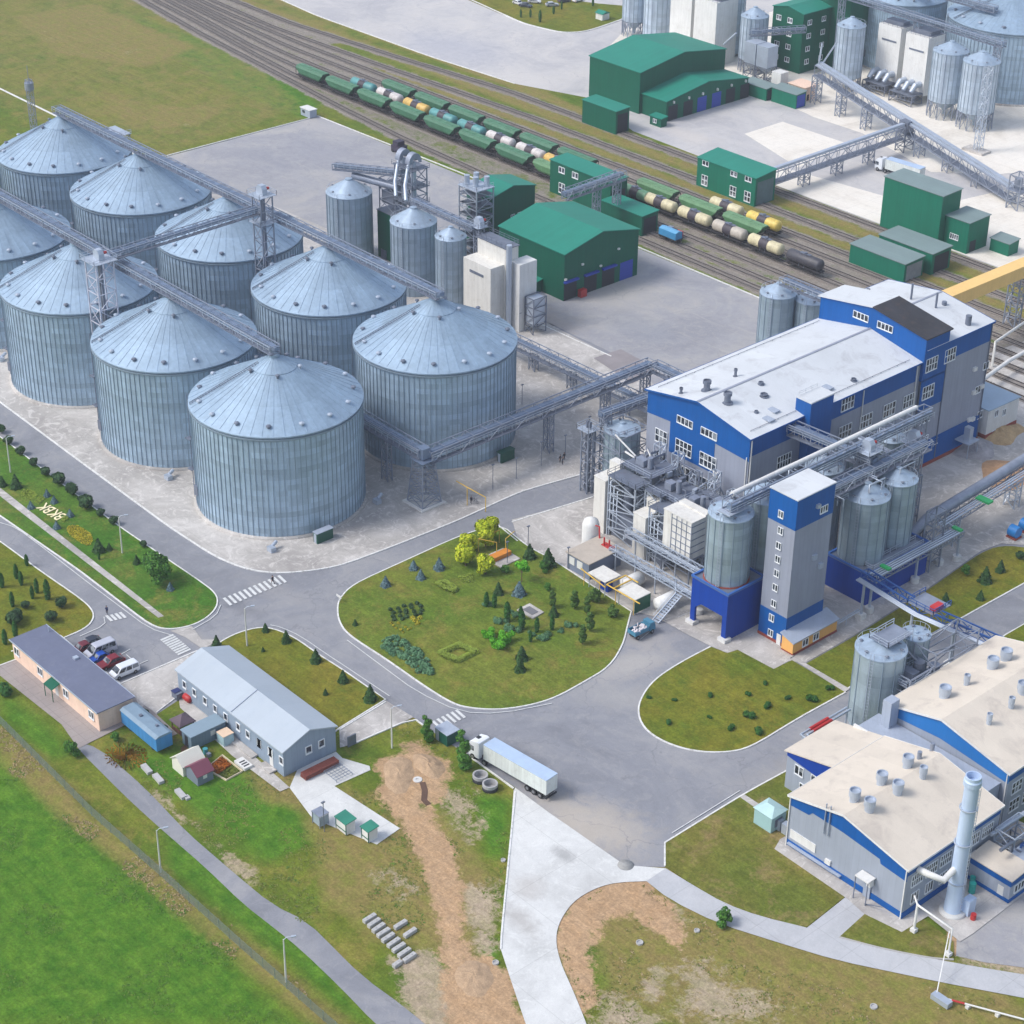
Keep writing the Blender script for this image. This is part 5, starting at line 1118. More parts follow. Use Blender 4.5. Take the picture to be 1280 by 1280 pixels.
mb = MB(); mb.extr([(122.7,6.7),(122.7,6.1),(129.4,5.4),(131.9,8.2),(131.9,8.9)],'y',5.2,5.3); mb.build('blue_triangle', m_blued, h1)
for x in (125.2,128.4): window(h1,'-y',x,4.6,1.5,1.5,2,1,5.3)
window(h1,'-y',126.4,1.9,1.5,1.3,2,1,5.3)
for (a,b) in [(480,225),(550,270),(607,145),(683,188),(730,65),(802,115)]:
    p = G(940+a/3.765,940+(b+10)/3.765,11.2); z = g1(min(max(p.x,hx0),hx1))+.1; r=.85 if b != 115 else .6
    mb = MB(); mb.lathe([(r*.8,-.2),(r*.8,.9),(r,1.0),(r,2.1),(r*.86,2.1),(r*.86,1.75),(.01,1.7)],(p.x,p.y,z),18); mb.build('roof_fan', m_galvl, h1)
for (a,b) in [(785,40),(845,0)]:
    p = G(940+a/3.765,940+b/3.765,11); mb = MB(); mb.cyl((p.x,p.y),.35,g1(min(p.x,hx1)),g1(min(p.x,hx1))+1.5,10); mb.build('roof_pipe', m_galv, h1)
for k in range(6): window(h1,'+x',hy0+2.4+k*3.2,6.2,2.4,1.9,5,2,hx1,bar=.08); window(h1,'+x',hy0+2.4+k*3.2,2.9,1.6,1.7,3,1,hx1,bar=.08)
facebox(h1,'downpipe',m_white,'-y',hx1-.2,hx1-.05,.1,hh-.3,hy0-.06,.15); facebox(h1,'downpipe',m_white,'-y',hx0,hx0+.14,.1,hh-.3,hy0-.06,.15)
for o_ in (0,.8): facebox(h1,'wall_ladder',m_galvl,'-y',138.6+o_,138.7+o_,6.4,11.8,hy0-.1,.25)
for x in (134.2,): facebox(h1,'white_panel',m_white,'-y',x-1.6,x+3.2,1.9,3.4,hy0,.12)
facebox(h1,'wall_box',m_white,'-y',139.4,140.4,1.5,2.3,hy0,.3); facebox(h1,'pipe_run',m_galvl,'-y',132.5,142.5,.9,1.05,hy0-.1,.5)
t = thing('porch','small white entrance porch roof with side duct on the grey gable wall','porch',(147,-6,0))
mb = MB(); mb.box(146,148.4,-6.6,-4.95,4.2,4.4); mb.box(147.6,148.3,-5.9,-5.1,3,4.2); mb.build('roof', m_white, t); mb = MB(); [mb.bar((x,-6.5,.1),(x,-6.5,4.2),.12) for x in (146.1,148.3)]; mb.bar((148,-6.3,.2),(151,-6.3,1.6),.1); mb.build('posts', m_galvd, t); mb = MB(); mb.box(146.6,147.8,-5.1,-4.93,.2,2.6); mb.build('door', m_greyl, t)
k0,k1,q0,q1,kh,khr = 127.2,150.2,22.5,46.3,10.0,12.7
h2 = gable('turbine_hall','farther hall with broad beige roof and sky-blue gable band, cut by the right photo edge',k0,k1,q0,q1+4,kh,khr,'y',m_halw,m_roofb,over=.35,edgemat=m_white,rx=137.6)
def g2z(x): return kh+(khr-kh)*((x-k0)/(137.6-k0) if x < 137.6 else (k1-x)/(k1-137.6))
mb = MB(); mb.extr([(k0,kh-1.5),(137.6,khr-3.4),(k1+.05,kh-1.9),(k1+.05,kh-.05),(137.6,khr-.05),(k0,kh-.05)],'y',q0-.06,q0); mb.build('blue_band', m_b2, h2)
mb = MB(); mb.box(k1,k1+.06,q0,q1+4,kh-1.6,kh-.1); mb.box(k0-.06,k0,q0,q1+4,kh-1.5,kh-.1); mb.build('side_band', m_blue, h2)
for (a,b,r) in [(905,860,.95),(1130,725,.95),(1193,685,.95),(1008,805,.5),(1217,915,.5),(1113,990,.45),(1270,850,.9)]:
    p = G(940+a/3.765,640+(b+10)/3.765,11.8); z = g2z(min(max(p.x,k0),k1))+.1
    mb = MB(); mb.lathe([(r*.85,-.2),(r*.85,.8),(r,.9),(r,2.0),(r*.88,2.0),(r*.88,1.65),(.01,1.6)],(p.x,p.y,z),18); mb.build('roof_fan', m_galvl, h2)
for kx in range(5): window(h2,'+x',q0+2.5+kx*3.4,6.4,2.4,2.0,3,2,k1,bar=.08); window(h2,'+x',q0+2.5+kx*3.4,3.0,2.4,2.0,3,2,k1,bar=.08)
facebox(h2,'downpipe',m_white,'-y',k1-.3,k1-.15,.1,kh-.3,q0-.06,.15)
t = thing('link_annex','flat grey link building with white parapet between the two beige roofed halls','building',(138,19,0))
mb = MB(); mb.box(126.3,149.0,16.6,22.3,0,7.6); mb.build('wall', m_greyl, t); mb = MB(); mb.box(126.2,149.1,16.5,22.3,7.6,7.75); mb.build('roof', m_greyl, t); mb = MB(); mb.box(126.1,149.2,16.3,16.6,7.6,8.5); mb.build('parapet', m_white, t)
mb = MB(); mb.box(128.2,129.8,20.2,22.2,7.76,12.4); mb.build('flue_box', m_greyl, t)
mb = MB(); mb.box(143,145.6,17.4,19.6,7.76,8.4); mb.build('roof_unit', m_galv, t)
# chimney
cx_, cy_ = G(1190,1140).x, G(1190,1140).y
t = thing('chimney','tall pale blue-grey steel chimney in front of the nearer beige roofed hall','chimney',(cx_,cy_,0))
m_chim = M('chimney_paint',(184,202,226),.45,metal=.15,var=.05,scale=.3,streak=.06)
mb = MB(); mb.lathe([(1.3,.1),(1.18,3),(1.05,8),(1.0,22.8)],(cx_,cy_,0),28); mb.build('shaft', m_chim, t)
mb = MB(); mb.lathe([(1.02,22.4),(1.24,22.5),(1.24,23.3),(1.1,23.5),(1.1,24.0),(.95,24.0),(.95,22.9),(.01,22.9)],(cx_,cy_,0),24); mb.build('crown', m_chim, t)
for z in (5.6,12.5,18.5): mb = MB(); mb.lathe([(1.1,z),(1.28,z),(1.28,z+.18),(1.1,z+.18)],(cx_,cy_,0),24); mb.build('flange', m_galvl, t)
mb = MB(); mb.tube([(hx1+.1,-2.6,8.0),(hx1+1.6,-2.4,8.0),(157.0,-1.4,7.6),(cx_-.2,cy_-.3,8.2)],.5,12); mb.build('flue_duct', m_white, t)
mb = MB(); mb.box(cx_+1,cx_+2.2,cy_+.6,cy_+2.2,.2,2.8); mb.build('clean_out_box', m_chim, t)
mb = MB(); mb.lathe([(1.9,.17),(1.9,.6),(.1,.62)],(cx_,cy_,0),20); mb.build('footing', m_conw, t)
mb = MB()
for o_ in (-.2,.2): mb.bar((cx_+1.35,cy_+o_,1),(cx_+1.35,cy_+o_,22.5),.06)
for i in range(40): mb.bar((cx_+1.35,cy_-.2,1+i*.54),(cx_+1.35,cy_+.2,1+i*.54),.05)
mb.build('ladder', m_galvl, t)
sa = shed_box('meter_annex','small blue-banded annex with beige roof beside the chimney yard',154.2,161.2,9.2,13.4,4.2,m_halw,m_roofb,slope=.3)
mb = MB(); mb.box(154.2,161.25,9.14,9.2,3.1,4.15); mb.box(161.2,161.26,9.2,13.4,3.1,4.15); mb.box(154.2,161.25,9.12,9.2,.2,.8); mb.box(161.2,161.28,9.2,13.4,.2,.8); mb.build('blue_band', m_blue, sa)
window(sa,'+x',11.4,2.1,2.2,1.2,3,1,161.2); facebox(sa,'door',m_white,'-y',159.2,160.2,.2,2.4,9.2,.06)
t = thing('hall_pipework','jumble of pipes, blue frames and ducts in the yard between the beige roofed halls','pipework',(156,17,0))
random.seed(9); mb = MB()
for k in range(22):
    x=random.uniform(154,160); y=random.uniform(13.8,26); z=random.uniform(1.5,7); dx,dy=random.choice(((3,0),(-2,0),(0,4),(0,-3)))
    mb.tube([(x,y,.2),(x,y,z),(x+dx,y+dy,z)],random.uniform(.1,.3),8)
mb.build('pipes', m_galvd, t)
mb = MB(); lattice(mb,154.2,157.5,14.5,20,0,6.5,2.2,.2,.12); mb.build('frame', m_galvl, t); mb = MB(); lattice(mb,157.8,160,16,24,0,5,2.4,.3,.16); mb.build('blue_frame', m_bluesteel, t)
mb = MB(); mb.tube([(154,13.8,5.6),(154.6,30,5.8)],.35,10); mb.tube([(156.5,18.5,6.4),(164,19.5,5.0)],.2,8); mb.box(157.6,160.2,13.9,17,0.2,4.4); mb.build('duct', m_galvl, t)
mb = MB(); mb.cyl((155.4,12.2-3.6),.4,.2,1.6,10); mb.cyl((156.4,7.2),.5,.2,1.9,10); mb.build('pump', M('teal_pump',(40,160,150),.5), t)
t = thing('fire_barrel','small red barrel on the concrete yard right of the chimney','barrel',(*g2(1216,1150),0)); a_,b_ = g2(1216,1150); mb = MB(); mb.cyl((a_,b_),.4,.17,1.1,12); mb.build('barrel', m_red, t)
t = thing('transformer_kiosk','pale turquoise transformer kiosk with hipped roof at the corner of the nearer hall','kiosk',(128,-3,0))
a_,b_ = g2(963,1043); mb = MB(); mb.box(a_-3.4,a_,b_,b_+3.2,.17,3.0); mb.build('wall', M('turquoise_paint',(150,184,186),.6,var=.05), t); mb = MB(); mb.add([(a_-3.6,b_-.2,3.0),(a_+.2,b_-.2,3.0),(a_+.2,b_+3.4,3.0),(a_-3.6,b_+3.4,3.0),(a_-2.4,b_+1.6,3.7),(a_-1,b_+1.6,3.7)],[(0,1,5,4),(1,2,5),(2,3,4,5),(3,0,4),(3,2,1,0)]); mb.build('roof', M('turquoise_roof',(170,200,200),.6), t); facebox(t,'grille',m_galvd,'+x',b_+.8,b_+2.4,.8,2.2,a_,.05)
t = thing('switch_cabinets','row of low grey cabinets on the pad at the hall corner','cabinet',(130,-5,0)); mb = MB(); [mb.box(128.4+i*1.3,129.4+i*1.3,-3.4,-2.4,.17,1.9) for i in range(2)]; mb.build('cabinet', m_galvl, t)
# outdoor gas line lower right
t = thing('gas_pipe_portal','white pipe portal leading from the chimney yard over the curved lane','pipe',(163,-8,0))
pa = G(1142,1165); pb = G(1185,1195); mb = MB()
mb.tube([(pa.x,pa.y,.1),(pa.x,pa.y,5)],.2,8); mb.tube([(154.6,-4.2,4.8),(pa.x,pa.y,4.9),(pb.x,pb.y,4.9),(pb.x,pb.y,.1)],.16,8)
bx_ = G(1170,1247); mb.tube([(pb.x-.5,pb.y,.2),(pb.x-.4,pb.y,4.2),(bx_.x-.3,bx_.y,.8)],.1,8) if 0 else mb.bar((pb.x-.4,pb.y,4.2),(bx_.x,bx_.y,.8),.14); mb.build('pipe', m_white, t)
mb = MB(); [mb.box(q.x-.4,q.x+.4,q.y-.4,q.y+.4,.1,.7) for q in (pa,pb)]; mb.build('footing', m_conw, t)
t = thing('metering_box','grey metering box lying in the grass at the start of the white ground pipe','box',(*g2(1172,1250),0)); c = G(1175,1252); mb = MB(); mb.box(c.x-1.2,c.x+1.6,c.y-.6,c.y+.5,.1,.9); mb.build('box', m_galvl, t)
t = thing('ground_pipe','white ground pipe with a red section on white blocks in the lower right corner','pipe',(*g2(1230,1265),0)); c2 = G(1180,1252); c3 = G(1330,1292); mb = MB(); mb.tube([(c2.x,c2.y,.6),(c3.x,c3.y,.6)],.13,8); mb.build('pipe', m_white, t)
u1_ = c2+(c3-c2)*.06; u2_ = c2+(c3-c2)*.17; mb = MB(); mb.tube([(u1_.x,u1_.y,.6),(u2_.x,u2_.y,.6)],.15,8); mb.build('red_section', m_red, t)
mb = MB(); [mb.box(c2.x+(c3.x-c2.x)*f-.25,c2.x+(c3.x-c2.x)*f+.25,c2.y+(c3.y-c2.y)*f-.3,c2.y+(c3.y-c2.y)*f+.3,0,.45) for f in (.2,.45,.75)]; mb.build('footing', m_conw, t)
# compressors at right edge
for (px,lab) in ((1267,'round blue compressor at the right photo edge, left one of the pair'),(1281,'round blue compressor at the right photo edge, right one of the pair')):
    c = G(px,672 if px<1270 else 664); t = thing('compressor',lab,'compressor',(c.x,c.y,0)); mb = MB(); mb.tube([(c.x-.9,c.y,1.4),(c.x+.9,c.y,1.4)],1.15,16); mb.build('casing', M('compressor_blue',(30,120,190),.5), t); mb = MB(); mb.box(c.x-1.1,c.x+1.1,c.y-1,c.y+1,.1,.4); mb.build('skid', m_brick, t)
# sand heaps
for (px,py,r,col,lab) in ((1105*0+1248,540,5,(178,150,112),'tan sand heap beside the white annex'),(1262,595,5.5,(170,136,104),'brown earth heap behind the big silver duct'),(1215,560,4.5,(160,156,158),'grey gravel heap at the end of the blue plinth')):
    c = G(px,py); random.seed(px); mb = MB(); n=26
    pr = [(r*(1-i/7)**.8, (i/7)**1.1*r*.26) for i in range(8)]; mb.lathe([(a+.001,b+.13) for a,b in pr],(c.x,c.y,0),n); mb.v = [(c.x+(v[0]-c.x)*(1+.25*sin(3*atan2(v[1]-c.y,v[0]-c.x)+px)),c.y+(v[1]-c.y)*1.2,v[2]*(1+random.uniform(-.18,.18)) if v[2]>.2 else v[2]) for v in mb.v]
    o = mb.build('earth_heap', M('heap_%d'%px,col,.95,var=.25,scale=.6,fine=.15)); tag(o,lab,'heap')
# --- green buildings
gh = gable('green_grain_hall','big dark green hall with green gable roof and four blue gates',G(619.8,284.3,11.6).x,-31.6,102.6,126.4,11.6,14.2,'x',m_gw,m_gr,over=.3)
for (a,b,w,op) in ((273,175,4.0,1),(368,140,4.0,1),(452,105,4.0,1),(537,75,4.2,0)):
    y,z = onX(640+a/3.765,320+b/3.765,-31.6)
    facebox(gh,'gate',m_dark if op else m_gate,'+x',y-w/2,y+w/2,.1,4.6,-31.6,.05); 
    if op: facebox(gh,'gate_canopy',m_gate,'+x',y-w/2-.2,y+w/2+.2,4.6,5.0,-31.6,.8)
for (a,b) in ((250,110),(330,38),(415,45),(500,-35)): y,z = onX(640+a/3.765,320+b/3.765,-31.6); facebox(gh,'wall_lamp',m_white,'+x',y-.3,y+.3,z-.2,z+.2,-31.6,.4)
y,z = onX(640+328/3.765,320+180/3.765,-31); t = thing('fire_cabinet','red fire cabinet standing between the gates of the big green hall','cabinet',(-30.8,y,0)); mb = MB(); mb.box(-31.4,-30.2,y-.9,y+.9,.1,1.9); mb.build('cabinet', m_red, t)
t = shed_box('green_porch','small green side porch on the shadowed long wall of the big green hall',-41.5,-39,100.6,102.5,2.8,m_gw,m_gr)
an = gable('green_annex','taller dark green annex with two white roof hatches behind the open stair tower',-75,-66,110.2,124.6,13.0,14.6,'x',m_gw,m_gr,over=.25)
for (a,b) in ((345,382),(382,370)): y,z = onX(560+a/4.267,180+b/4.267,-66); window(an,'+x',y,z,1.1,.5,2,1,-66)
s1 = shed_box('green_rail_shed','green control cabin with three windows straddling the wagons behind the big green hall',-85.5,-63,147.7,153.6,8.7,m_gw,m_gr,slope=.3)
for (a,b,w,h,nx,ny) in ((235,800,2,1.3,2,1),(298,825,2,1.3,2,1),(235,885,2,2.4,2,2)): x,z = onY(640+a/3.765,b/3.765,147.7); window(s1,'-y',x,z,w,h,nx,ny,147.7,bar=.14)
facebox(s1,'opening',m_dark,'+x',148.3,153.0,.2,6.2,-63,.05)
s2 = shed_box('green_unloading_shed','smaller dark green unloading shed with an open end right of the big green hall',-62.3,-48,144.2,149.8,5.2,m_gw,m_gr,slope=.25)
facebox(s2,'opening',m_dark,'+x',144.9,149.2,.2,4.4,-48,.05)
gantry('short grey conveyor bridge between the big green hall and the rail shed',(-58,127,11),(-58,147,11.5),2.2,2.4,1.6,(.55,.9),step=2)
ul = G(737,120); uh = hat(ul.x,ul.y,69.6); ur = G(799.4,91.6,uh); ub = G(907.7,61.6,uh)
UX0,UX1,UY0,UY1 = ul.x, ur.x, (ul.y+ur.y)/2, ub.y
uh_ = gable('green_reception_hall','largest green hall at the top with broad gable roof beside the tall silos',UX0,UX1,UY0,UY1,uh,uh+2.6,'x',m_gw,m_gr,over=.3)
cb = G(832,152.7); ch = hat(cb.x,cb.y,127.5); ce = G(940,98.8,ch)
cn = gable('green_gate_hall','lower green gable building with blue gates attached before the largest green hall',UX1+.1,cb.x,cb.y,ce.y,ch,ch+2.5,'x',m_gw,m_gr,over=.3)
for (a,b,op) in ((757,530,1),(828,510,1),(893,490,0),(962,465,0),(1028,442,1),(1095,420,1)):
    y,z = onX(640+a/3.765,b/3.765,cb.x); facebox(cn,'gate',m_dark if op else m_gate,'+x',y-1.9,y+1.9,.1,4.4,cb.x,.05)
    facebox(cn,'gate_lamp',m_white,'+x',y-.2,y+.2,5.0,5.7,cb.x,.5)
s3 = shed_box('green_track_shed','small green open-ended shed over the outer track near the largest green hall',-119.7,-106,191.6,196.8,6.6,m_gw,m_gr,slope=.3)
facebox(s3,'opening',m_dark,'+x',192.3,196.2,.2,5.6,-106,.05)
s4 = shed_box('green_guard_hut','tiny green hut with one window beside the blue gates',-106.2,-101.8,205.4,207.8,2.5,m_gw,m_gr,slope=.3); window(s4,'-y',-104.2,1.5,1.2,.9,2,1,205.4)
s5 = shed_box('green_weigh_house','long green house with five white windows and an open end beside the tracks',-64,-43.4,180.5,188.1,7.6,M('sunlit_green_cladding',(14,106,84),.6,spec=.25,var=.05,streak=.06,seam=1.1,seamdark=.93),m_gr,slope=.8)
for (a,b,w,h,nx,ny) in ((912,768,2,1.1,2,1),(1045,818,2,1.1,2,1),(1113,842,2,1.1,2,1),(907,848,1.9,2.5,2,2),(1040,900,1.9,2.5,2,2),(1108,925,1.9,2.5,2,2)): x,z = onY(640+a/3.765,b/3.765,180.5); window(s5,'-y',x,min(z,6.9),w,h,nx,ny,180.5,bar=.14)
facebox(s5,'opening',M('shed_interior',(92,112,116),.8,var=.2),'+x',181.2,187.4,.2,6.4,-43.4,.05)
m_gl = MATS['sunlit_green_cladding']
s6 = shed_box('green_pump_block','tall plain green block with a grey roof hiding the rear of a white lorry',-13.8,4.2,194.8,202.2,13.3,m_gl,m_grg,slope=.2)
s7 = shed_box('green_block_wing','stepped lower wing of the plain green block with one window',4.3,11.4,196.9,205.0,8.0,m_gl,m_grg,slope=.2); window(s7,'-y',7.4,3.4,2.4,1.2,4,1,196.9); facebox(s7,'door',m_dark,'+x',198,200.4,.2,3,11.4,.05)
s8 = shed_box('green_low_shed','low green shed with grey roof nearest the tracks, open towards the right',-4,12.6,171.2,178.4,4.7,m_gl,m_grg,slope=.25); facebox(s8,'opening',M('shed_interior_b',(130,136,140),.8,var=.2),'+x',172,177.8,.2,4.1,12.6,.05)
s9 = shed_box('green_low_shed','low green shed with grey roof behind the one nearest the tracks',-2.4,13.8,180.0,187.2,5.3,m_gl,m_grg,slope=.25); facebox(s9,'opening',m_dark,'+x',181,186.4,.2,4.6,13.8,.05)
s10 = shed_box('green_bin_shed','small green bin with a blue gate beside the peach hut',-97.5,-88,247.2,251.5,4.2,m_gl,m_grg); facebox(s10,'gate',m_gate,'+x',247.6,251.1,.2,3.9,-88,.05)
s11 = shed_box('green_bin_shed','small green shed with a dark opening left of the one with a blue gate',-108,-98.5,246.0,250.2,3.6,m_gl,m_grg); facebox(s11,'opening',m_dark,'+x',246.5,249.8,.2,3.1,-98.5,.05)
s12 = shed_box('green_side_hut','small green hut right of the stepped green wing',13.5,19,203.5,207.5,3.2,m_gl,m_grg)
gw4 = gable('green_office_block','four-storey dark green block with small paired windows and a green roof at the top edge',-121.5,-109.3,273,285.5,18.4,19.6,'y',m_gw,m_gr,over=.3)
for zz in (15.5,11.4,7.4,3.4):
    for yy in (276,282.5): window(gw4,'+x',yy,zz,1.6,1.2,2,1,-109.3,bar=.16)
    for xx in (-119,-114.5): window(gw4,'-y',xx,zz,1.6,1.2,2,1,273,bar=.16)
gw5 = shed_box('green_stair_block','taller dark green stair block behind the four-storey green block',-116,-102,286,296,24,m_gw,m_gr)
ph = shed_box('peach_hut','small peach rendered hut at the foot of the inclined conveyor',-97,-90.6,254,259.5,4.2,m_pink,m_pink,slope=.1); facebox(ph,'door',m_dark,'+x',255,256,.2,2,-90.6,.05)

t = thing('cluster_catwalks','maze of grey catwalks, pipes and small frames between the cluster silos','catwalk',(90,60,0)); random.seed(44)
for (x0,x1,y0,y1,z) in ((84,92,52,54,19.4),(79,92,71.5,73,19.6),(88.3,90,54,74,19.8),(95.6,97.4,56,70,6.4)):
    mb = MB(); mb.box(x0,x1,y0,y1,z,z+.1); mb.build('deck', m_galv, t); mb = MB(); rail(mb,[(x0,y1,z),(x0,y0,z),(x1,y0,z),(x1,y1,z)],1.0,.08); mb.build('railing', m_galvl, t)
mb = MB()
for k in range(30):
    x=random.uniform(80,95); y=random.uniform(50,78); z=random.uniform(19.5,22.5); dx,dy = random.choice(((3,0),(-3,0),(0,4),(0,-4)))
    mb.tube([(x,y,z-random.uniform(1,3)),(x,y,z),(x+dx,y+dy,z),(x+dx,y+dy,z-1.5)],random.uniform(.08,.2),7)
mb.build('pipes', m_galvl, t)
mb = MB(); lattice(mb,96.2,98.2,71.6,74.6,0,12,2.2,.2,.12); lattice(mb,88,90.5,74,77,0,15,2.2,.2,.12); mb.build('lattice_frame', m_galv, t)
t = thing('gable_machinery','stacked grey ducts, fans and frames on the scaffold decks below the gable windows','machinery',(63,47,0)); random.seed(12)
for k in range(7):
    x=50.8+k*3.4; z=random.uniform(11.9,13.2); mb = MB(); mb.box(x,x+.7,44.6,45.8,z,z+random.uniform(.5,1.1)); mb.tube([(x+.5,46,z+1),(x+.5,47.6,z+1.4),(x+1.6,48.4,z-1)],.16,8); mb.build('duct_unit', random.choice((m_galv,m_galvl,m_galvd)), t)
for k in range(5):
    x=52+k*4.6; mb = MB(); lattice(mb,x,x+1.6,47.2,48.8,0,random.choice((9,14,16)),2,.18,.12); mb.build('lattice_frame', m_galvl, t)
# ---------------------------------------------------------------- upper right plant
m_pw = silo_mat('far_tank_sheet',(176,190,204),14,1.3,metal=.2,rough=.45)
GF = 'slender silos on lattice legs in the upper right'
small_silo('legged_silo','slender silo on lattice legs nearest the inclined conveyor, casting its shadow on pale concrete',-45.2,275,5.1,19.3,legs=5.0,ribs=24,group=GF,wm=m_pw,A=2.4)
small_silo('legged_silo','slender silo on lattice legs just left of the one casting its shadow',-56.8,276.2,5.0,19.3,legs=5.0,ribs=24,group=GF,wm=m_pw,A=2.4)
small_silo('legged_silo','slender silo left of the two white dryer cabinets with fans',-91.2,273.5,4.2,19.3,legs=4.0,ribs=20,group=GF,wm=m_pw,A=2.2)
small_silo('legged_silo','slender silo left of the four-storey green block',-121.5,264.8,4.15,17,legs=4.0,ribs=20,group=GF,wm=m_pw,A=2.4)
small_silo('legged_silo','tall silo at the top edge behind the left part of the largest green hall',-171,263,3.9,23,legs=5.0,ribs=18,group=GF,wm=m_pw,A=2)
small_silo('legged_silo','tall silo at the top edge immediately left of the plain white blocks',-160.5,263,4.6,23,legs=1.0,ribs=18,group=GF,wm=m_pw,A=2)
small_silo('legged_silo','dim silo half hidden behind the white blocks at the top edge',-137,272,3.8,21,legs=1.0,ribs=18,group=GF,wm=m_pw,A=2)
def dryer(label, x0,x1,y0,y1,h, fans=True, slot=True):
    t = thing('white_dryer',label,'dryer',((x0+x1)/2,y0,0))
    mb = MB(); mb.box(x0,x1,y0,y1,2.2 if fans else 0,h); mb.build('body', m_white, t)
    mb = MB(); mb.box(x0,x1,y0+1.5,y1,h,h+.15); rail(mb,[(x0,y0,h),(x1,y0,h),(x1,y1,h)]); mb.box(x0+1,x1-1,y0+2,y1-1,h+.1,h+1.1); mb.build('roof_deck', m_galvd, t)
    if slot: mb = MB(); mb.box(x0+1.6,x1-1.4,y0-.12,y0,h-4.6,h-4.1); mb.build('vent_slot', m_galvd, t)
    if fans:
        for i in range(3):
            x = x0+(x1-x0)*(i+.5)/3; mb = MB(); mb.tube([(x,y0-.1,5.6),(x,y0-2.4,5.6),(x,y0-4.2,4.0)],[.95,.9,.6],12,False); mb.build('fan_duct', m_galvl, t)
        mb = MB(); lattice(mb,x0,x1,y0-5,y0-.2,0,3.2,1.6,.26,.18); mb.box(x0,x1,y0-5,y0-.2,3.1,3.3)
        for i in range(6): x = x0+(x1-x0)*(i+.5)/6; mb.lathe([(.9,3.0),(.25,1.0)],(x,y0-3.4,0),8)
        mb.build('fan_frame', m_galvd, t)
    return t
dryer('white dryer cabinet with three fans, left of the pair before the big pale silos',-87,-78.6,281,287,19.5)
dryer('white dryer cabinet with three fans, right of the pair before the big pale silos',-75.6,-67.3,279.5,287,19.5)
dryer('plain white block at the top edge directly behind the largest green hall, left one',-150.5,-141.5,258,266,21.5,False,False)
dryer('plain white block with a slanting pipe at the top edge behind the largest green hall',-139.8,-130.6,257.5,267,20,False,False)
t = thing('slant_pipe','short slanting pale pipe at the right white block','pipe',(-123,256,9)); mb = MB(); mb.tube([(-126,256.5,8.5),(-121.5,256.8,13)],.35,8); mb.build('pipe', m_galvl, t)
for (x,lab) in ((-113.4,'white storage bin on a frame over the green shed, left bin'),(-108.6,'white storage bin on a frame over the green shed, right bin')):
    t = thing('storage_bin',lab,'bin',(x,256.5,0)); mb = MB(); mb.box(x-2.2,x+2.2,254.5,259,6,12.4); mb.build('body', m_galvl, t); mb = MB(); mb.add([(x-2.2,254.5,6),(x+2.2,254.5,6),(x+2.2,259,6),(x-2.2,259,6),(x,256.7,3.6)],[(1,0,4),(2,1,4),(3,2,4),(0,3,4)]); mb.build('hopper', m_galvl, t)
    mb = MB(); lattice(mb,x-2.2,x+2.2,254.5,259,0,6,3,.2,.14); mb.build('legs', m_galvd, t)
t = thing('storage_bin','small white bin on a low frame beside the peach hut','bin',(-101,254.5,0)); mb = MB(); mb.box(-103,-99.4,253,256.4,3,6.6); mb.build('body', m_white, t); mb = MB(); lattice(mb,-103,-99.4,253,256.4,0,3,1.5,.2,.14); mb.build('legs', m_galvd, t)
gantry('short bridge from the storage bins to the four-storey green block',(-117,258,13),(-108,272.6,13.5),2,1.8,1,step=2.4)
gantry('overhead conveyor running along the tops of the white dryer cabinets to the slender silos',(-112,283,23.5),(-43,281.5,22.2),2.2,1.8,1.1,(.13,.55,.97),step=3.2)
gantry('upper conveyor at the top edge linking the pale silos',(-135,296,27),(-60,300,25),2.2,1.8,1.1,step=3.2)
def yconv(label,P,Q,hh,legs):
    t = thing('inclined_conveyor',label,'conveyor',((P[0]+Q[0])/2,(P[1]+Q[1])/2,0)); P=Vector(P);Q=Vector(Q)
    mb = MB(); truss(mb,P,Q,2.6,hh,4,.22,.14,top=True); mb.build('truss_frame', m_galv, t)
    U=Vector((0,0,hh)); mb = MB(); mb.bar(P+U+Vector((0,.6,.4)),Q+U+Vector((0,.6,.4)),1.1,.7); mb.bar(P+U+Vector((0,-.8,.2)),Q+U+Vector((0,-.8,.2)),.5,.4); mb.build('conveyor_casing', m_galvl, t)
    mb = MB(); mb.bar(P+Vector((0,0,.15)),Q+Vector((0,0,.15)),2.2,.12); mb.build('walkway', m_galvd, t)
    for f in legs:
        X = P+(Q-P)*f; mb = MB(); lattice(mb,X.x-.9,X.x+.9,X.y-1.3,X.y+1.3,0,X.z,2,.22,.14); mb.build('support_leg', m_galv, t)
    return t
yconv('long inclined conveyor descending from the green block to the machinery at the right edge',(-88,256,8.4),(-1.5,233,1.2),3.2,(.0,.14,.28,.56,.7,.84))
t = thing('conveyor_mast','pair of slanted pale posts at the top of the inclined conveyor','mast',(-88,257,0)); mb = MB(); mb.bar((-88,256,11),(-87.5,256,18),.4); mb.bar((-87.4,256,11),(-84.5,259,18.5),.4); mb.build('posts', m_galvl, t)
t = thing('transfer_point','cluttered transfer machinery where the truss bridge meets the inclined conveyor','machinery',(-45.4,244,0)); mb = MB(); mb.box(-47,-44,242.5,245.5,5.5,8.6); lattice(mb,-47,-44,242,246,0,5.5,1.8,.24,.16); mb.build('frame', m_galvd, t)
yconv('straight truss bridge from the long green house to the inclined conveyor',(-45.6,189,3.7),(-45.2,241.5,4.2),3.4,(.25,.5,.75))
t = thing('loading_machinery','grey loading machinery at the foot of the inclined conveyor by the right edge','machinery',(1,232,0)); mb = MB(); lattice(mb,-1,2.5,230,234,0,9,2.2,.26,.16); mb.box(-1.5,3,229.6,234.4,5,5.2); mb.cyl((.5,232),1.1,5.2,8,12); mb.build('frame', m_galv, t)
mb = MB(); mb.box(5,18,238,246,0,5); mb.build('white_block', m_white, t) if 0 else None
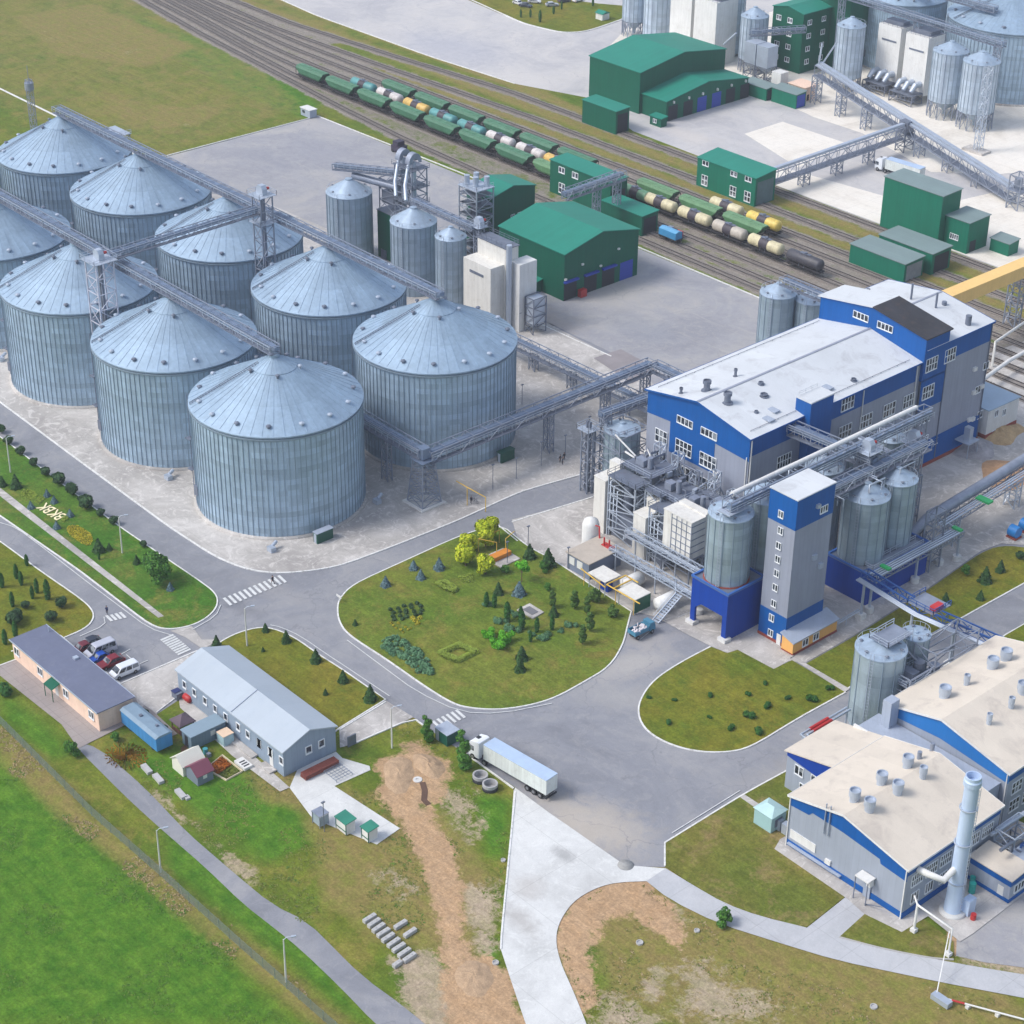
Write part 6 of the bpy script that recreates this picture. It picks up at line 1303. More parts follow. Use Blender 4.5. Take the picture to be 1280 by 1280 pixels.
t = thing('white_tank_edge','large pale round tank cut by the right photo edge','tank',(12,243,0)); mb = MB(); mb.lathe([(6,.1),(6,14),(.1,16)],(14.5,244,0),36); mb.build('shell', m_white, t)
for (px,py,hh,lab) in ((1222,190,24,'slim lattice floodlight mast standing on pale concrete right of the legged silos'),):
    c = G(px,py); t = thing('lattice_mast',lab,'mast',(c.x,c.y,0)); mb = MB(); lattice(mb,c.x-.9,c.x+.9,c.y-.9,c.y+.9,0,hh,2,.16,.1); mb.build('lattice', m_galvl, t); mb = MB(); mb.box(c.x-4,c.x+3,c.y-2,c.y+2,.1,.7); mb.build('footing', m_conc, t)
# orange conveyor gallery at right edge
t = thing('orange_gallery','sloping orange enclosed conveyor gallery entering at the right edge above the tracks','gallery',(42,168,0))
m_or = M('orange_gallery_sheet',(232,192,120),.55,var=.05,streak=.05)
mb = MB(); mb.bar((44.6,143,14.6),(42.5,215,12.5),3.4,3.0); mb.build('gallery', m_or, t)
for y in (171,190,207): mb = MB(); lattice(mb,42.2,45.2,y-1,y+1,0,12.6,2.6,.26,.16); mb.build('support_leg', m_galv, t)
for y,lab in ((166,'white pipe portal posts under the orange gallery'),):
    t = thing('pipe_portal',lab,'pipe',(50,166,0)); mb = MB(); mb.tube([(54,150,.2),(54,150,6),(50,176,6),(50,176,.2)],.3,8); mb.tube([(60,138,3),(58,150,3),(56,180,3)],.45,10); mb.build('pipe', m_white, t)
# far vehicles and clutter at the top
random.seed(21)
cols = [(220,220,224),(60,66,80),(150,40,40),(180,184,190),(40,70,130)]
# ---------------------------------------------------------------- vehicles
def wheel(parent, x, y, z, r, w, name='wheel'):
    mb = MB(); mb.tube([(x,y-w/2,z),(x,y+w/2,z)],r,14); o = mb.build(name, M('tyre_rubber',(34,34,36),.8,var=.05), parent, world=False)
    mb = MB(); mb.tube([(x,y-w/2-.01,z),(x,y+w/2+.01,z)],r*.55,10); mb.build('rim', M('rim_metal',(150,152,156),.4,metal=.6), o, world=False); return o
def car(name, label, col, L=4.5, Wd=1.8, Hh=1.5, van=False, loc=(0,0,0), rz=0, group='vehicles parked by the office'):
    "nose towards +x in local space"
    t = thing(name, label, 'van' if van else 'car', (0,0,0), group); pm = M('car_paint_%d_%d_%d'%col, col, .3, metal=.2, var=.02)
    h = L/2; b = .32; belt = b+ (Hh-b)*(.5 if not van else .48)
    if van: top = [(-h*.99,belt),(-h*.96,Hh-.08),(-h*.86,Hh),(h*.28,Hh),(h*.42,Hh-.06),(h*.72,belt+.05),(h*.95,belt-.22),(h,belt-.35)]
    else: top = [(-h*.98,belt-.05),(-h*.8,belt+.1),(-h*.55,Hh-.04),(-h*.4,Hh),(h*.02,Hh),(h*.1,Hh-.03),(h*.42,belt+.03),(h*.9,belt-.14),(h,belt-.28)]
    prof = [(-h,b+.1),(-h*.99,belt-.15)]+top+[(h,b+.1),(h*.96,b),(-h*.96,b)]
    wdt = lambda z: Wd/2*(1-.16*max(0,(z-belt)/(Hh-belt)))*(.97 if z < b+.05 else 1)
    n = len(prof); vs = [(x,-wdt(z),z) for x,z in prof]+[(x,wdt(z),z) for x,z in prof]
    mb = MB(); mb.add(vs,[tuple(range(n)),tuple(range(2*n-1,n-1,-1))]+[(i,n+i,n+(i+1)%n,(i+1)%n) for i in range(n)])
    body = mb.build('body', pm, t)
    bv = body.modifiers.new('bevel','BEVEL'); bv.width = .05; bv.segments = 2
    gm = m_glass; mb = MB(); z0,z1 = belt+.04, Hh-.12
    def xs(z, front):   # roofline x at height z
        pts = [p for p in top]; pts = pts if front else pts[::-1]; best = None
        for (x1,a),(x2,c) in zip(pts,pts[1:]):
            if (a-z)*(c-z) <= 0 and a != c:
                x = x1+(x2-x1)*(z-a)/(c-a)
                if front and (best is None or x > best): best = x
                if not front and (best is None or x < best): best = x
        return best
    fa, fb, ra, rb = xs(z0,1), xs(z1,1), xs(z0,0), xs(z1,0)
    for s in (-1,1):
        e = .012*s
        segs = 3 if van else 2
        for k in range(segs):
            u0 = k/segs+.02; u1 = (k+1)/segs-.02
            A_ = lambda u,za: ((ra+.12)+(fa-.2-(ra+.12))*u) if za==z0 else ((rb+.14)+(fb-.12-(rb+.14))*u)
            mb.add([(A_(u0,z0),s*wdt(z0)+e,z0),(A_(u1,z0),s*wdt(z0)+e,z0),(A_(u1,z1),s*wdt(z1)+e,z1),(A_(u0,z1),s*wdt(z1)+e,z1)],[(0,1,2,3)])
    mb.build('side_windows', gm, t)
    for nm,xa,xb,s in (('windscreen',fa,fb,1),('rear_window',ra,rb,-1)):
        mb = MB(); e=.015*s; mb.add([(xa+e,-wdt(z0)*.9,z0+.03),(xa+e,wdt(z0)*.9,z0+.03),(xb+e,wdt(z1)*.9,z1+.02),(xb+e,-wdt(z1)*.9,z1+.02)],[(0,1,2,3)]); mb.build(nm, gm, t)
    for s in (-1,1):
        for x in (-h*.62,h*.62): wheel(t, x, s*(Wd/2-.1), .33, .33, .24)
        mb = MB(); mb.box(h-.06,h+.02,s*Wd*.36-.16,s*Wd*.36+.16,belt-.42,belt-.27); mb.build('headlight', M('lamp_glass',(230,232,236),.2), t)
        mb = MB(); mb.box(-h-.02,-h+.06,s*Wd*.4-.1,s*Wd*.4+.1,belt-.35,belt-.05); mb.build('tail_light', m_red, t)
    t.location = loc; t.rotation_euler = (0,0,rz); return t
P_ = lambda px,py: (lambda v:(v.x,v.y,.1))(G(px,py))
rzc = radians(-92)
car('white_minivan','white minivan nearest the camera in the parking row beside the office',(226,230,236),4.9,1.9,1.9,True,P_(156,843),rzc)
car('parked_car','dark red car parked between the white minivan and the small blue car',(128,34,46),4.6,1.85,1.6,False,P_(139,832),rzc)
car('parked_car','small bright blue car parked between the dark red car and the silver minibus',(36,84,180),3.6,1.7,1.45,False,P_(124,826),rzc)
car('silver_minibus','silver minibus parked in the office row behind the small blue car',(186,188,200),5.4,2.0,2.2,True,P_(126,818),rzc)
car('parked_car','dark grey car parked behind the silver minibus at the far end of the row',(50,56,70),4.4,1.8,1.45,False,P_(112,808),rzc)
car('parked_car','maroon car mostly hidden at the office wall behind the silver minibus',(110,36,50),4.0,1.75,1.45,False,P_(103,814),rzc)
# articulated lorry
def lorry(label, loc, rz, trailer=(206,212,210), top=(168,188,214), L=13.2):
    t = thing('articulated_lorry', label, 'lorry', (0,0,0))
    m1 = M('trailer_white',trailer,.5,var=.05,streak=.12,seam=1.35,seamdir='x',seamdark=.9,dirt=(150,146,138),dirtamt=.35); m2 = M('trailer_roof',top,.6,var=.08,scale=.6,dirt=(176,184,192),dirtamt=.4); m3 = M('cab_white',(222,226,232),.35,var=.02); ch = M('chassis_dark',(44,46,52),.6)
    mb = MB(); mb.box(-L/2,L/2,-1.27,1.27,1.25,3.95); o = mb.build('trailer_body', m1, t)
    mb = MB(); mb.box(-L/2-.02,L/2+.02,-1.3,1.3,3.95,4.03); mb.build('trailer_roof', m2, t)
    mb = MB(); mb.box(-L/2-.06,-L/2,-1.2,-.04,1.3,3.85); mb.box(-L/2-.06,-L/2,.04,1.2,1.3,3.85); mb.build('rear_door', m1, t)
    mb = MB(); mb.box(-L/2,L/2,-.5,.5,.95,1.25); mb.box(L/2-2,L/2+3.4,-.5,.5,.75,1.05); mb.box(-L/2-.05,-L/2+.15,-1.2,1.2,.45,.65); mb.build('chassis', ch, t)
    mb = MB(); c0 = L/2+1.0; c1 = c0+2.3
    n_ = [(c0,.6),(c1,.6),(c1+.05,1.6),(c1-.12,2.9),(c1-.5,3.35),(c0+.5,3.7),(c0,3.6)]
    mb.extr(n_,'y',-1.22,1.22); cb_ = mb.build('cab', m3, t); bv = cb_.modifiers.new('bevel','BEVEL'); bv.width=.09; bv.segments=3
    mb = MB(); mb.add([(c1+.045,-1.1,1.75),(c1+.045,1.1,1.75),(c1-.09,1.1,2.75),(c1-.09,-1.1,2.75)],[(0,1,2,3)]); mb.build('windscreen', m_glass, t)
    mb = MB()
    for s in (-1,1): mb.add([(c0+1.1,s*1.235,1.7),(c1-.15,s*1.235,1.7),(c1-.28,s*1.235,2.6),(c0+1.1,s*1.235,2.6)],[(0,1,2,3)])
    mb.build('side_windows', m_glass, t)
    mb = MB(); mb.box(c0+.9,c0+1.5,-.35,.35,3.62,3.68); mb.build('roof_hatch', ch, t)
    for s in (-1,1):
        mb = MB(); mb.box(c1-.15,c1,s*1.45-.12,s*1.45+.12,1.9,2.6); mb.build('mirror', ch, t)
        for x in (c1-.95,c0-1.6 if 0 else c0-1.1,-L/2+1.3,-L/2+2.6,-L/2+3.9): wheel(t,x,s*1.08,.52,.52,.34)
    t.location = loc; t.rotation_euler = (0,0,rz); return t
r_ = G(682,1003); Lt = 13.0; f_ = G(600,955); ang = atan2(f_.y-r_.y, f_.x-r_.x)
hx, hy = cos(ang), sin(ang); nx_, ny_ = hy, -hx   # right-hand normal
lc = (r_.x+hx*Lt/2+nx_*1.3, r_.y+hy*Lt/2+ny_*1.3, .04)
if True: lorry('white articulated lorry with blue-white trailer roof parked by the light concrete drive', lc, ang, L=Lt)
q = G(1098,214); lorry('white lorry in the upper right with its trailer partly hidden by the plain green block',(q.x+7.5,q.y+1.5,.1),radians(180+4),L=11)
# small tipper with rubbish
t = thing('tipper_truck','small open teal-sided tipper loaded with white rubbish, standing near the garden edge','truck',(0,0,0))
tm = M('teal_paint',(70,128,156),.5,var=.1); 
mb = MB(); mb.box(-2.2,1.6,-1.05,-.97,1.0,1.7); mb.box(-2.2,1.6,.97,1.05,1.0,1.7); mb.box(-2.2,-2.12,-.97,.97,1.0,1.7); mb.box(1.52,1.6,-.97,.97,1.0,1.9); mb.box(-2.2,1.6,-.97,.97,.95,1.02); mb.build('bed', tm, t)
mb = MB(); mb.extr([(1.9,.6),(3.4,.6),(3.4,1.3),(3.1,2.2),(1.9,2.25)],'y',-.95,.95); mb.build('cab', tm, t)
mb = MB(); mb.add([(3.38,-.8,1.35),(3.38,.8,1.35),(3.13,.8,2.05),(3.13,-.8,2.05)],[(0,1,2,3)]); mb.build('windscreen', m_glass, t)
mb = MB(); mb.box(-2.1,3.2,-.4,.4,.6,.95); mb.build('chassis', m_dark, t)
random.seed(4); mb = MB()
for k in range(16): a,b=random.uniform(-1.8,1.2),random.uniform(-.8,.8); s=random.uniform(.15,.42); mb.bar((a-s,b,1.2+random.uniform(0,.5)),(a+s,b+random.uniform(-.4,.4),1.3+random.uniform(.1,.7)),s*1.3,s)
mb.build('rubbish_load', M('white_rubbish',(206,200,204),.8,var=.15,dirt=(150,80,84),dirtamt=.5), t)
for x in (-1.3,2.6):
    for s in (-1,1): wheel(t,x,s*.85,.42,.42,.3)
t.location = P_(799,795); t.rotation_euler = (0,0,radians(88)); t.scale = (.85,.95,1)
# railway wagons
m_bog = M('bogie_dark',(46,44,48),.8,var=.2); 
def bogies(t, L, gap=2.4):
    for x in (-L/2+gap,L/2-gap):
        mb = MB(); mb.box(x-1.3,x+1.3,-1.05,1.05,.75,1.05)
        for dx in (-.92,.92): mb.tube([(x+dx,-.85,.85),(x+dx,.85,.85)],.45,12)
        mb.build('bogie', m_bog, t)
    mb = MB(); mb.box(-L/2,L/2,-1.2,1.2,1.05,1.25); mb.box(-L/2-.55,L/2+.55,-.15,.15,1.0,1.2); mb.build('underframe', m_bog, t)
def hopper_wagon(col, roofc):
    t = thing('hopper_wagon','x','railway wagon'); L = 13.6; wm_ = M('hopper_green_%d'%col[0],col,.6,var=.12,scale=.5,streak=.15,seam=1.0,seamdir='x',seamdark=.88); rm = M('hopper_roof_%d'%col[0],roofc,.6,var=.1,scale=.5)
    mb = MB(); S_ = [(-1.2,1.6),(-1.55,2.2),(-1.6,3.6),(-1.1,4.2),(1.1,4.2),(1.6,3.6),(1.55,2.2),(1.2,1.6)]
    n = len(S_); e0 = [(-L/2+ (2.4 if z<2 else 1.8 if z<3 else .35), y, z) for y,z in S_]; e1 = [(-x,y,z) for x,y,z in e0]
    mb.add(e0+e1,[tuple(range(n)),tuple(range(2*n-1,n-1,-1))]+[(i,n+i,n+(i+1)%n,(i+1)%n) for i in range(n)]); mb.build('body', wm_, t)
    mb = MB(); mb.box(-L/2+.3,L/2-.3,-1.12,1.12,4.2,4.28); mb.bar((-L/2+.3,0,4.34),(L/2-.3,0,4.34),.5,.06)
    for x in (-4.5,-1.5,1.5,4.5): mb.box(x-.5,x+.5,-.45,.45,4.28,4.42)
    mb.build('roof', rm, t)
    mb = MB()
    for x in (-3,0,3): mb.add([(x-1.2,-1.1,1.7),(x+1.2,-1.1,1.7),(x+1.2,1.1,1.7),(x-1.2,1.1,1.7),(x-.4,-.6,.8),(x+.4,-.6,.8),(x+.4,.6,.8),(x-.4,.6,.8)],[(0,4,5,1),(1,5,6,2),(2,6,7,3),(3,7,4,0),(4,7,6,5)])
    mb.build('discharge_hoppers', m_bog, t); bogies(t,L)
    mb = MB()
    for s in (-1,1):
        for y in (-1.3,1.3): mb.bar((s*(L/2-.1),y,1.2),(s*(L/2-.1),y,3.9),.12)
        mb.bar((s*(L/2-.1),-1.3,2.6),(s*(L/2-.1),1.3,2.6),.1); mb.bar((s*(L/2-.1),-1.3,3.8),(s*(L/2-.1),1.3,3.8),.1)
    mb.build('end_frames', m_bog, t); return t
def tank_wagon(nm, col, band=True):
    t = thing('tank_wagon','x','railway wagon'); L = 10.6; r = 1.45; cm = M('tank_paint_'+nm,col,.5,var=.1,scale=.6,streak=.18,dirt=(110,100,90),dirtamt=.4)
    mb = MB(); mb.tube([(-L/2+.1,0,2.75),(-L/2+.3,0,2.75),(-L/2+.7,0,2.75),(L/2-.7,0,2.75),(L/2-.3,0,2.75),(L/2-.1,0,2.75)],[.5,1.2,r,r,1.2,.5],20); mb.build('tank', cm, t)
    if band: mb = MB(); mb.tube([(-1.35,0,2.75),(1.35,0,2.75)],r+.03,20,cap=True); mb.build('stained_band', M('oil_stain',(64,58,66),.6,var=.25,scale=1), t)
    mb = MB(); mb.cyl((0,0),.45,4.0,4.6,12); mb.box(-1.6,1.6,-.5,.5,4.25,4.3); mb.build('filling_dome', m_galvd, t)
    mb = MB(); [mb.bar((x,s*1.4,1.2),(x,s*.8,4.3),.07) for x in (-.8,.8) for s in (-1,1)]; mb.build('ladder', m_galvd, t); bogies(t,L,1.9); return t
HW = hopper_wagon((58,108,82),(78,124,96)); HB = hopper_wagon((84,128,88),(104,142,104))
GH = 'green hopper wagons in the front train'
ords = ['first','second','third','fourth','fifth','sixth','seventh','eighth','ninth','tenth','eleventh','twelfth']
for k in range(8): put(HW if k<7 else HB, USED, (-196.4+15.2*k, poly_y(TRK['b'],-196.4+15.2*k), .42), 'green hopper wagon, %s from the far left end of the front train'%ords[k], GH, rz=0)
GB = 'green hopper wagons of the back train'
x0_ = xat(479,163.8,3.0)+7.6; k = 0
for k in range(12):
    x = x0_+15.2*k
    if -88 < x < -70: continue
    if x > -31: break
    put(HW if k<6 else HB, USED, (x,163.8,.42), 'green hopper wagon, %s from the left in the back train behind the tank wagons'%ords[k], GB)
TW = {}
def tw_(nm,col,band=True):
    if nm not in TW: TW[nm] = tank_wagon(nm,col,band)
    return TW[nm]
GT = 'tank wagons of the middle train'
tc = {'teal':(84,146,146),'white':(200,194,192),'yellow':(206,170,92),'cream':(206,196,160),'grey':(180,172,160),'dark':(66,66,74),'gold':(220,192,96),'green':(96,142,110)}
seq = [(507,0,'teal'),(630,0,'white'),(757,0,'yellow'),(882,0,'teal'),(1015,0,'teal'),(1152,0,'white')]
i = 0; nw = {'teal':0,'white':0}
for (a,_,c) in seq:
    x = xat(320+a/3.765,158.4,2.75); nw[c] = nw.get(c,0)+1
    put(tw_(c,tc[c]), USED, (x,158.4,.42), '%s tank wagon with dark middle band, %s from the left in the middle train'%(c,ords[i]), GT); i += 1
for (a,c) in ((90,'white'),(222,'yellow')):
    x = xat(640+a/3.765,158.4,2.75); put(tw_(c,tc[c]), USED, (x,158.4,.42), '%s tank wagon, %s from the left in the middle train, near the green rail shed'%(c,ords[i]), GT); i += 1
for j,(a,c,lab) in enumerate([(585,'green','green tank wagon just right of the green rail shed'),(700,'cream','cream tank wagon second right of the green rail shed'),(860,'cream','cream tank wagon third right of the green rail shed'),(1025,'grey','greyish tank wagon with pale ends in the right part of the middle train'),(1195,'cream','cream and tan tank wagon second from the right end of the middle train')]):
    x = xat(640+a/3.765,158.4,2.75); put(tw_(c,tc[c]), USED, (x,158.4,.42), lab, GT)
x = xat(940+250/3.765,158.4,2.75); put(tw_('dark',tc['dark'],False), USED, (x,158.4,.42), 'black tank wagon closing the right end of the middle train', GT)
x = xat(640+1010/3.765,169.2,2.75); put(tw_('cream',tc['cream']), USED, (x,169.2,.42), 'cream tank wagon with green tail at the back, left of the yellow one', 'tank wagons on the back siding')
x = xat(640+1185/3.765,169.2,2.75); put(tw_('gold',tc['gold']), USED, (x,169.2,.42), 'yellow tank wagon at the right end of the back siding', 'tank wagons on the back siding')
# blue wagon outside the unloading shed
t = thing('blue_wagon','bright blue short wagon with dark tarpaulin leaving the dark green unloading shed','railway wagon'); mb = MB(); mb.box(-2.9,2.9,-1.2,1.2,1.2,2.9); mb.build('body', M('wagon_blue',(60,140,190),.5,var=.1,streak=.1), t); mb = MB(); mb.extr([(-1.2,2.9),(1.2,2.9),(0,3.3)],'x',-2.9,2.9); mb.build('cover', M('wagon_cover_blue',(96,160,200),.6), t); bogies(t,6.4,1.5); t.location = (xat(838,147.2,2),147.2,.3)
q = G(848,298); t = thing('rail_loader','small red and grey rail loader beside the blue wagon','loader',(q.x,q.y,0)); mb = MB(); mb.box(q.x-1,q.x+.6,q.y-1,q.y+1,.5,1.8); mb.build('red_engine', m_red, t); mb = MB(); mb.box(q.x-3.4,q.x-1.1,q.y-1.6,q.y+.6,.3,1.6); mb.box(q.x-3,q.x-1.6,q.y-1.2,q.y,1.6,2.6); mb.build('grey_cab', m_galv, t)
q = G(499,190); t = thing('dark_machine','small dark wheeled machine parked at the far yard kerb','vehicle',(q.x,q.y,0)); mb = MB(); mb.box(q.x-1.7,q.x+1.7,q.y-1.5,q.y+1.5,.6,2.0); mb.box(q.x-1.3,q.x+.9,q.y-1.2,q.y+1.2,2.0,3.2); mb.build('body', M('machine_dark',(52,46,66),.6,var=.2), t)
for dx in (-1.1,1.1):
    for s in (-1.4,1.4): mb = MB(); mb.tube([(q.x+dx,q.y+s-.15,.55),(q.x+dx,q.y+s+.15,.55)],.5,12); mb.build('wheel', m_bog, t)
q = G(386,145); t = thing('yard_cabin','small pale grey cabin at the far corner of the yard kerb','cabin',(q.x,q.y,0)); mb = MB(); mb.box(q.x-2.2,q.x+2.2,q.y-1.2,q.y+1.2,.1,2.3); mb.build('wall', m_greyl, t); mb = MB(); mb.box(q.x-2.4,q.x+2.4,q.y-1.4,q.y+1.4,2.3,2.45); mb.build('roof', m_white, t); facebox(t,'window',m_glass,'-y',q.x-1.4,q.x-.2,1,1.8,q.y-1.2,.03)
# ---------------------------------------------------------------- lower left buildings
of = thing('office_building','long low peach office with flat slate roof and a green door canopy','building',(29,-63,0))
ox0,ox1,oy0,oy1,oh = 15.6,42.5,-66.1,-59.8,3.75
mb = MB(); mb.box(ox0,ox1,oy0,oy1,0,oh); mb.build('wall', m_pink, of)
mb = MB(); mb.box(ox0-.3,ox1+.3,oy0-.3,oy1+.3,oh,oh+.16); mb.build('roof', M('slate_flat_roof',(100,106,128),.75,var=.08,scale=.3,dirt=(122,126,140),dirtamt=.4), of)
mb = MB(); [mb.box(ox0-.33,ox1+.33,y-.05,y+.05,oh-.04,oh+.2) for y in (oy0-.34,oy1+.34)]; mb.build('roof_trim', m_galvl, of)
for (a,b) in ((82,672),(192,765),(313,870),(433,972)):
    x,z = onY(a/3.765,640+b/3.765,oy0); window(of,'-y',x,2.2,1.4,1.3,2,1,oy0)
x,z = onY(238/3.765,640+815/3.765,oy0-1); mb = MB(); mb.add([(x-1.3,oy0-1.6,2.5),(x+1.3,oy0-1.6,2.5),(x+1.3,oy0-.02,3.1),(x-1.3,oy0-.02,3.1),(x-1.3,oy0-1.6,2.42),(x+1.3,oy0-1.6,2.42),(x+1.3,oy0-.02,3.0),(x-1.3,oy0-.02,3.0)],[(0,1,2,3),(7,6,5,4),(0,4,5,1),(1,5,6,2),(3,7,4,0)]); mb.bar((x-1.2,oy0-1.5,.1),(x-1.2,oy0-1.5,2.45),.1); mb.bar((x+1.2,oy0-1.5,.1),(x+1.2,oy0-1.5,2.45),.1); mb.build('door_canopy', m_gw, of)
facebox(of,'door',m_white,'-y',x-.5,x+.5,.12,2.2,oy0,.05)
mb = MB(); mb.cyl((17.5,-60.2),.12,oh,oh+1.1,8); mb.box(27,27.8,-61.4,-60.6,oh+.1,oh+.5); mb.build('roof_vent', m_galvl, of)
wh = gable('long_workshop','long grey workshop with pale blue-grey gable roof and small white framed windows',41.9,70.8,-50.9,-40.9,4.7,6.5,'x',M('workshop_wall',(136,152,170),.6,var=.05,streak=.05,seam=1.1,seamdark=.94),M('workshop_roof',(168,178,188),.55,var=.04,scale=.15,seam=2.2,seamdir='x',seamdark=.97,dirt=(150,164,180),dirtamt=.3),over=.3)
for (a,b) in ((588,38),(660,95),(737,153),(812,215),(888,278),(978,330),(1048,390),(1130,445),(1215,518)):
    x,z = onY(130+a/5.818,850+b/5.818,-50.9); window(wh,'-y',x,2.9,.85,1.15,1,1,-50.9,bar=.12)
for (a,b) in ((15,1075),(68,1128),(120,1162)): x,z = onY(320+a/3.765,640+b/3.765,-50.9); window(wh,'-y',x,2.9,.85,1.15,1,1,-50.9,bar=.12)
for (a,b) in ((248,1138),(308,1105)): y,z = onX(320+a/3.765,640+b/3.765,70.8); window(wh,'+x',y,2.9,.95,1.15,1,1,70.8,bar=.13)
mb = MB(); mb.box(56.5,64,-52.2,-50.95,.1,.4); mb.box(66,69,-52.3,-50.95,.1,.35); mb.build('doorstep', m_conc, wh)
facebox(wh,'door',m_white,'-y',67.2,68.1,.3,2.3,-50.9,.06)
mb = MB(); mb.box(56.2,56.9,-49,-42.4,5.9,6.3) if 0 else mb.bar((57.3,-51.1,4.95),(57.3,-45.9,6.82),.12,.08); mb.build('roof_joint', m_greyl, wh)
tr = thing('blue_trailer','long bright blue site trailer with grey roof beside the peach office','trailer',(48.5,-61.2,0))
mb = MB(); mb.box(43.4,53.6,-62.6,-59.7,.7,3.1); mb.build('body', M('trailer_blue',(64,132,188),.5,var=.06,streak=.12,seam=1.0,seamdir='x',seamdark=.88), tr)
mb = MB(); mb.extr([(-62.75,3.1),(-59.55,3.1),(-60.2,3.45),(-62.1,3.45)],'x',43.3,53.7); mb.build('roof', M('trailer_grey_roof',(120,142,160),.6,var=.1,scale=.8), tr)
mb = MB(); mb.box(47,47.5,-61.5,-61,3.45,3.7); mb.box(51,51.4,-61,-60.6,3.45,3.75); mb.build('roof_vent', m_galvd, tr)
mb = MB(); mb.box(43.8,53.2,-62.3,-60,.35,.7); [mb.tube([(x,-62.4,.4),(x,-59.9,.4)],.36,10) for x in (45.4,51.8)]; mb.build('chassis', m_bog, tr)
cnr = G(240,939); ct = thing('grey_site_container','grey site container with a white notice against the workshop','container',(cnr.x,cnr.y,0)); cx1, cy0 = cnr.x, cnr.y
mb = MB(); mb.box(cx1-2.6,cx1,cy0,cy0+6.4,.1,2.6); mb.build('body', M('container_grey',(104,124,140),.6,var=.06,seam=.6,seamdark=.9), ct)
mb = MB(); mb.box(cx1-2.8,cx1+.15,cy0-.15,cy0+6.5,2.6,2.72); mb.build('roof', M('container_roof',(128,148,162),.6,var=.06), ct)
facebox(ct,'notice',m_white,'+x',cy0+3.6,cy0+4.5,1.2,2.1,cx1,.04); facebox(ct,'door',m_dark,'-y',cx1-1.8,cx1-.9,.2,2.2,cy0,.04)
q = G(281,930); t = thing('water_tank','pale blue-white cube tank with a beige lid beside the grey site container','tank',(q.x,q.y,0)); mb = MB(); mb.box(q.x-1.2,q.x+.7,q.y-.6,q.y+1.3,.1,1.9); mb.build('tank', M('pale_tank',(160,188,196),.5,var=.08), t); mb = MB(); mb.box(q.x-1.25,q.x+.75,q.y-.65,q.y+1.35,1.9,2.0); mb.build('lid', M('beige_lid',(216,190,164),.7), t)
q = G(257,942); t = thing('rubbish_barrel','teal barrel and scraps at the container door','barrel',(q.x,q.y,0)); mb = MB(); mb.cyl((q.x,q.y),.4,.02,1,12); mb.build('barrel', M('teal_barrel',(70,150,160),.5), t); mb = MB(); mb.box(q.x+.6,q.x+1.2,q.y-.3,q.y+.3,0,.6); mb.build('box', m_galv, t)
q = G(229,912); t = thing('garden_gazebo','small open gazebo with dark brown pyramid roof on the little lawn','gazebo',(q.x,q.y,0)); mb = MB(); mb.lathe([(2.15,1.9),(.01,3.0)],(q.x,q.y,0),4,smooth=False,a0=pi/4,a1=2*pi+pi/4); mb.lathe([(2.15,1.9),(2.15,1.8),(.01,1.8)],(q.x,q.y,0),4,smooth=False,a0=pi/4,a1=2*pi+pi/4); mb.build('roof', M('brown_shingle',(92,78,88),.8,var=.12), t)
mb = MB(); [mb.bar((q.x+a,q.y+b,0),(q.x+a,q.y+b,1.9),.14) for a in (-1.2,1.2) for b in (-1.2,1.2)]; mb.box(q.x-1.2,q.x+1.2,q.y-1.25,q.y-1.15,.1,.8); mb.box(q.x+1.15,q.x+1.25,q.y-1.2,q.y+1.2,.1,.8); mb.build('posts', M('brown_wood',(98,66,58),.8,var=.1), t)
q = G(222,968); t = thing('cottage_tent','small white gabled canopy shed joined to a maroon roofed hut','shed',(q.x,q.y,0))
a_,b_ = G(228,972).x, G(228,972).y
mb = MB(); mb.extr([(a_-3.0,.0),(a_,.0),(a_,1.9),(a_-1.5,3.0),(a_-3.0,1.9)],'y',b_+.2,b_+4.0); mb.build('white_shed', M('white_tarp',(214,212,200),.7,var=.05), t)
mb = MB(); mb.extr([(a_-3.3,1.8),(a_-1.5,3.1),(a_+.2,1.8),(a_+.2,1.9),(a_-1.5,3.25),(a_-3.3,1.9)],'y',b_,b_+4.2); mb.build('white_roof', M('white_tarp',(214,212,200),.7), t)
mb = MB(); mb.extr([(a_+.25,.0),(a_+3.4,.0),(a_+3.4,1.8),(a_+1.8,2.8),(a_+.25,1.8)],'y',b_+.6,b_+3.4); mb.build('hut_wall', M('hut_grey',(112,122,136),.7,var=.08), t)
mb = MB(); mb.extr([(a_+.1,1.75),(a_+1.8,2.95),(a_+3.6,1.7),(a_+3.6,1.8),(a_+1.8,3.1),(a_+.1,1.9)],'y',b_+.4,b_+3.6); mb.build('maroon_roof', M('maroon_roof',(120,66,82),.6,var=.08), t)
facebox(t,'window',m_white,'+x',b_+1.6,b_+2.3,.9,1.6,a_+3.4,.04)
q = G(247,975); t = thing('white_sheet_pile','crumpled white sheets leaning against the maroon roofed hut','sheets',(q.x,q.y,0)); random.seed(2); mb = MB(); [mb.bar((q.x+random.uniform(-.7,.7),q.y+random.uniform(-.4,.4),.1),(q.x+random.uniform(-.7,.7),q.y+random.uniform(-.4,.4),1.2),.7,.08) for _ in range(6)]; mb.build('sheets', m_white, t)
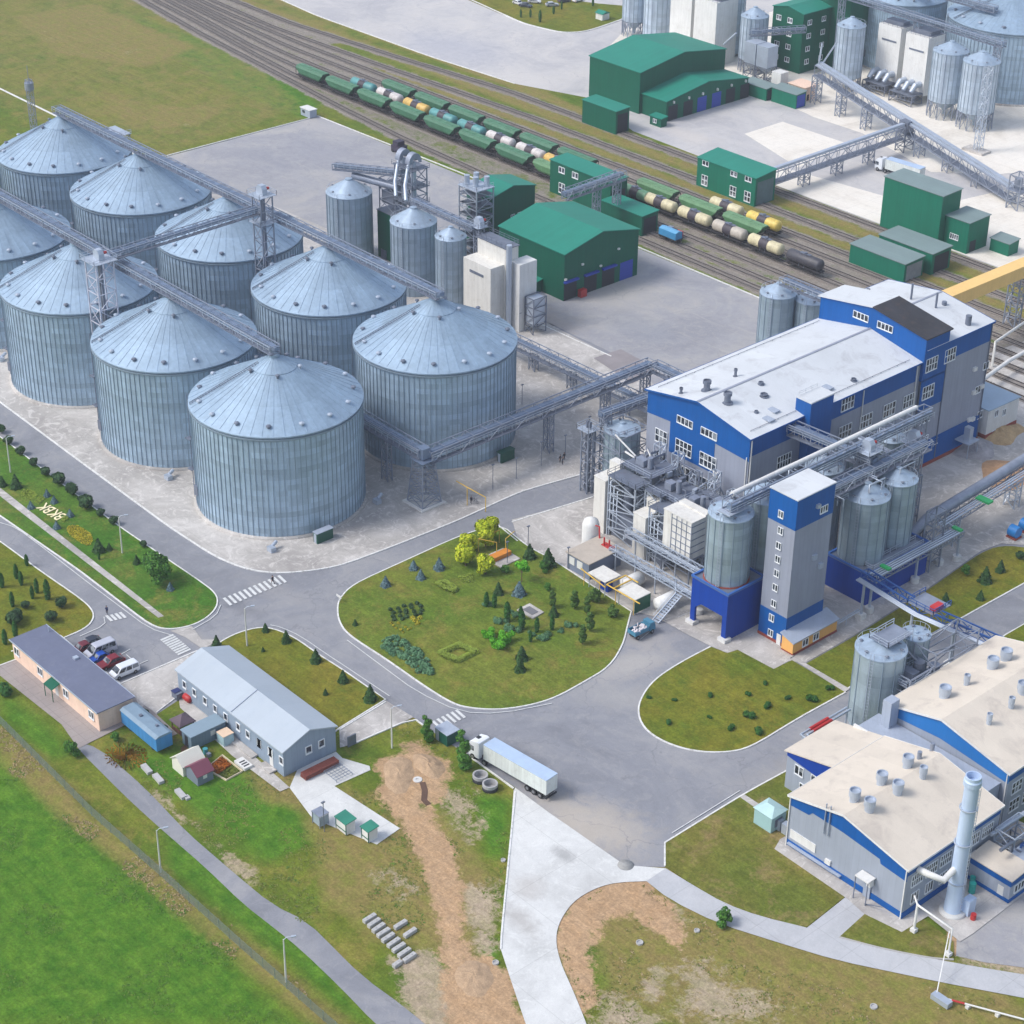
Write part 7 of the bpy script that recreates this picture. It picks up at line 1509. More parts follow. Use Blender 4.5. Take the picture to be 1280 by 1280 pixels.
# framed flower bed
fb = thing('flower_bed','wood framed flower bed with orange flowers next to the maroon roofed hut','flower bed',(*g2(280,962),0)); C4 = W([(257,962),(278,945),(303,965),(283,976)])
mb = MB(); strip(mb, C4, .22, 0, .28, True); mb.build('wooden_frame', M('pale_timber',(206,192,164),.8,var=.1), fb)
def crop_rows(parent, name, poly, mat, dens, s0, s1, h, seed=1):
    random.seed(seed); mb = MB(); xs_ = [p[0] for p in poly]; ys_ = [p[1] for p in poly]; n = 0
    while n < dens:
        x = random.uniform(min(xs_),max(xs_)); y = random.uniform(min(ys_),max(ys_)); 
        n += 1
        if not pip(poly,x,y): continue
        z = random.uniform(.05,h); s = random.uniform(s0,s1); a = Vector((random.uniform(-1,1),random.uniform(-1,1),random.uniform(-.3,.6))).normalized()*s; b = Vector((random.uniform(-1,1),random.uniform(-1,1),random.uniform(-.3,.6))).normalized()*s; p = Vector((x,y,z))
        mb.add([p-a,p-b,p+a,p+b],[(0,1,2,3)])
    mb.nofix = True
    return mb.build(name, mat, parent)
m_fl_or = M('orange_flowers',(160,92,36),.9,var=.3,scale=2,spec=.1); m_fl_gr = M('bed_greens',(112,122,56),.9,var=.3,scale=2,spec=.1); m_fl_ye = M('yellow_flowers',(176,164,52),.9,var=.25,scale=2,spec=.1); m_fl_li = M('lime_hedge',(138,156,66),.9,var=.22,scale=1.5,spec=.1)
crop_rows(fb,'orange_flowers',W([(260,961),(277,948),(289,957),(272,969)]),m_fl_or,1600,.08,.2,.4,1); crop_rows(fb,'green_plants',W([(274,970),(290,958),(300,965),(283,974)]),m_fl_gr,1200,.06,.14,.3,2)
sb = thing('star_flower_bed','round bed of orange and yellow grasses in radiating rows by the blue trailer','flower bed',(*g2(157,945),0)); c = G(158,946)
random.seed(8); mb = MB(); mb.nofix = True
for k in range(26):
    a = 2*pi*k/26
    for j in range(34):
        r = random.uniform(.3,3.1); p = Vector((c.x+r*cos(a)*1.2+random.uniform(-.09,.09),c.y+r*sin(a)+random.uniform(-.09,.09),random.uniform(.05,.4))); d = Vector((random.uniform(-.06,.06),random.uniform(-.06,.06),.16)); e = Vector((cos(a),sin(a),.2))*random.uniform(.08,.2); mb.add([p-d,p-e,p+d,p+e],[(0,1,2,3)]); 
mb.build('grass_rows', M('autumn_grass',(150,112,40),.9,var=.35,scale=1.6,spec=.1), sb)
q = G(305,957); t = thing('louvred_panel','white louvred roof panel lying in the grass by the framed flower bed','panel',(q.x,q.y,0)); mb = MB(); mb.box(q.x-1.5,q.x+1.3,q.y-.8,q.y+.8,.05,.5); mb.build('panel', m_white, t); mb = MB(); [mb.box(q.x-.6+i*.6,q.x-.35+i*.6,q.y-.5,q.y+.5,.5,.54) for i in range(3)]; mb.build('slots', m_dark, t)
q = G(222,872); t = thing('rubbish_bin','dark grey bin with blue lid at the near corner of the workshop','bin',(q.x,q.y,0)); mb = MB(); mb.box(q.x-.8,q.x+.8,q.y-.6,q.y+.6,.1,1.2); mb.build('bin', m_galvd, t); mb = MB(); mb.box(q.x-.85,q.x+.3,q.y-.65,q.y+.65,1.2,1.3); mb.build('lid', M('navy_lid',(40,48,100),.5), t)
q = G(235,877); t = thing('red_container','red rounded container beside the dark grey bin','container',(q.x,q.y,0)); mb = MB(); mb.tube([(q.x-.9,q.y,.75),(q.x-.7,q.y,.75),(q.x+.7,q.y,.75),(q.x+.9,q.y,.75)],[.35,.62,.62,.35],12); mb.build('drum', m_red, t)
q = G(195,868+0); t = thing('bicycle_rack','low rack with bicycles at the office wall behind the parked cars','bicycle rack',(*g2(104,826),0)); q = G(104,826); mb = MB(); [mb.tube([(q.x+i*.6,q.y,.1),(q.x+i*.6,q.y,.8),(q.x+i*.6,q.y+.8,.8),(q.x+i*.6,q.y+.8,.1)],.04,6) for i in range(6)]; mb.build('rack', m_galv, t)
# kiosks on the slab
q = G(399,1030); t = thing('glazed_smoking_kiosk','small glazed kiosk with flat grey roof at the left of the slab','kiosk',(q.x,q.y,0)); mb = MB(); mb.box(q.x-.9,q.x+1.1,q.y-.7,q.y+1.1,2.2,2.32); [mb.bar((q.x+a,q.y+b,.08),(q.x+a,q.y+b,2.2),.1) for a in (-.8,1.0) for b in (-.6,1.0)]; mb.build('frame', m_galv, t); mb = MB(); mb.box(q.x-.75,q.x+.95,q.y-.55,q.y-.5,.3,2.0); mb.box(q.x+.95,q.x+1,q.y-.5,q.y+.95,.3,2.0); mb.build('glazing', M('pale_glazing',(150,164,176),.2), t)
for (px,py,w,lab) in ((432,1037,2.4,'wider white kiosk with green roof in the middle of the slab'),(462,1048,1.6,'narrow white kiosk with green roof at the end of the slab')):
    q = G(px,py); t = thing('green_roofed_kiosk',lab,'kiosk',(q.x,q.y,0)); mb = MB(); mb.box(q.x-w/2,q.x+w/2,q.y-.8,q.y+.9,.08,2.1); mb.build('wall', m_white, t); mb = MB(); mb.extr([(q.y-1,2.1),(q.y+1.1,2.3),(q.y+1.1,2.42),(q.y-1,2.22)],'x',q.x-w/2-.2,q.x+w/2+.2); mb.build('roof', M('kiosk_green_roof',(40,120,100),.5), t)
    mb = MB(); [mb.bar((q.x+s*w/2,q.y-.82,.08),(q.x+s*w/2,q.y-.82,2.1),.1) for s in (-1,1)]; mb.box(q.x-w/2,q.x+w/2,q.y-.86,q.y-.81,.6,.75); mb.build('trim', m_gw, t)
q = G(398,965); t = thing('pipe_stack','stack of rusty brown pipes against the workshop end wall','pipes',(q.x,q.y,0)); mb = MB()
pa_, pb_ = G(376,972), G(417,952)
for i in range(5):
    for j in range(3): mb.tube([(pa_.x+.3*i,pa_.y+j*.05,.3+j*.28),(pb_.x+.3*i,pb_.y+.1,.3+j*.28)],.14,8)
mb.build('pipes', M('rusty_pipe',(124,66,56),.8,var=.2,scale=1), t)
q = G(420,965); t = thing('steel_grid','steel grid frames lying on the slab next to the rusty pipes','frames',(q.x,q.y,0)); mb = MB(); c = G(423,968)
for i in range(6): mb.bar((c.x-1.6+i*.6,c.y-1.6,.5),(c.x-1.6+i*.6,c.y+1.6,.5),.06); mb.bar((c.x-1.6,c.y-1.6+i*.6,.5),(c.x+1.6,c.y-1.6+i*.6,.5),.06)
for a in (-1.5,1.5):
    for b in (-1.5,1.5): mb.bar((c.x+a,c.y+b,.1),(c.x+a,c.y+b,.5),.08)
mb.build('grid', m_galv, t)
q = G(440,932); t = thing('grey_gate_post','dark upright gate panel at the mouth of the concrete spur','panel',(q.x,q.y,0)); mb = MB(); mb.box(q.x-.1,q.x+.1,q.y-.8,q.y+.8,.1,2); mb.build('panel', m_galvd, t)
# dark green kiosk, huts beside silos
def hut(label,px,py,w,d,h,m1,m2):
    q = G(px,py); t = thing('small_hut',label,'hut',(q.x,q.y,0)); mb = MB(); mb.box(q.x-w,q.x,q.y,q.y+d,.05,h); mb.build('wall', m1, t); mb = MB(); mb.box(q.x-w-.12,q.x+.12,q.y-.12,q.y+d+.12,h,h+.1); mb.build('roof', m2, t); facebox(t,'door',m_galvl,'-y',q.x-w+.2,q.x-w+.9,.1,h-.2,q.y,.04); return t
hut('dark green hut with pale top standing at the zebra crossing by the poplars',559,934,2.9,2.4,2.2,M('hut_green',(12,78,64),.5,var=.05,seam=.5,seamdark=.9),m_greyl)
hut('dark green hut with grey lean-to roof at the foot of the nearest big silo',397,681,1.2,3.6,2.2,M('hut_green',(12,78,64),.5),m_greyl)
hut('dark green metal container before the right end silo of the back row',627,580,1.3,3.4,2.2,M('hut_green',(12,78,64),.5),M('hut_green',(12,78,64),.5))
for (px,py,lab) in ((340,690,'grey fan unit at the foot of the nearest big silo'),(211,600,'grey fan unit at the foot of the second front row silo'),(472,630,'low grey fan unit on the apron before the right end silo'),(2,452,'grey fan unit by the left photo edge on the apron')):
    q = G(px,py); t = thing('fan_unit',lab,'fan unit',(q.x,q.y,0)); mb = MB(); mb.box(q.x-.9,q.x+.5,q.y-.5,q.y+.6,.1,1.0); mb.tube([(q.x-.4,q.y+.4,.9),(q.x-.8,q.y+1.6,1.3)],.35,8); mb.build('housing', m_galvl, t)
# yellow pipe frames
for (pts,lab) in (([(584,632),(583,603),(608,624),(608,640)],'yellow pipe frame on the apron beside the cyclist'),):
    a = G(584,632); b = G(607,640); t = thing('yellow_pipe_frame',lab,'pipe frame',(a.x,a.y,0)); mb = MB(); mb.tube([(a.x,a.y,.1),(a.x,a.y,4)],.09,6); mb.tube([(a.x-3.2,a.y,4),(a.x,a.y,4),(b.x,b.y,3.2),(b.x,b.y,.1)],.1,6); mb.build('pipe', m_yel, t)
a = G(598,690); b = G(624,679); c = G(614,688); t = thing('yellow_pipe_frame','yellow pipe frame over the small orange topped bay in the garden corner','pipe frame',(a.x,a.y,0)); mb = MB(); mb.tube([(a.x,a.y,.1),(a.x,a.y,2.8),(b.x,b.y,2.8),(b.x,b.y,.1)],.09,6); mb.tube([(a.x,a.y,2.8),(c.x+1.5,c.y,2.4),(c.x+1.5,c.y,.1)],.09,6); d = G(632,690); mb.tube([(d.x,d.y,.1),(d.x,d.y,2.8),(d.x-1,d.y+3,2.8)],.09,6); mb.build('pipe', m_yel, t)
q = G(622,700); t = thing('orange_bench_box','low grey pit with an orange cover in the garden corner','cover',(q.x,q.y,0)); mb = MB(); mb.box(q.x-2.2,q.x+2.6,q.y-1.6,q.y+3.2,.1,.3); mb.build('slab', m_conc, t); mb = MB(); mb.box(q.x-.9,q.x+.6,q.y-1.4,q.y+2.8,.3,1.1); mb.build('orange_cover', M('orange_cover',(206,130,44),.6), t)
q = G(663,768); t = thing('garden_plinth','square paved plinth with a dark slab in the garden','plinth',(q.x,q.y,0)); C5 = W([(646,764),(662,756),(680,767),(666,775)]); mb = MB(); mb.prism(C5,.05,.35); mb.build('paving', m_conc, t); mb = MB(); mb.prism(W([(653,764),(662,760),(673,767),(665,771)]),.35,.42); mb.build('slab', M('dark_slab',(112,112,116),.7,var=.15), t)
# concrete rings, blocks
for (px,py,lab) in ((600.3,975,'open concrete well ring nearer the lorry cab'),(612.5,986,'open concrete well ring nearer the concrete drive')):
    q = G(px,py); mb = MB(); mb.lathe([(1.2,.0),(1.2,1.1),(.95,1.1),(.95,.06),(.01,.05)],(q.x,q.y,0),24); o = mb.build('concrete_ring', [M('ring_concrete',(160,160,162),.8,var=.12)]); tag(o,lab,'concrete ring','concrete well rings')
    d = MB(); d.lathe([(1.22,.0),(1.22,.62),(1.2,.62)],(q.x,q.y,0),24); d.build('tar_coat', M('black_tar',(30,32,38),.6), o, world=False)
gb = 'stack of grey concrete foundation blocks in the rough grass'; m_blk = M('block_concrete',(172,172,172),.85,var=.1,scale=1)
mb = MB(); mb.box(-.3,.3,-1.2,1.2,0,.58); [mb.tube([(0,s*.5,.58),(0,s*.5,.66)],.1,6) for s in (-1,1)]; BK = mb.build('concrete_block', m_blk); tag(BK,'x','concrete block',gb); bv = BK.modifiers.new('bevel','BEVEL'); bv.width=.04
for k,(a,b) in enumerate([(535,790),(556,812),(577,835),(600,858),(622,881),(648,905),(672,928),(698,952),(722,975),(680,820),(725,858),(665,1005)]):
    q = G(320+a/3.765,940+b/3.765); lab = ('concrete block, %s from the upper left in the slanting row on rough grass'%ords[k]) if k<9 else ['loose concrete block right of the slanting row, nearer it','loose concrete block farthest right of the slanting row','short concrete block at the lower end of the slanting row'][k-9]
    o = put(BK, USED, (q.x,q.y,0), lab, gb, rz=radians(3+k%3), sc=(1.1,.9,1) if k != 11 else (1.1,.6,1))
for (px,py,lab) in ((183.5,963,'grey concrete slab by the service road, nearer the blue trailer'),(198,975,'grey concrete slab by the service road, second one'),(226,994,'grey concrete slab lying alone in the grass'),(234,998,'small broken slab touching the lone grey slab')):
    q = G(px,py); mb = MB(); mb.box(-1.2,1.2,-.45,.45,0,.5); o = mb.build('concrete_slab', m_blk, None); o.location=(q.x,q.y,0); o.rotation_euler=(0,0,radians(-6)); tag(o,lab,'concrete slab','grey slabs by the service road')
    if '998' in str(py): o.scale=(.4,.8,.7)
for (px,py,r,lab) in ((619.5,1204,.45,'small concrete manhole ring beside the light drive'),(799.5,1179,.5,'round manhole cover in the middle of the bare circle'),(1092,1259,.5,'round manhole cover in the grass at the lower right'),(629,1076,.35,'small grey manhole at the verge of the light drive'),(871,1164,.4,'grey manhole in the bright grass near the curved lane')):
    q = G(px,py); mb = MB(); mb.lathe([(r,0),(r,.25),(r*.75,.25),(r*.75,.12),(.01,.12)],(q.x,q.y,0),18); o = mb.build('manhole', m_blk); tag(o,lab,'manhole','manholes')
q = G(782,1082); mb = MB(); mb.lathe([(1.2,.1),(1.2,.115),(.01,.12)],(q.x,q.y,0),20); o = mb.build('manhole', M('patched_manhole',(150,150,148),.9,var=.2,scale=2)); tag(o,'patched round manhole where drive and lane meet','manhole','manholes')
q = G(522,975); t = thing('excavated_well','white well ring and dark trench in the dug up soil','well',(q.x,q.y,0)); mb = MB(); mb.lathe([(.7,0),(.7,.15),(.32,.15),(.32,.04),(.01,.04)],(q.x,q.y,0),20); mb.build('ring', m_conw, t); mb = MB(); strip(mb,W([(528,978),(531,988),(530,1000),(536,1006)]),.9,.0,.06); mb.build('trench', M('trench_soil',(92,70,58),.95,var=.2), t)
for (pxs,r,hh,lab) in ((W([(520,940),(548,948),(558,962),(545,975),(530,968),(515,955)]),0,1.2,'long reddish heap of dug up soil beside the poplars'),(W([(566,1215),(585,1200),(610,1205),(618,1228),(600,1248),(578,1240)]),0,.7,'round brown soil heap beside the light drive'),(W([(480,950),(508,945),(520,965),(505,995),(482,985)]),0,.8,'low soil heap at the edge of the bare strip')):
    cx = sum(p[0] for p in pxs)/len(pxs); cy = sum(p[1] for p in pxs)/len(pxs); P = chaikin(pxs,2); mb = MB(); n=len(P); rings=[]; random.seed(n)
    for (s,z) in ((1.08,-.02),(.9,.2),(.65,.5),(.38,.72),(.12,.8)): rings.append([(cx+(p[0]-cx)*s*(1+.05*sin(j_*1.7+s*9)),cy+(p[1]-cy)*s*(1+.05*sin(j_*2.3+s*5)),z*hh*(1+.12*sin(j_*.9+s*7))*.75 if z>0 else -.02) for j_,p in enumerate(P)])
    vs = [v for R_ in rings for v in R_]+[(cx,cy,hh*.62)]; fs = [(i*n+k,i*n+(k+1)%n,(i+1)*n+(k+1)%n,(i+1)*n+k) for i in range(4) for k in range(n)]+[(4*n+k,4*n+(k+1)%n,5*n) for k in range(n)]
    mb.add(vs,fs); o = mb.build('soil_heap', M('dug_soil',(168,142,114),.95,var=.2,scale=.9,fine=.2)); tag(o,lab,'soil heap')
# letters on the lawn
LQ = [g2(60,646),g2(67,641)]
def letters():
    cu = bpy.data.curves.new('txt','FONT'); cu.body = 'BKBK'; cu.size = 1; cu.extrude = .06; cu.align_x = 'CENTER'; cu.align_y='CENTER'
    o = bpy.data.objects.new('txt', cu); COL.objects.link(o); dg = bpy.context.evaluated_depsgraph_get(); dg.update()
    me = bpy.data.meshes.new_from_object(o.evaluated_get(dg)); w = max(v.co.x for v in me.vertices)-min(v.co.x for v in me.vertices); h = max(v.co.y for v in me.vertices)-min(v.co.y for v in me.vertices)
    bpy.data.objects.remove(o)
    ob = bpy.data.objects.new('lawn_lettering', me); COL.objects.link(ob); me.materials.clear(); me.materials.append(M('letter_paint',(240,226,186),.7,var=.04))
    a = G(53,636); b = G(78,651); c_ = (G(66,640)+G(66,640))/2
    Wd = hypot(b.x-a.x,b.y-a.y)*1.08; Ht = hypot(G(49,635).x-G(59,628).x, G(49,635).y-G(59,628).y)
    ob.scale = (Wd/w, Ht/h*1.05, 1); ob.rotation_euler = (0,0,atan2(b.y-a.y,b.x-a.x)+pi); ob.location = (G(65.5,640.5).x, G(65.5,640.5).y, .24)
    tag(ob,'cream letters BKBK lying upside down on the green strip lawn','lettering')
letters()
# lamp posts
def lamp(H, arm=True):
    t = thing('street_lamp','x','lamp post'); mb = MB(); mb.tube([(0,0,0),(0,0,H*.9),(0,0,H)],[.15,.1,.09],10); mb.build('pole', M('lamp_pole',(196,196,190),.6), t)
    mb = MB(); mb.tube([(0,0,H-.1),(.25,.3,H+.35),(.7,.9,H+.45)],.05,6); mb.build('arm', m_galvl, t)
    mb = MB(); mb.bar((.6,.8,H+.42),(1.0,1.35,H+.5),.3,.14); mb.build('lamp_head', m_galvl, t); return t
LP = lamp(7.6); GL = 'street lamps'
for (px,py,lab) in ((201,1090,'white lamp post by the service road, upper one of the two'),(357.7,1228,'white lamp post by the service road, lower one of the two'),(13.3,591,'lamp post on the letter lawn at the left photo edge'),(153,692,'lamp post on the letter lawn near the big bushy tree'),(309,808,'lamp post at the corner of the workshop lawn'),(490,935,'lamp post beside the concrete spur below the workshop')):
    q = G(px,py); put(LP, USED, (q.x,q.y,0), lab, GL)
TPn = thing('thin_post','x','post'); mb = MB(); mb.tube([(0,0,0),(0,0,5.5)],.07,6); mb.build('pole', m_galvd, TPn); mb = MB(); mb.box(-.15,.15,-.3,.3,5.4,5.55); mb.build('cap', m_galvd, TPn)
for k,(px,py,lab) in enumerate([(652.5,506,'thin grey post right of the back row end silo'),(676.5,583,'thin grey post nearest the dark pair of workers'),(706.4,570,'thin grey post right beside the dark pair of workers'),(736.4,551,'thin grey post left of the dull silo'),(645.3,599,'thin grey post near the road kerb by the green container'),(616,612,'thin grey post before the green metal container'),(634,705,'thin dark post in the garden corner by the yellow frame'),(660,690,'thin dark post at the upper garden edge'),(710,712,'thin dark post left of the pump house'),(405.5,1039.6,'thin white post beside the glazed kiosk'),(650,190*0+415,'thin post beside the white dryer foot')]):
    q = G(px,py); put(TPn, USED, (q.x,q.y,0), lab, 'thin posts', sc=(1,1,1.0 if k%2 else .85))
# fence
t = thing('wire_fence','long grey-green wire fence along the service road meadow','fence',(70,-78,0)); FP = W([(-60,850),(0,905),(60,965),(115,1020),(200,1095),(300,1185),(420,1290),(470,1340)])
mw = M('fence_wire',(124,140,132),.6,metal=.3,var=.1); ln = []
for a,b in zip(FP,FP[1:]):
    n = max(1,round(hypot(b[0]-a[0],b[1]-a[1])/2.6))
    for i in range(n): f=i/n; ln.append((a[0]+(b[0]-a[0])*f,a[1]+(b[1]-a[1])*f))
for p in ln[:96]: mb = MB(); mb.tube([(p[0],p[1],0),(p[0],p[1],1.9)],.05,6); mb.build('post', mw, t)
mb = MB()
for a,b in zip(ln,ln[1:]):
    for z in [.15+.14*i for i in range(13)]: mb.bar((*a,z),(*b,z),.018)
    for i in range(14): f=i/14; x=a[0]+(b[0]-a[0])*f; y=a[1]+(b[1]-a[1])*f; mb.bar((x,y,.1),(x,y,1.85),.018)
mb.build('wire_mesh', mw, t)
# signs
q = G(424,752); t = thing('road_sign','small white board sign at the rounded garden corner','sign',(q.x,q.y,0)); mb = MB(); mb.bar((q.x,q.y,.1),(q.x,q.y,1.2),.08); mb.box(q.x-.7,q.x+.7,q.y-.05,q.y+.05,.9,1.3); mb.build('board', m_white, t)
# ---------------------------------------------------------------- people
def person(label, loc, rz, shirt, trousers, stride=.25, arm=.15, H=1.75, bike=False):
    t = thing('person', label, 'person', (0,0,0)); s = H/1.75
    V = [(0,0,.95),(0,0,1.15),(0,0,1.38),(0,0,1.5),(.02,0,1.66),  # pelvis chest neck head
         (0,.17,1.40),(arm,.22,1.12),(arm*1.9,.2,.88),(0,-.17,1.40),(-arm,-.22,1.12),(-arm*1.2,-.2,.88),
         (.0,.1,.88),(stride*.6,.1,.48),(stride*.7,.1,.08),(stride*.7+.16,.1,.04),(0,-.1,.88),(-stride*.2,-.1,.48),(-stride,-.1,.1),(-stride+.15,-.1,.04)]
    Ed = [(0,1),(1,2),(2,3),(3,4),(2,5),(5,6),(6,7),(2,8),(8,9),(9,10),(0,11),(11,12),(12,13),(13,14),(0,15),(15,16),(16,17),(17,18)]
    R_ = [.15,.14,.15,.06,.11,.07,.05,.035,.07,.05,.035,.1,.07,.045,.045,.1,.07,.045,.045]
    me = bpy.data.meshes.new('b'); me.from_pydata([tuple(c*s for c in v) for v in V], Ed, []); o = bpy.data.objects.new('b', me); COL.objects.link(o)
    o.modifiers.new('s','SKIN'); sk = me.skin_vertices[0].data
    for i,r in enumerate(R_): sk[i].radius = (r*s,r*s)
    sk[0].use_root = True
    o.modifiers.new('d','SUBSURF').levels = 1
    dg = bpy.context.evaluated_depsgraph_get(); m2 = bpy.data.meshes.new_from_object(o.evaluated_get(dg)); bpy.data.objects.remove(o)
    m2.materials.clear(); [m2.materials.append(x) for x in (M('skin_tone',(198,152,128),.6), M('cloth_%d_%d_%d'%shirt,shirt,.9), M('cloth_%d_%d_%d'%trousers,trousers,.9))]
    for p in m2.polygons:
        z = p.center.z/s; y = abs(p.center.y)/s; p.material_index = 0 if z > 1.5 or (y>.16 and z<.93) else 1 if z > .93 else 2; p.use_smooth = True
    b = bpy.data.objects.new('body', m2); COL.objects.link(b); b.parent = t
    mb = MB(); mb.lathe([(.115*s,1.68*s),(.11*s,1.74*s),(.06*s,1.79*s),(.01,1.8*s)],(0,0,0),10); mb.build('hair', M('dark_hair',(50,40,36),.8), t)
    t.location = loc; t.rotation_euler = (0,0,rz); return t
Pz = lambda px,py,z=.1: (G(px,py,z).x,G(px,py,z).y,z)
person('person in blue jacket walking beside the short zebra crossing by the parked cars',Pz(134,768),radians(150),(50,58,92),(44,46,60),.3)
person('person in dark clothes stepping over the long zebra crossing',Pz(341,730),radians(200),(40,44,56),(34,36,44),.35)
person('person in dark workwear on the apron, left of the pair',Pz(700,578),radians(20),(44,46,58),(38,40,48),.1)
person('person in dark workwear on the apron, right of the pair',Pz(705,575),radians(200),(36,38,48),(60,60,70),.12)
person('person in grey workwear standing just before the dark pair',Pz(703,581),radians(100),(70,74,86),(40,42,50),.1)
person('person in dark clothes pushing a bicycle below the yellow pipe frame',Pz(589,630),radians(140),(46,48,60),(40,42,52),.2)
q = G(594,629); t = thing('bicycle','dark bicycle held by the person under the yellow pipe frame','bicycle',(q.x,q.y,.1))
bm_ = M('bicycle_frame',(40,44,54),.5)
for dx in (-.52,.52): mb = MB(); mb.tube([(q.x+dx+.33*cos(2*pi*i/16),q.y,.45+.33*sin(2*pi*i/16)) for i in range(17)],.025,6,cap=False); mb.build('wheel', bm_, t)
mb = MB(); mb.tube([(q.x-.52,q.y,.45),(q.x-.15,q.y,.5),(q.x+.35,q.y,.95),(q.x-.25,q.y,.9),(q.x-.15,q.y,.5)],.025,6); mb.tube([(q.x+.52,q.y,.45),(q.x+.38,q.y,1.1)],.025,6); mb.build('frame', bm_, t); mb = MB(); mb.tube([(q.x+.38,q.y-.25,1.12),(q.x+.38,q.y+.25,1.12)],.03,6); mb.box(q.x-.38,q.x-.16,q.y-.06,q.y+.06,.98,1.04); mb.build('saddle_and_bars', bm_, t)
# ---------------------------------------------------------------- vegetation
def leafmat(name, c1, c2, rough=.8):
    m, nt, N, L, bs = NT(name); geo = N.new('ShaderNodeNewGeometry'); pos = geo.outputs['Position']
    a = noise(nt, pos, .9, 4, .7); b = noise(nt, pos, 5, 2, .7)
    r = mixc(nt, mrange(nt, math_(nt,'ADD', math_(nt,'MULTIPLY',a,.6), math_(nt,'MULTIPLY', geo.outputs['Random Per Island'], .4)), .3,.7,0,1), srgb(*c1), srgb(*c2))
    L.new(r, bs.inputs['Base Color']); bs.inputs['Roughness'].default_value = rough; bs.inputs['Specular IOR Level'].default_value = .25
    MATS[name] = m; return m
m_trunk = M('bark',(96,78,62),.9,var=.2,scale=2)
def leaves(fn, n, s0, s1, seed, droop=0):
    random.seed(seed); mb = MB(); mb.nofix = True
    for _ in range(n):
        p, nrm = fn(); p = Vector(p); nrm = (Vector(nrm)+Vector((random.uniform(-.7,.7),random.uniform(-.7,.7),random.uniform(-.5,.7)))).normalized()
        a = nrm.cross(Vector((random.uniform(-1,1),random.uniform(-1,1),random.uniform(-1,1)))).normalized(); b = nrm.cross(a); s = random.uniform(s0,s1)
        mb.add([p-a*s-b*s*.3, p+b*s*.7-a*s*.1, p+a*s+b*s*.1, p-b*s*.75+a*s*.15],[(0,1,2,3)])
    return mb
def fn_blobs(blobs):
    "clumps: (x,y,z,r)"
    wts = [b[3]**2 for b in blobs]
    def f():
        x,y,z,r = random.choices(blobs,wts)[0]; d = Vector((random.gauss(0,1),random.gauss(0,1),random.gauss(0,1)))
        d = d.normalized() if d.length > 0 else Vector((0,0,1)); rr = r*(random.uniform(.55,1.0)**.6)
        return (x+d.x*rr,y+d.y*rr,max(.05,z+d.z*rr*.9)), d
    return f
def fn_cone(R, H, z0=.15, tiers=0):
    def f():
        u = 1-sqrt(random.random()); z = z0+(H-z0)*u; r = R*(1-u)*random.uniform(.65,1.0)+.03
        if tiers: ph = (u*tiers)%1; r *= (1.12-.35*ph)
        a = random.uniform(0,2*pi); r *= 1+.12*sin(a*5+u*9)
        return (r*cos(a),r*sin(a),z-.12*r), (cos(a),sin(a),.5)
    return f
def fn_column(R, H):
    def f():
        u = random.random(); r = R*(sin(pi*min(1,max(0,.12+u*.86)))**.6)*random.uniform(.6,1); a = random.uniform(0,2*pi)
        return (r*cos(a),r*sin(a),.1+H*u), (cos(a),sin(a),.3)
    return f
def plant(name, cat, fn, n, s0, s1, mat, seed, trunk=None):
    t = thing(name, 'x', cat); leaves(fn, n, s0, s1, seed).build('crown' if trunk else 'foliage', mat, t)
    if trunk:
        mb = MB(); h, r = trunk; mb.tube([(0,0,0),(.03,0,h*.5),(0,.04,h)],[r,r*.75,r*.45],8)
        random.seed(seed)
        for k in range(5): a = 2*pi*k/5+.4; mb.tube([(0,0,h*.55),(h*.16*cos(a),h*.16*sin(a),h*.8),(h*.26*cos(a),h*.26*sin(a),h*1.02)],[r*.4,r*.28,r*.12],6)
        mb.build('trunk', m_trunk, t)
    return t
L_dark = leafmat('leaf_dark',(34,62,40),(66,94,56)); L_mid = leafmat('leaf_mid',(48,94,34),(88,134,50)); L_bright = leafmat('leaf_bright',(64,136,26),(104,176,40))
L_lime = leafmat('leaf_lime',(126,148,14),(196,200,50)); L_blue = leafmat('needle_blue',(64,92,100),(112,136,142)); L_con = leafmat('needle_green',(34,66,36),(66,98,50)); L_thuja = leafmat('thuja_green',(34,78,32),(58,104,42)); L_grey = leafmat('juniper_grey_green',(70,112,78),(104,142,104)); L_olive = leafmat('leaf_olive',(52,82,36),(92,122,54))
def rb(seed, R, H, n, z0): random.seed(seed); return [(random.uniform(-1,1)*R*.55,random.uniform(-1,1)*R*.55,random.uniform(z0,H-.3*R),R*random.uniform(.32,.55)) for _ in range(n)]
PT = {}
PT['round'] = plant('round_shrub','shrub',fn_blobs([(0,0,.95,.85)]+rb(1,1.0,1.7,6,.6)),700,.11,.24,L_dark,1,(.9,.07))
PT['tree'] = plant('deciduous_tree','tree',fn_blobs(rb(2,3.0,6.0,22,1.4)),4200,.14,.34,L_mid,2,(3.4,.22))
PT['limetree'] = plant('golden_tree','tree',fn_blobs([(0,0,2.0,1.35)]+rb(3,1.5,3.3,8,1.0)),1700,.13,.3,L_lime,3,(1.6,.12))
PT['bright'] = plant('bright_tree','tree',fn_blobs(rb(4,1.5,4.4,9,3.0)),1000,.12,.26,L_bright,4,(3.4,.1))
PT['poplar'] = plant('young_poplar','tree',fn_blobs([(random.uniform(-.4,.4),random.uniform(-.4,.4),z*.55+.7,.85-.05*z) for z in range(9)]),2400,.08,.18,L_mid,5,(3.2,.1))
PT['blue'] = plant('blue_spruce','spruce',fn_cone(1.25,2.6,.1,5),800,.12,.3,L_blue,6,(1.2,.08))
PT['conifer'] = plant('conifer','conifer',fn_cone(1.0,2.5,.1,5),650,.12,.28,L_con,7,(1.2,.07))
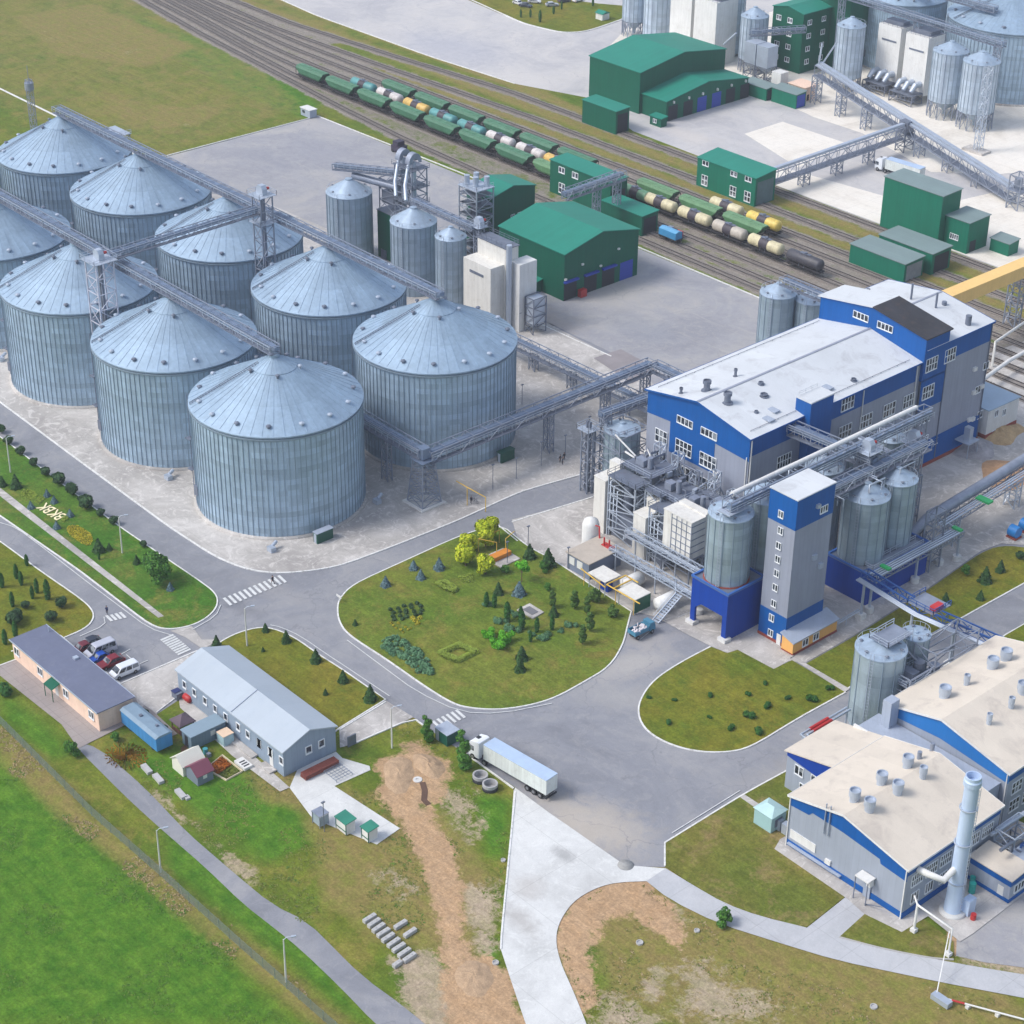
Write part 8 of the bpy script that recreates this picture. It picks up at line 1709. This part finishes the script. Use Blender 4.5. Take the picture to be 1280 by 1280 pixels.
PT['thuja'] = plant('columnar_thuja','thuja',fn_column(.46,2.9),480,.1,.22,L_thuja,8,(1.0,.05))
PT['darktree'] = plant('dark_tree','tree',fn_blobs(rb(9,1.8,4.2,14,.8)),1700,.13,.3,L_olive,9,(2.4,.11))
PT['sapling'] = plant('leafy_sapling','tree',fn_blobs([(random.uniform(-.3,.3),random.uniform(-.3,.3),1.0+z*.42,.62-.03*z) for z in range(7)]),1000,.11,.24,L_olive,19,(3.0,.07))
PT['green'] = plant('green_bush','bush',fn_blobs(rb(10,1.5,1.8,8,.3)),1600,.08,.17,L_bright,10)
PT['juniper'] = plant('spreading_juniper','juniper',fn_blobs([(random.uniform(-1.2,1.2),random.uniform(-.8,.8),.3,.5) for _ in range(7)]),1100,.07,.15,L_grey,11)
PT['shrub'] = plant('low_shrub','shrub',fn_blobs([(random.uniform(-.3,.3),random.uniform(-.3,.3),.35,.42) for _ in range(4)]),500,.06,.13,L_thuja,12)
PT['lush'] = plant('leafy_bush','bush',fn_blobs(rb(13,1.2,2.2,8,.4)),1400,.08,.17,L_mid,13)
def V(k, px, py, lab, grp, sc=1, rz=None):
    q = G(px, py); random.seed(int(px*7+py*13)); put(PT[k], USED, (q.x,q.y,.1), lab, grp, rz if rz is not None else random.uniform(0,6), (sc*random.uniform(.92,1.08), sc*random.uniform(.92,1.08), sc))
gk = 'round dark shrubs along the road kerb of the letter lawn'
for i,(x,y) in enumerate([(2,541),(11,556),(26,569),(42,583),(58,595),(75,606),(91,619),(109,636),(125.5,646),(142,656),(180,684)]):
    V('round',x,y,'round dark shrub on the letter lawn kerb, %s from the left photo edge'%ords[min(i,11)],gk,[1,1,1,1,1,1.35,1.4,1.5,.95,1.0,.7][i])
V('tree',201,728,'big bushy green tree at the rounded end of the letter lawn','trees on the lawns',1.0)
V('conifer',20,610,'dark conifer on the letter lawn near the left lamp post','conifers on the letter lawn',1.2); V('conifer',3,608,'slim conifer at the left photo edge of the letter lawn','conifers on the letter lawn',.9)
V('conifer',123.5,690,'conifer beyond the flower patch on the letter lawn','conifers on the letter lawn',1.15); V('thuja',124,700,'small dark thuja right in front of the letter lawn conifer','conifers on the letter lawn',.6); V('conifer',171,705,'small conifer left of the big bushy tree','conifers on the letter lawn',.75); V('conifer',137,688,'slim small conifer left of the lamp post on the letter lawn','conifers on the letter lawn',.6)
for (x,y,l) in ((39,636,'bluish small spruce left of the lawn letters'),(71,661,'bluish small spruce below the lawn letters'),(59,621,'tiny dark shrub above the lawn letters, left one'),(68,629,'tiny dark shrub above the lawn letters, right one'),(88,646,'small bluish shrub right of the lawn letters'),(213,738,'dark low shrub at the foot of the big bushy tree')): V('blue',x,y,l,'small spruces around the lawn letters',.62)
for i,(x,y) in enumerate([(3,735),(21,724),(27,732),(16,759),(41,749),(46.5,742),(60,750),(7,806),(20,797),(34,708)]): V('thuja',x,y,'columnar thuja on the west lawn, %s'%['at the left photo edge','left of the close pair near the lane','right of the close pair near the lane','below the close pair','shortest of the middle pair','right of the middle pair','the tallest one','lowest, by the office roof','behind the office roof corner','nearest the lane kerb'][i],'columnar thujas on the west lawn',[1,1,.95,1,.9,1,1.35,1,1.1,.8][i])
for i,(x,y) in enumerate([(32,761),(77,760),(64,777),(18,782),(64,771) if 0 else (20,776)]): V('round',x,y,'round dark shrub on the west lawn, %s one'%['light stemmed','rightmost','lower right','large lower left','upper of the overlapping pair'][i],'round shrubs on the west lawn',[.9,1.15,1.2,1.5,1.2][i])
V('lush',91,944,'dark green bushy shrub beside the start of the service road','shrubs by the service road',1.2); V('shrub',5,868,'pale shrub at the left photo edge below the paving','shrubs by the service road',2.2); V('lush',144,926,'small dark shrub at the left end of the blue trailer','shrubs by the service road',.7)
for i,(x,y) in enumerate([(182,897),(190,905),(198,911),(206,917)]): V('round',x,y,'dark shrub of the little hedge between trailer and lawn path, %s from the upper end'%ords[i],'hedge shrubs by the lawn path',.75)
for i,(x,y) in enumerate([(271,810),(332,790),(358,803),(395,828),(429,853),(463,876),(407,869),(305,797) if 0 else (329,815)]): V('conifer',x,y,'small dark conifer on the workshop lawn, %s'%['at the workshop corner','first along the kerb','second along the kerb','third along the kerb','fourth along the kerb','at the pointed lawn tip','alone in mid lawn near the roof','tiny one in mid lawn'][i],'conifers on the workshop lawn',[1.0,.7,.95,1.05,.95,1.25,.5,.4][i])
V('poplar',534,928,'young leafy poplar left of the dark green hut','poplars by the zebra crossing',.95); V('poplar',579,960,'young leafy poplar in front of the lorry cab','poplars by the zebra crossing',1.25)
# garden
gg = 'golden trees in the garden corner'
V('limetree',609,677,'tallest golden yellow tree, at the back of the garden corner cluster',gg,1.5); V('limetree',607,684,'golden green tree just below the tallest of the garden corner',gg,1.15); V('limetree',585,690,'golden green tree second from the left in the garden corner',gg,1.15); V('limetree',582,708,'bright golden round tree at the left of the garden corner cluster',gg,1.35); V('limetree',607,718,'golden round tree nearest the orange cover',gg,1.2)
V('bright',652,728,'vivid green small tree above a blue spruce in mid garden','garden trees',.95)
gs = 'blue spruces in the garden'
for (x,y,s,l) in ((482,733,.8,'blue spruce nearest the road bend'),(517,712,.75,'blue spruce second along the upper road side'),(526,724,.75,'blue spruce below the second'),(549,712,.95,'larger blue spruce right of the others along the road side'),(649,744,1.05,'blue spruce under the vivid green tree')): V('blue',x,y,l,gs,s)
for (x,y,s,l) in ((623,743,1.0,'dark conifer left of the blue spruce under the vivid tree'),(650,839,1.0,'lower conifer of the overlapping pair on the open garden lawn'),(652,825,1.1,'upper conifer of the overlapping pair on the open garden lawn'),(662,698,1.2,'dark conifer at the upper garden edge'),(685,708,1.5,'tall dark conifer at the upper garden edge by the pump house'),(692,770,.9,'dark conifer right of the paved plinth'),(444,782,.5,'tiny conifer near the garden left corner')): V('conifer',x,y,l,'dark conifers in the garden',s)
for i,(x,y,s) in enumerate([(608,759,1),(618,760,.95),(634,777,1.3),(652,787,1.3),(671,791,1.0),(690,788,1.0),(663,803,.75),(651,775,.9)]): V('thuja',x,y,'columnar thuja of the garden group by the paved plinth, %s from the left'%ords[i],'columnar thujas in the garden',s)
for i,(x,y,s) in enumerate([(612,758,.8),(624,777,1.0),(639,787,1.2),(642,770,.8),(678,798,1.1),(664,795,.7),(712,782,.9),(700,790,.6)]): V('juniper',x,y,'grey green spreading juniper by the paved plinth, %s from the left'%ords[i],'spreading junipers in the garden',s)
for (x,y,s,l) in ((610,798,.9,'vivid bush left in the three bush clump'),(622,811,1.15,'vivid bush lowest in the three bush clump'),(634,804,1.1,'vivid bush right in the three bush clump')): V('green',x,y,l,'vivid bushes in the garden',s)
for (x,y,s,l) in ((680,715,.9,'bushy green shrub below the tall dark conifer'),(631,716,.7,'leafy shrub left of the vivid tree trunk'),(684,738,.7,'slim leafy tree above the paved plinth')): V('lush',x,y,l,'leafy garden shrubs',s)
for i,(x,y,s) in enumerate([(718,762,1.0),(742,752,.75),(733,768,.9),(737,790,1.0),(728,806,1.05),(768,772,.6),(690,760,.9)]): V('darktree' if i in (1,5) else 'sapling',x,y,'dark leafy tree in the right garden part, %s'%['leftmost by the kerb','behind the canopies','between its neighbours in the middle','lower middle one','lowest with white trunk foot','rightmost near the tipper','near the paved plinth'][i],'dark leafy trees in the garden',s)
V('shrub',712,783,'low shrub left of the dark leafy trees','low garden shrubs',1.2) if 0 else None
def hedge(label, poly, w, h, closed=True, mat=m_fl_li, n=5200, core=None):
    c = (sum(p[0] for p in poly)/len(poly), sum(p[1] for p in poly)/len(poly)); t = thing('clipped_hedge', label, 'hedge', (c[0],c[1],0), 'clipped lime hedges')
    segs = list(zip(poly, poly[1:]+([poly[0]] if closed else []))); segs = segs if closed else segs[:len(poly)-1]; Ls = [hypot(b[0]-a[0],b[1]-a[1]) for a,b in segs]
    def f():
        (a,b) = random.choices(segs,Ls)[0]; u = random.random(); x = a[0]+(b[0]-a[0])*u; y = a[1]+(b[1]-a[1])*u; an = random.uniform(0,pi); q = w/2*(1+.25*sin(x*3+y*4))
        return (x+cos(an)*q*random.choice((-1,1)),y+random.uniform(-1,1)*q,.14+abs(sin(an))*h), (cos(an),0,abs(sin(an))+.2)
    leaves(f,n,.06,.12,int(abs(c[0])*10)).build('foliage', mat, t)
    return t
hedge('lime clipped hedge forming a diamond frame on the open garden lawn', W([(550,818),(573,808),(593,817),(571,828)]), 1.2, .6)
hedge('small lime clipped hedge oval in the upper garden', W([(546,731),(555,729),(570,738),(566,741),(558,738)]), .9, .55, n=3000)
t = thing('flower_clump','pale green and yellow flower clump right of the small hedge oval','flowers',(*g2(583,725),0)); crop_rows(t,'flowers',W([(572,722),(590,719),(592,729),(578,730)]),m_fl_li,1100,.07,.14,.6,5)
t = thing('flower_bed','bed of small dark green tufts with a yellow flower rim on the garden lawn','flower bed',(*g2(508,765),0))
random.seed(31); TB = []
for k in range(20): q = G(490+ (k%5)*8.2+(k//5)*1.2+random.uniform(-2,2), 764-(k%5)*2.2+(k//5)*4.2+random.uniform(-1,1)); TB.append((q.x,q.y,.3,.42))
leaves(fn_blobs(TB),2200,.08,.18,31).build('dark_tufts', L_dark, t)
TB = []
for k in range(13): q = G(489+k*3.0, 780+ (k%3)*3.4+(k>8)*(-6)+ (5 if 3<k<8 else 0)); TB.append((q.x,q.y,.25,.26 if k<9 else .5))
leaves(fn_blobs(TB),900,.07,.15,32).build('yellow_rim', m_fl_ye, t)
t = thing('juniper_bank','long spreading grey green juniper bank at the lower left garden kerb','juniper bank',(*g2(508,822),0))
JP = chaikin(W([(473,805),(485,797),(502,799),(520,812),(530,822),(542,838),(536,847),(524,843),(508,830),(482,815)]),1); JB = []
while len(JB) < 95:
    x = random.uniform(min(p[0] for p in JP),max(p[0] for p in JP)); y = random.uniform(min(p[1] for p in JP),max(p[1] for p in JP))
    if pip(JP,x,y): JB.append((x,y,random.uniform(.15,.35),random.uniform(.35,.75)))
leaves(fn_blobs(JB),9000,.1,.26,8).build('foliage', L_grey, t)
t = thing('flower_patch','yellow and lime flower patch on the letter lawn','flower patch',(*g2(102,672),0)); crop_rows(t,'flowers',chaikin(W([(84,658),(100,658),(118,672),(112,685),(98,678),(84,668)]),1),m_fl_ye,3200,.07,.15,.35,9)
t = thing('flower_patch','orange and lime flower patch left of the lawn letters','flower patch',(*g2(34,622),0)); crop_rows(t,'flowers',chaikin(W([(24,620),(32,610),(48,618),(42,626),(34,625)]),1),m_fl_li,1600,.07,.15,.3,10)
for i,(px,lab) in enumerate((([(43,628),(50,620),(57,624),(48,632)],'pale lime square hedge at the left end of the lawn letters'),([(76,650),(83,645),(86,649),(79,654)],'pale lime square hedge at the right end of the lawn letters'))): t = thing('lime_square',lab,'hedge',(*g2(*px[0]),0)); crop_rows(t,'foliage',W(px),m_fl_li,1200,.06,.12,.4,11+i)
# oval and middle lawn shrubs
go = 'small shrubs scattered on the oval lawn'
for i,(x,y,s) in enumerate([(957,856,.8),(934.7,870,.9),(888.5,871,.9),(960,885,1.2),(936,898,1.5),(913,912,1.2),(947,917,1.3),(835,905,.9),(843,877,.7),(811,874,.7),(887,898,.7),(1015,876,1.5),(1037,862,1.1),(984,874,.9)]):
    V('shrub',x,y,'small dark shrub on the oval lawn, %s'%['topmost near the concrete corner','second from the top right','upper middle one','right side, faint','right of the middle, large','lowest in the middle','lowest right of the middle','lower left faint','left middle faint','leftmost by the kerb','tiny in mid lawn','biggest beside the lane','near the narrow footpath','small near the footpath'][i],go,s)
gm = 'young conifers on the middle lawn'
for (k,x,y,s,l) in (('conifer',1231,728,1.3,'pointed conifer in the middle of the right lawn'),('conifer',1225,750,.8,'slim small conifer near the road kerb of the right lawn'),('lush',1206,718,.9,'leafy shrub left of the pointed conifer'),('conifer',1250,715,1.0,'dark shrub right of the pointed conifer'),('conifer',1181,756,1.0,'dark conifer beside the blue platform'),('round',1274,699,.9,'round shrub at the right photo edge near the compressors')): V(k,x,y,l,gm,s)
V('lush',905,1156,'bright leafy bush at the edge of the curved lane','roadside bush',1.15); V('lush',1203,688+0,'faint shrub near the lawn tip','roadside bush',.3) if 0 else None
# top edge: small far trees and parked vehicles
for i,(x,y) in enumerate([(651,22),(663,22),(675,28),(692,18),(702,12),(741,8)]): V('thuja',x,y,'dark little tree on the far roadside verge, %s from the left'%ords[i],'small trees on the far verge',1.3 if i==2 else .9)
q = G(753,24); t = thing('verge_kiosk','small white and green object on the far grass verge','kiosk',(q.x,q.y,0)); mb = MB(); mb.box(q.x-1.6,q.x+1.6,q.y-1.6,q.y+1.6,.1,2.2); mb.build('box', m_white, t); mb = MB(); mb.extr([(q.y-1.9,2.2),(q.y+1.9,2.2),(q.y,3.0)],'x',q.x-1.9,q.x+1.9); mb.build('roof', m_gr, t)
for i,(x,y,c) in enumerate([(648,6,0),(657,9,1),(668,4,0),(690,8,3),(705,3,1),(722,2,0)]):
    q = G(x,y); o = car('far_car', '%s car parked by the far verge at the top edge, %s from the left'%(['white','dark','red','grey','blue'][c],ords[i]), cols[c], loc=(q.x,q.y,.1), rz=radians(20*i), group='cars parked at the top edge')
# rough grass tufts and weeds
def tufts(name, region, n, mat, s0, s1, h, seed, avoid=()):
    random.seed(seed); mb = MB(); mb.nofix = True; xs_ = [p[0] for p in region]; ys_ = [p[1] for p in region]; k = 0
    while k < n:
        x = random.uniform(min(xs_),max(xs_)); y = random.uniform(min(ys_),max(ys_)); k += 1
        if not pip(region,x,y) or any(pip(a,x,y) for a in avoid): continue
        if noise2(x*.12,y*.12) < .1: continue
        for j in range(4):
            a = random.uniform(0,pi); r = random.uniform(s0,s1); px_ = x+random.uniform(-.3,.3); py_ = y+random.uniform(-.3,.3); e = Vector((cos(a)*r,sin(a)*r,0)); up = Vector((-sin(a)*r*1.2,cos(a)*r*1.2,random.uniform(.1,.4)*h)); p = Vector((px_,py_,.03))
            mb.add([p-e,p+e,p+e*.5+up,p-e*.4+up],[(0,1,2,3)])
    o = mb.build(name, mat); o['kind'] = 'stuff'; return o
from mathutils import noise as mnoise
def noise2(x,y): return mnoise.noise(Vector((x,y,3.3)))
RD = W([(90,920),(125,936),(234,1035),(340,1125),(453,1215),(545,1290),(545,1330),(440,1330),(426,1240),(340,1163),(255,1088),(157,1000),(98,944)]); DR = W([(646,980),(860,1080),(720,1123),(694,1174),(717,1240),(760,1330),(650,1330),(636,1227),(624,1180),(634,1073)]); SL = W([(362,985),(385,935),(430,938),(466,958),(420,985),(502,1036),(470,1060),(386,1024)]); LN = W([(800,1080),(832,1075),(1010,1158),(1300,1215),(1300,1262),(1046,1206),(898,1160),(805,1106)])
BLD = [[(41,-52),(72,-52),(72,-40),(41,-40)],[(43,-63),(62,-63),(62,-49),(43,-49)]]
LS = W([(130,945),(215,925),(300,960),(520,900),(640,990),(626,1180),(660,1300),(560,1330),(440,1230),(300,1100)]); 
tufts('rough_grass', LS, 6500, leafmat('tuft_olive',(92,108,44),(126,124,66)), .06, .14, .3, 51, [RD,DR,SL]+BLD+[p[1] for p in PATCH['soil']])
tufts('rough_weeds', LS, 800, leafmat('tuft_green',(78,108,34),(104,124,46)), .1, .2, .35, 52, [RD,DR,SL]+BLD+[p[1] for p in PATCH['soil']])
CR = W([(700,1140),(740,1110),(800,1105),(900,1165),(1060,1215),(1290,1255),(1290,1330),(760,1330),(705,1200)])
tufts('rough_grass', CR, 3200, MATS['tuft_olive'], .06, .14, .3, 53, [DR,LN]); tufts('dry_weeds', CR, 900, leafmat('tuft_dry',(126,110,72),(160,144,106)), .08, .16, .3, 54, [DR,LN])
FD = W([(-10,930),(60,985),(200,1108),(330,1215),(430,1310),(-10,1310)])
tufts('meadow_grass', FD, 5000, leafmat('tuft_meadow',(66,106,30),(92,118,42)), .07, .16, .3, 55); tufts('dry_weeds', W([(0,905),(60,960),(200,1085),(350,1210),(440,1300),(400,1300),(280,1190),(120,1060),(0,955)]), 1800, MATS['tuft_dry'], .08, .16, .35, 56)
# prototypes never placed are removed
for nm in list(PT): 
    if not USED.get(PT[nm].name):
        for c in list(PT[nm].children): bpy.data.objects.remove(c)
        bpy.data.objects.remove(PT[nm])
# ---------------------------------------------------------------- air
hz = MB().box(-1600,1600,-1600,1600,-1.0,215.0)
hm = bpy.data.materials.new('haze'); hm.use_nodes = True; nt = hm.node_tree; nt.nodes.remove(nt.nodes['Principled BSDF'])
pv = nt.nodes.new('ShaderNodeVolumePrincipled'); pv.inputs['Color'].default_value = (.86,.91,1,1); pv.inputs['Density'].default_value = HAZE; pv.inputs['Anisotropy'].default_value = .2
nt.links.new(pv.outputs[0], nt.nodes['Material Output'].inputs['Volume'])
if HAZE > 0: structure(hz.build('haze', hm))['kind'] = 'stuff'
# ---------------------------------------------------------------- light, sky, camera
w = bpy.data.worlds.new('World'); SC.world = w; w.use_nodes = True; nt = w.node_tree; bg = nt.nodes['Background']
sk = nt.nodes.new('ShaderNodeTexSky'); sk.sky_type = 'NISHITA'; sk.sun_disc = False
AZ, EL = radians(SUN_AZ), radians(SUN_EL)      # azimuth of the sun seen from the site, measured from +x towards +y
sk.sun_elevation = EL; sk.sun_rotation = pi/2-AZ; sk.air_density = 1; sk.dust_density = SKY_DUST; sk.ozone_density = 1
hs = nt.nodes.new('ShaderNodeHueSaturation'); hs.inputs['Saturation'].default_value = SKY_SAT; nt.links.new(sk.outputs[0], hs.inputs['Color']); nt.links.new(hs.outputs[0], bg.inputs['Color']); bg.inputs['Strength'].default_value = SKY
sl = bpy.data.lights.new('sun','SUN'); sl.energy = SUN; sl.angle = radians(SUN_ANG); sl.color = (1,.96,.9)
so = bpy.data.objects.new('sun', sl); COL.objects.link(so)
dv = Vector((cos(EL)*cos(AZ), cos(EL)*sin(AZ), sin(EL))); so.rotation_euler = dv.to_track_quat('Z','Y').to_euler()
cam = bpy.data.cameras.new('camera'); co = bpy.data.objects.new('camera', cam); COL.objects.link(co)
cam.sensor_width = 36; cam.sensor_fit = 'HORIZONTAL'; cam.lens = F/1280*36; cam.clip_start = 1; cam.clip_end = 5000
co.matrix_world = Matrix(((RT.x,UP.x,-FW.x,O.x),(RT.y,UP.y,-FW.y,O.y),(RT.z,UP.z,-FW.z,O.z),(0,0,0,1)))
SC.camera = co
SC.view_settings.view_transform = 'Standard'; SC.view_settings.look = 'None'; SC.view_settings.gamma = 1; SC.view_settings.exposure = EXPO
SC.render.resolution_x = 1024; SC.render.resolution_y = 1024
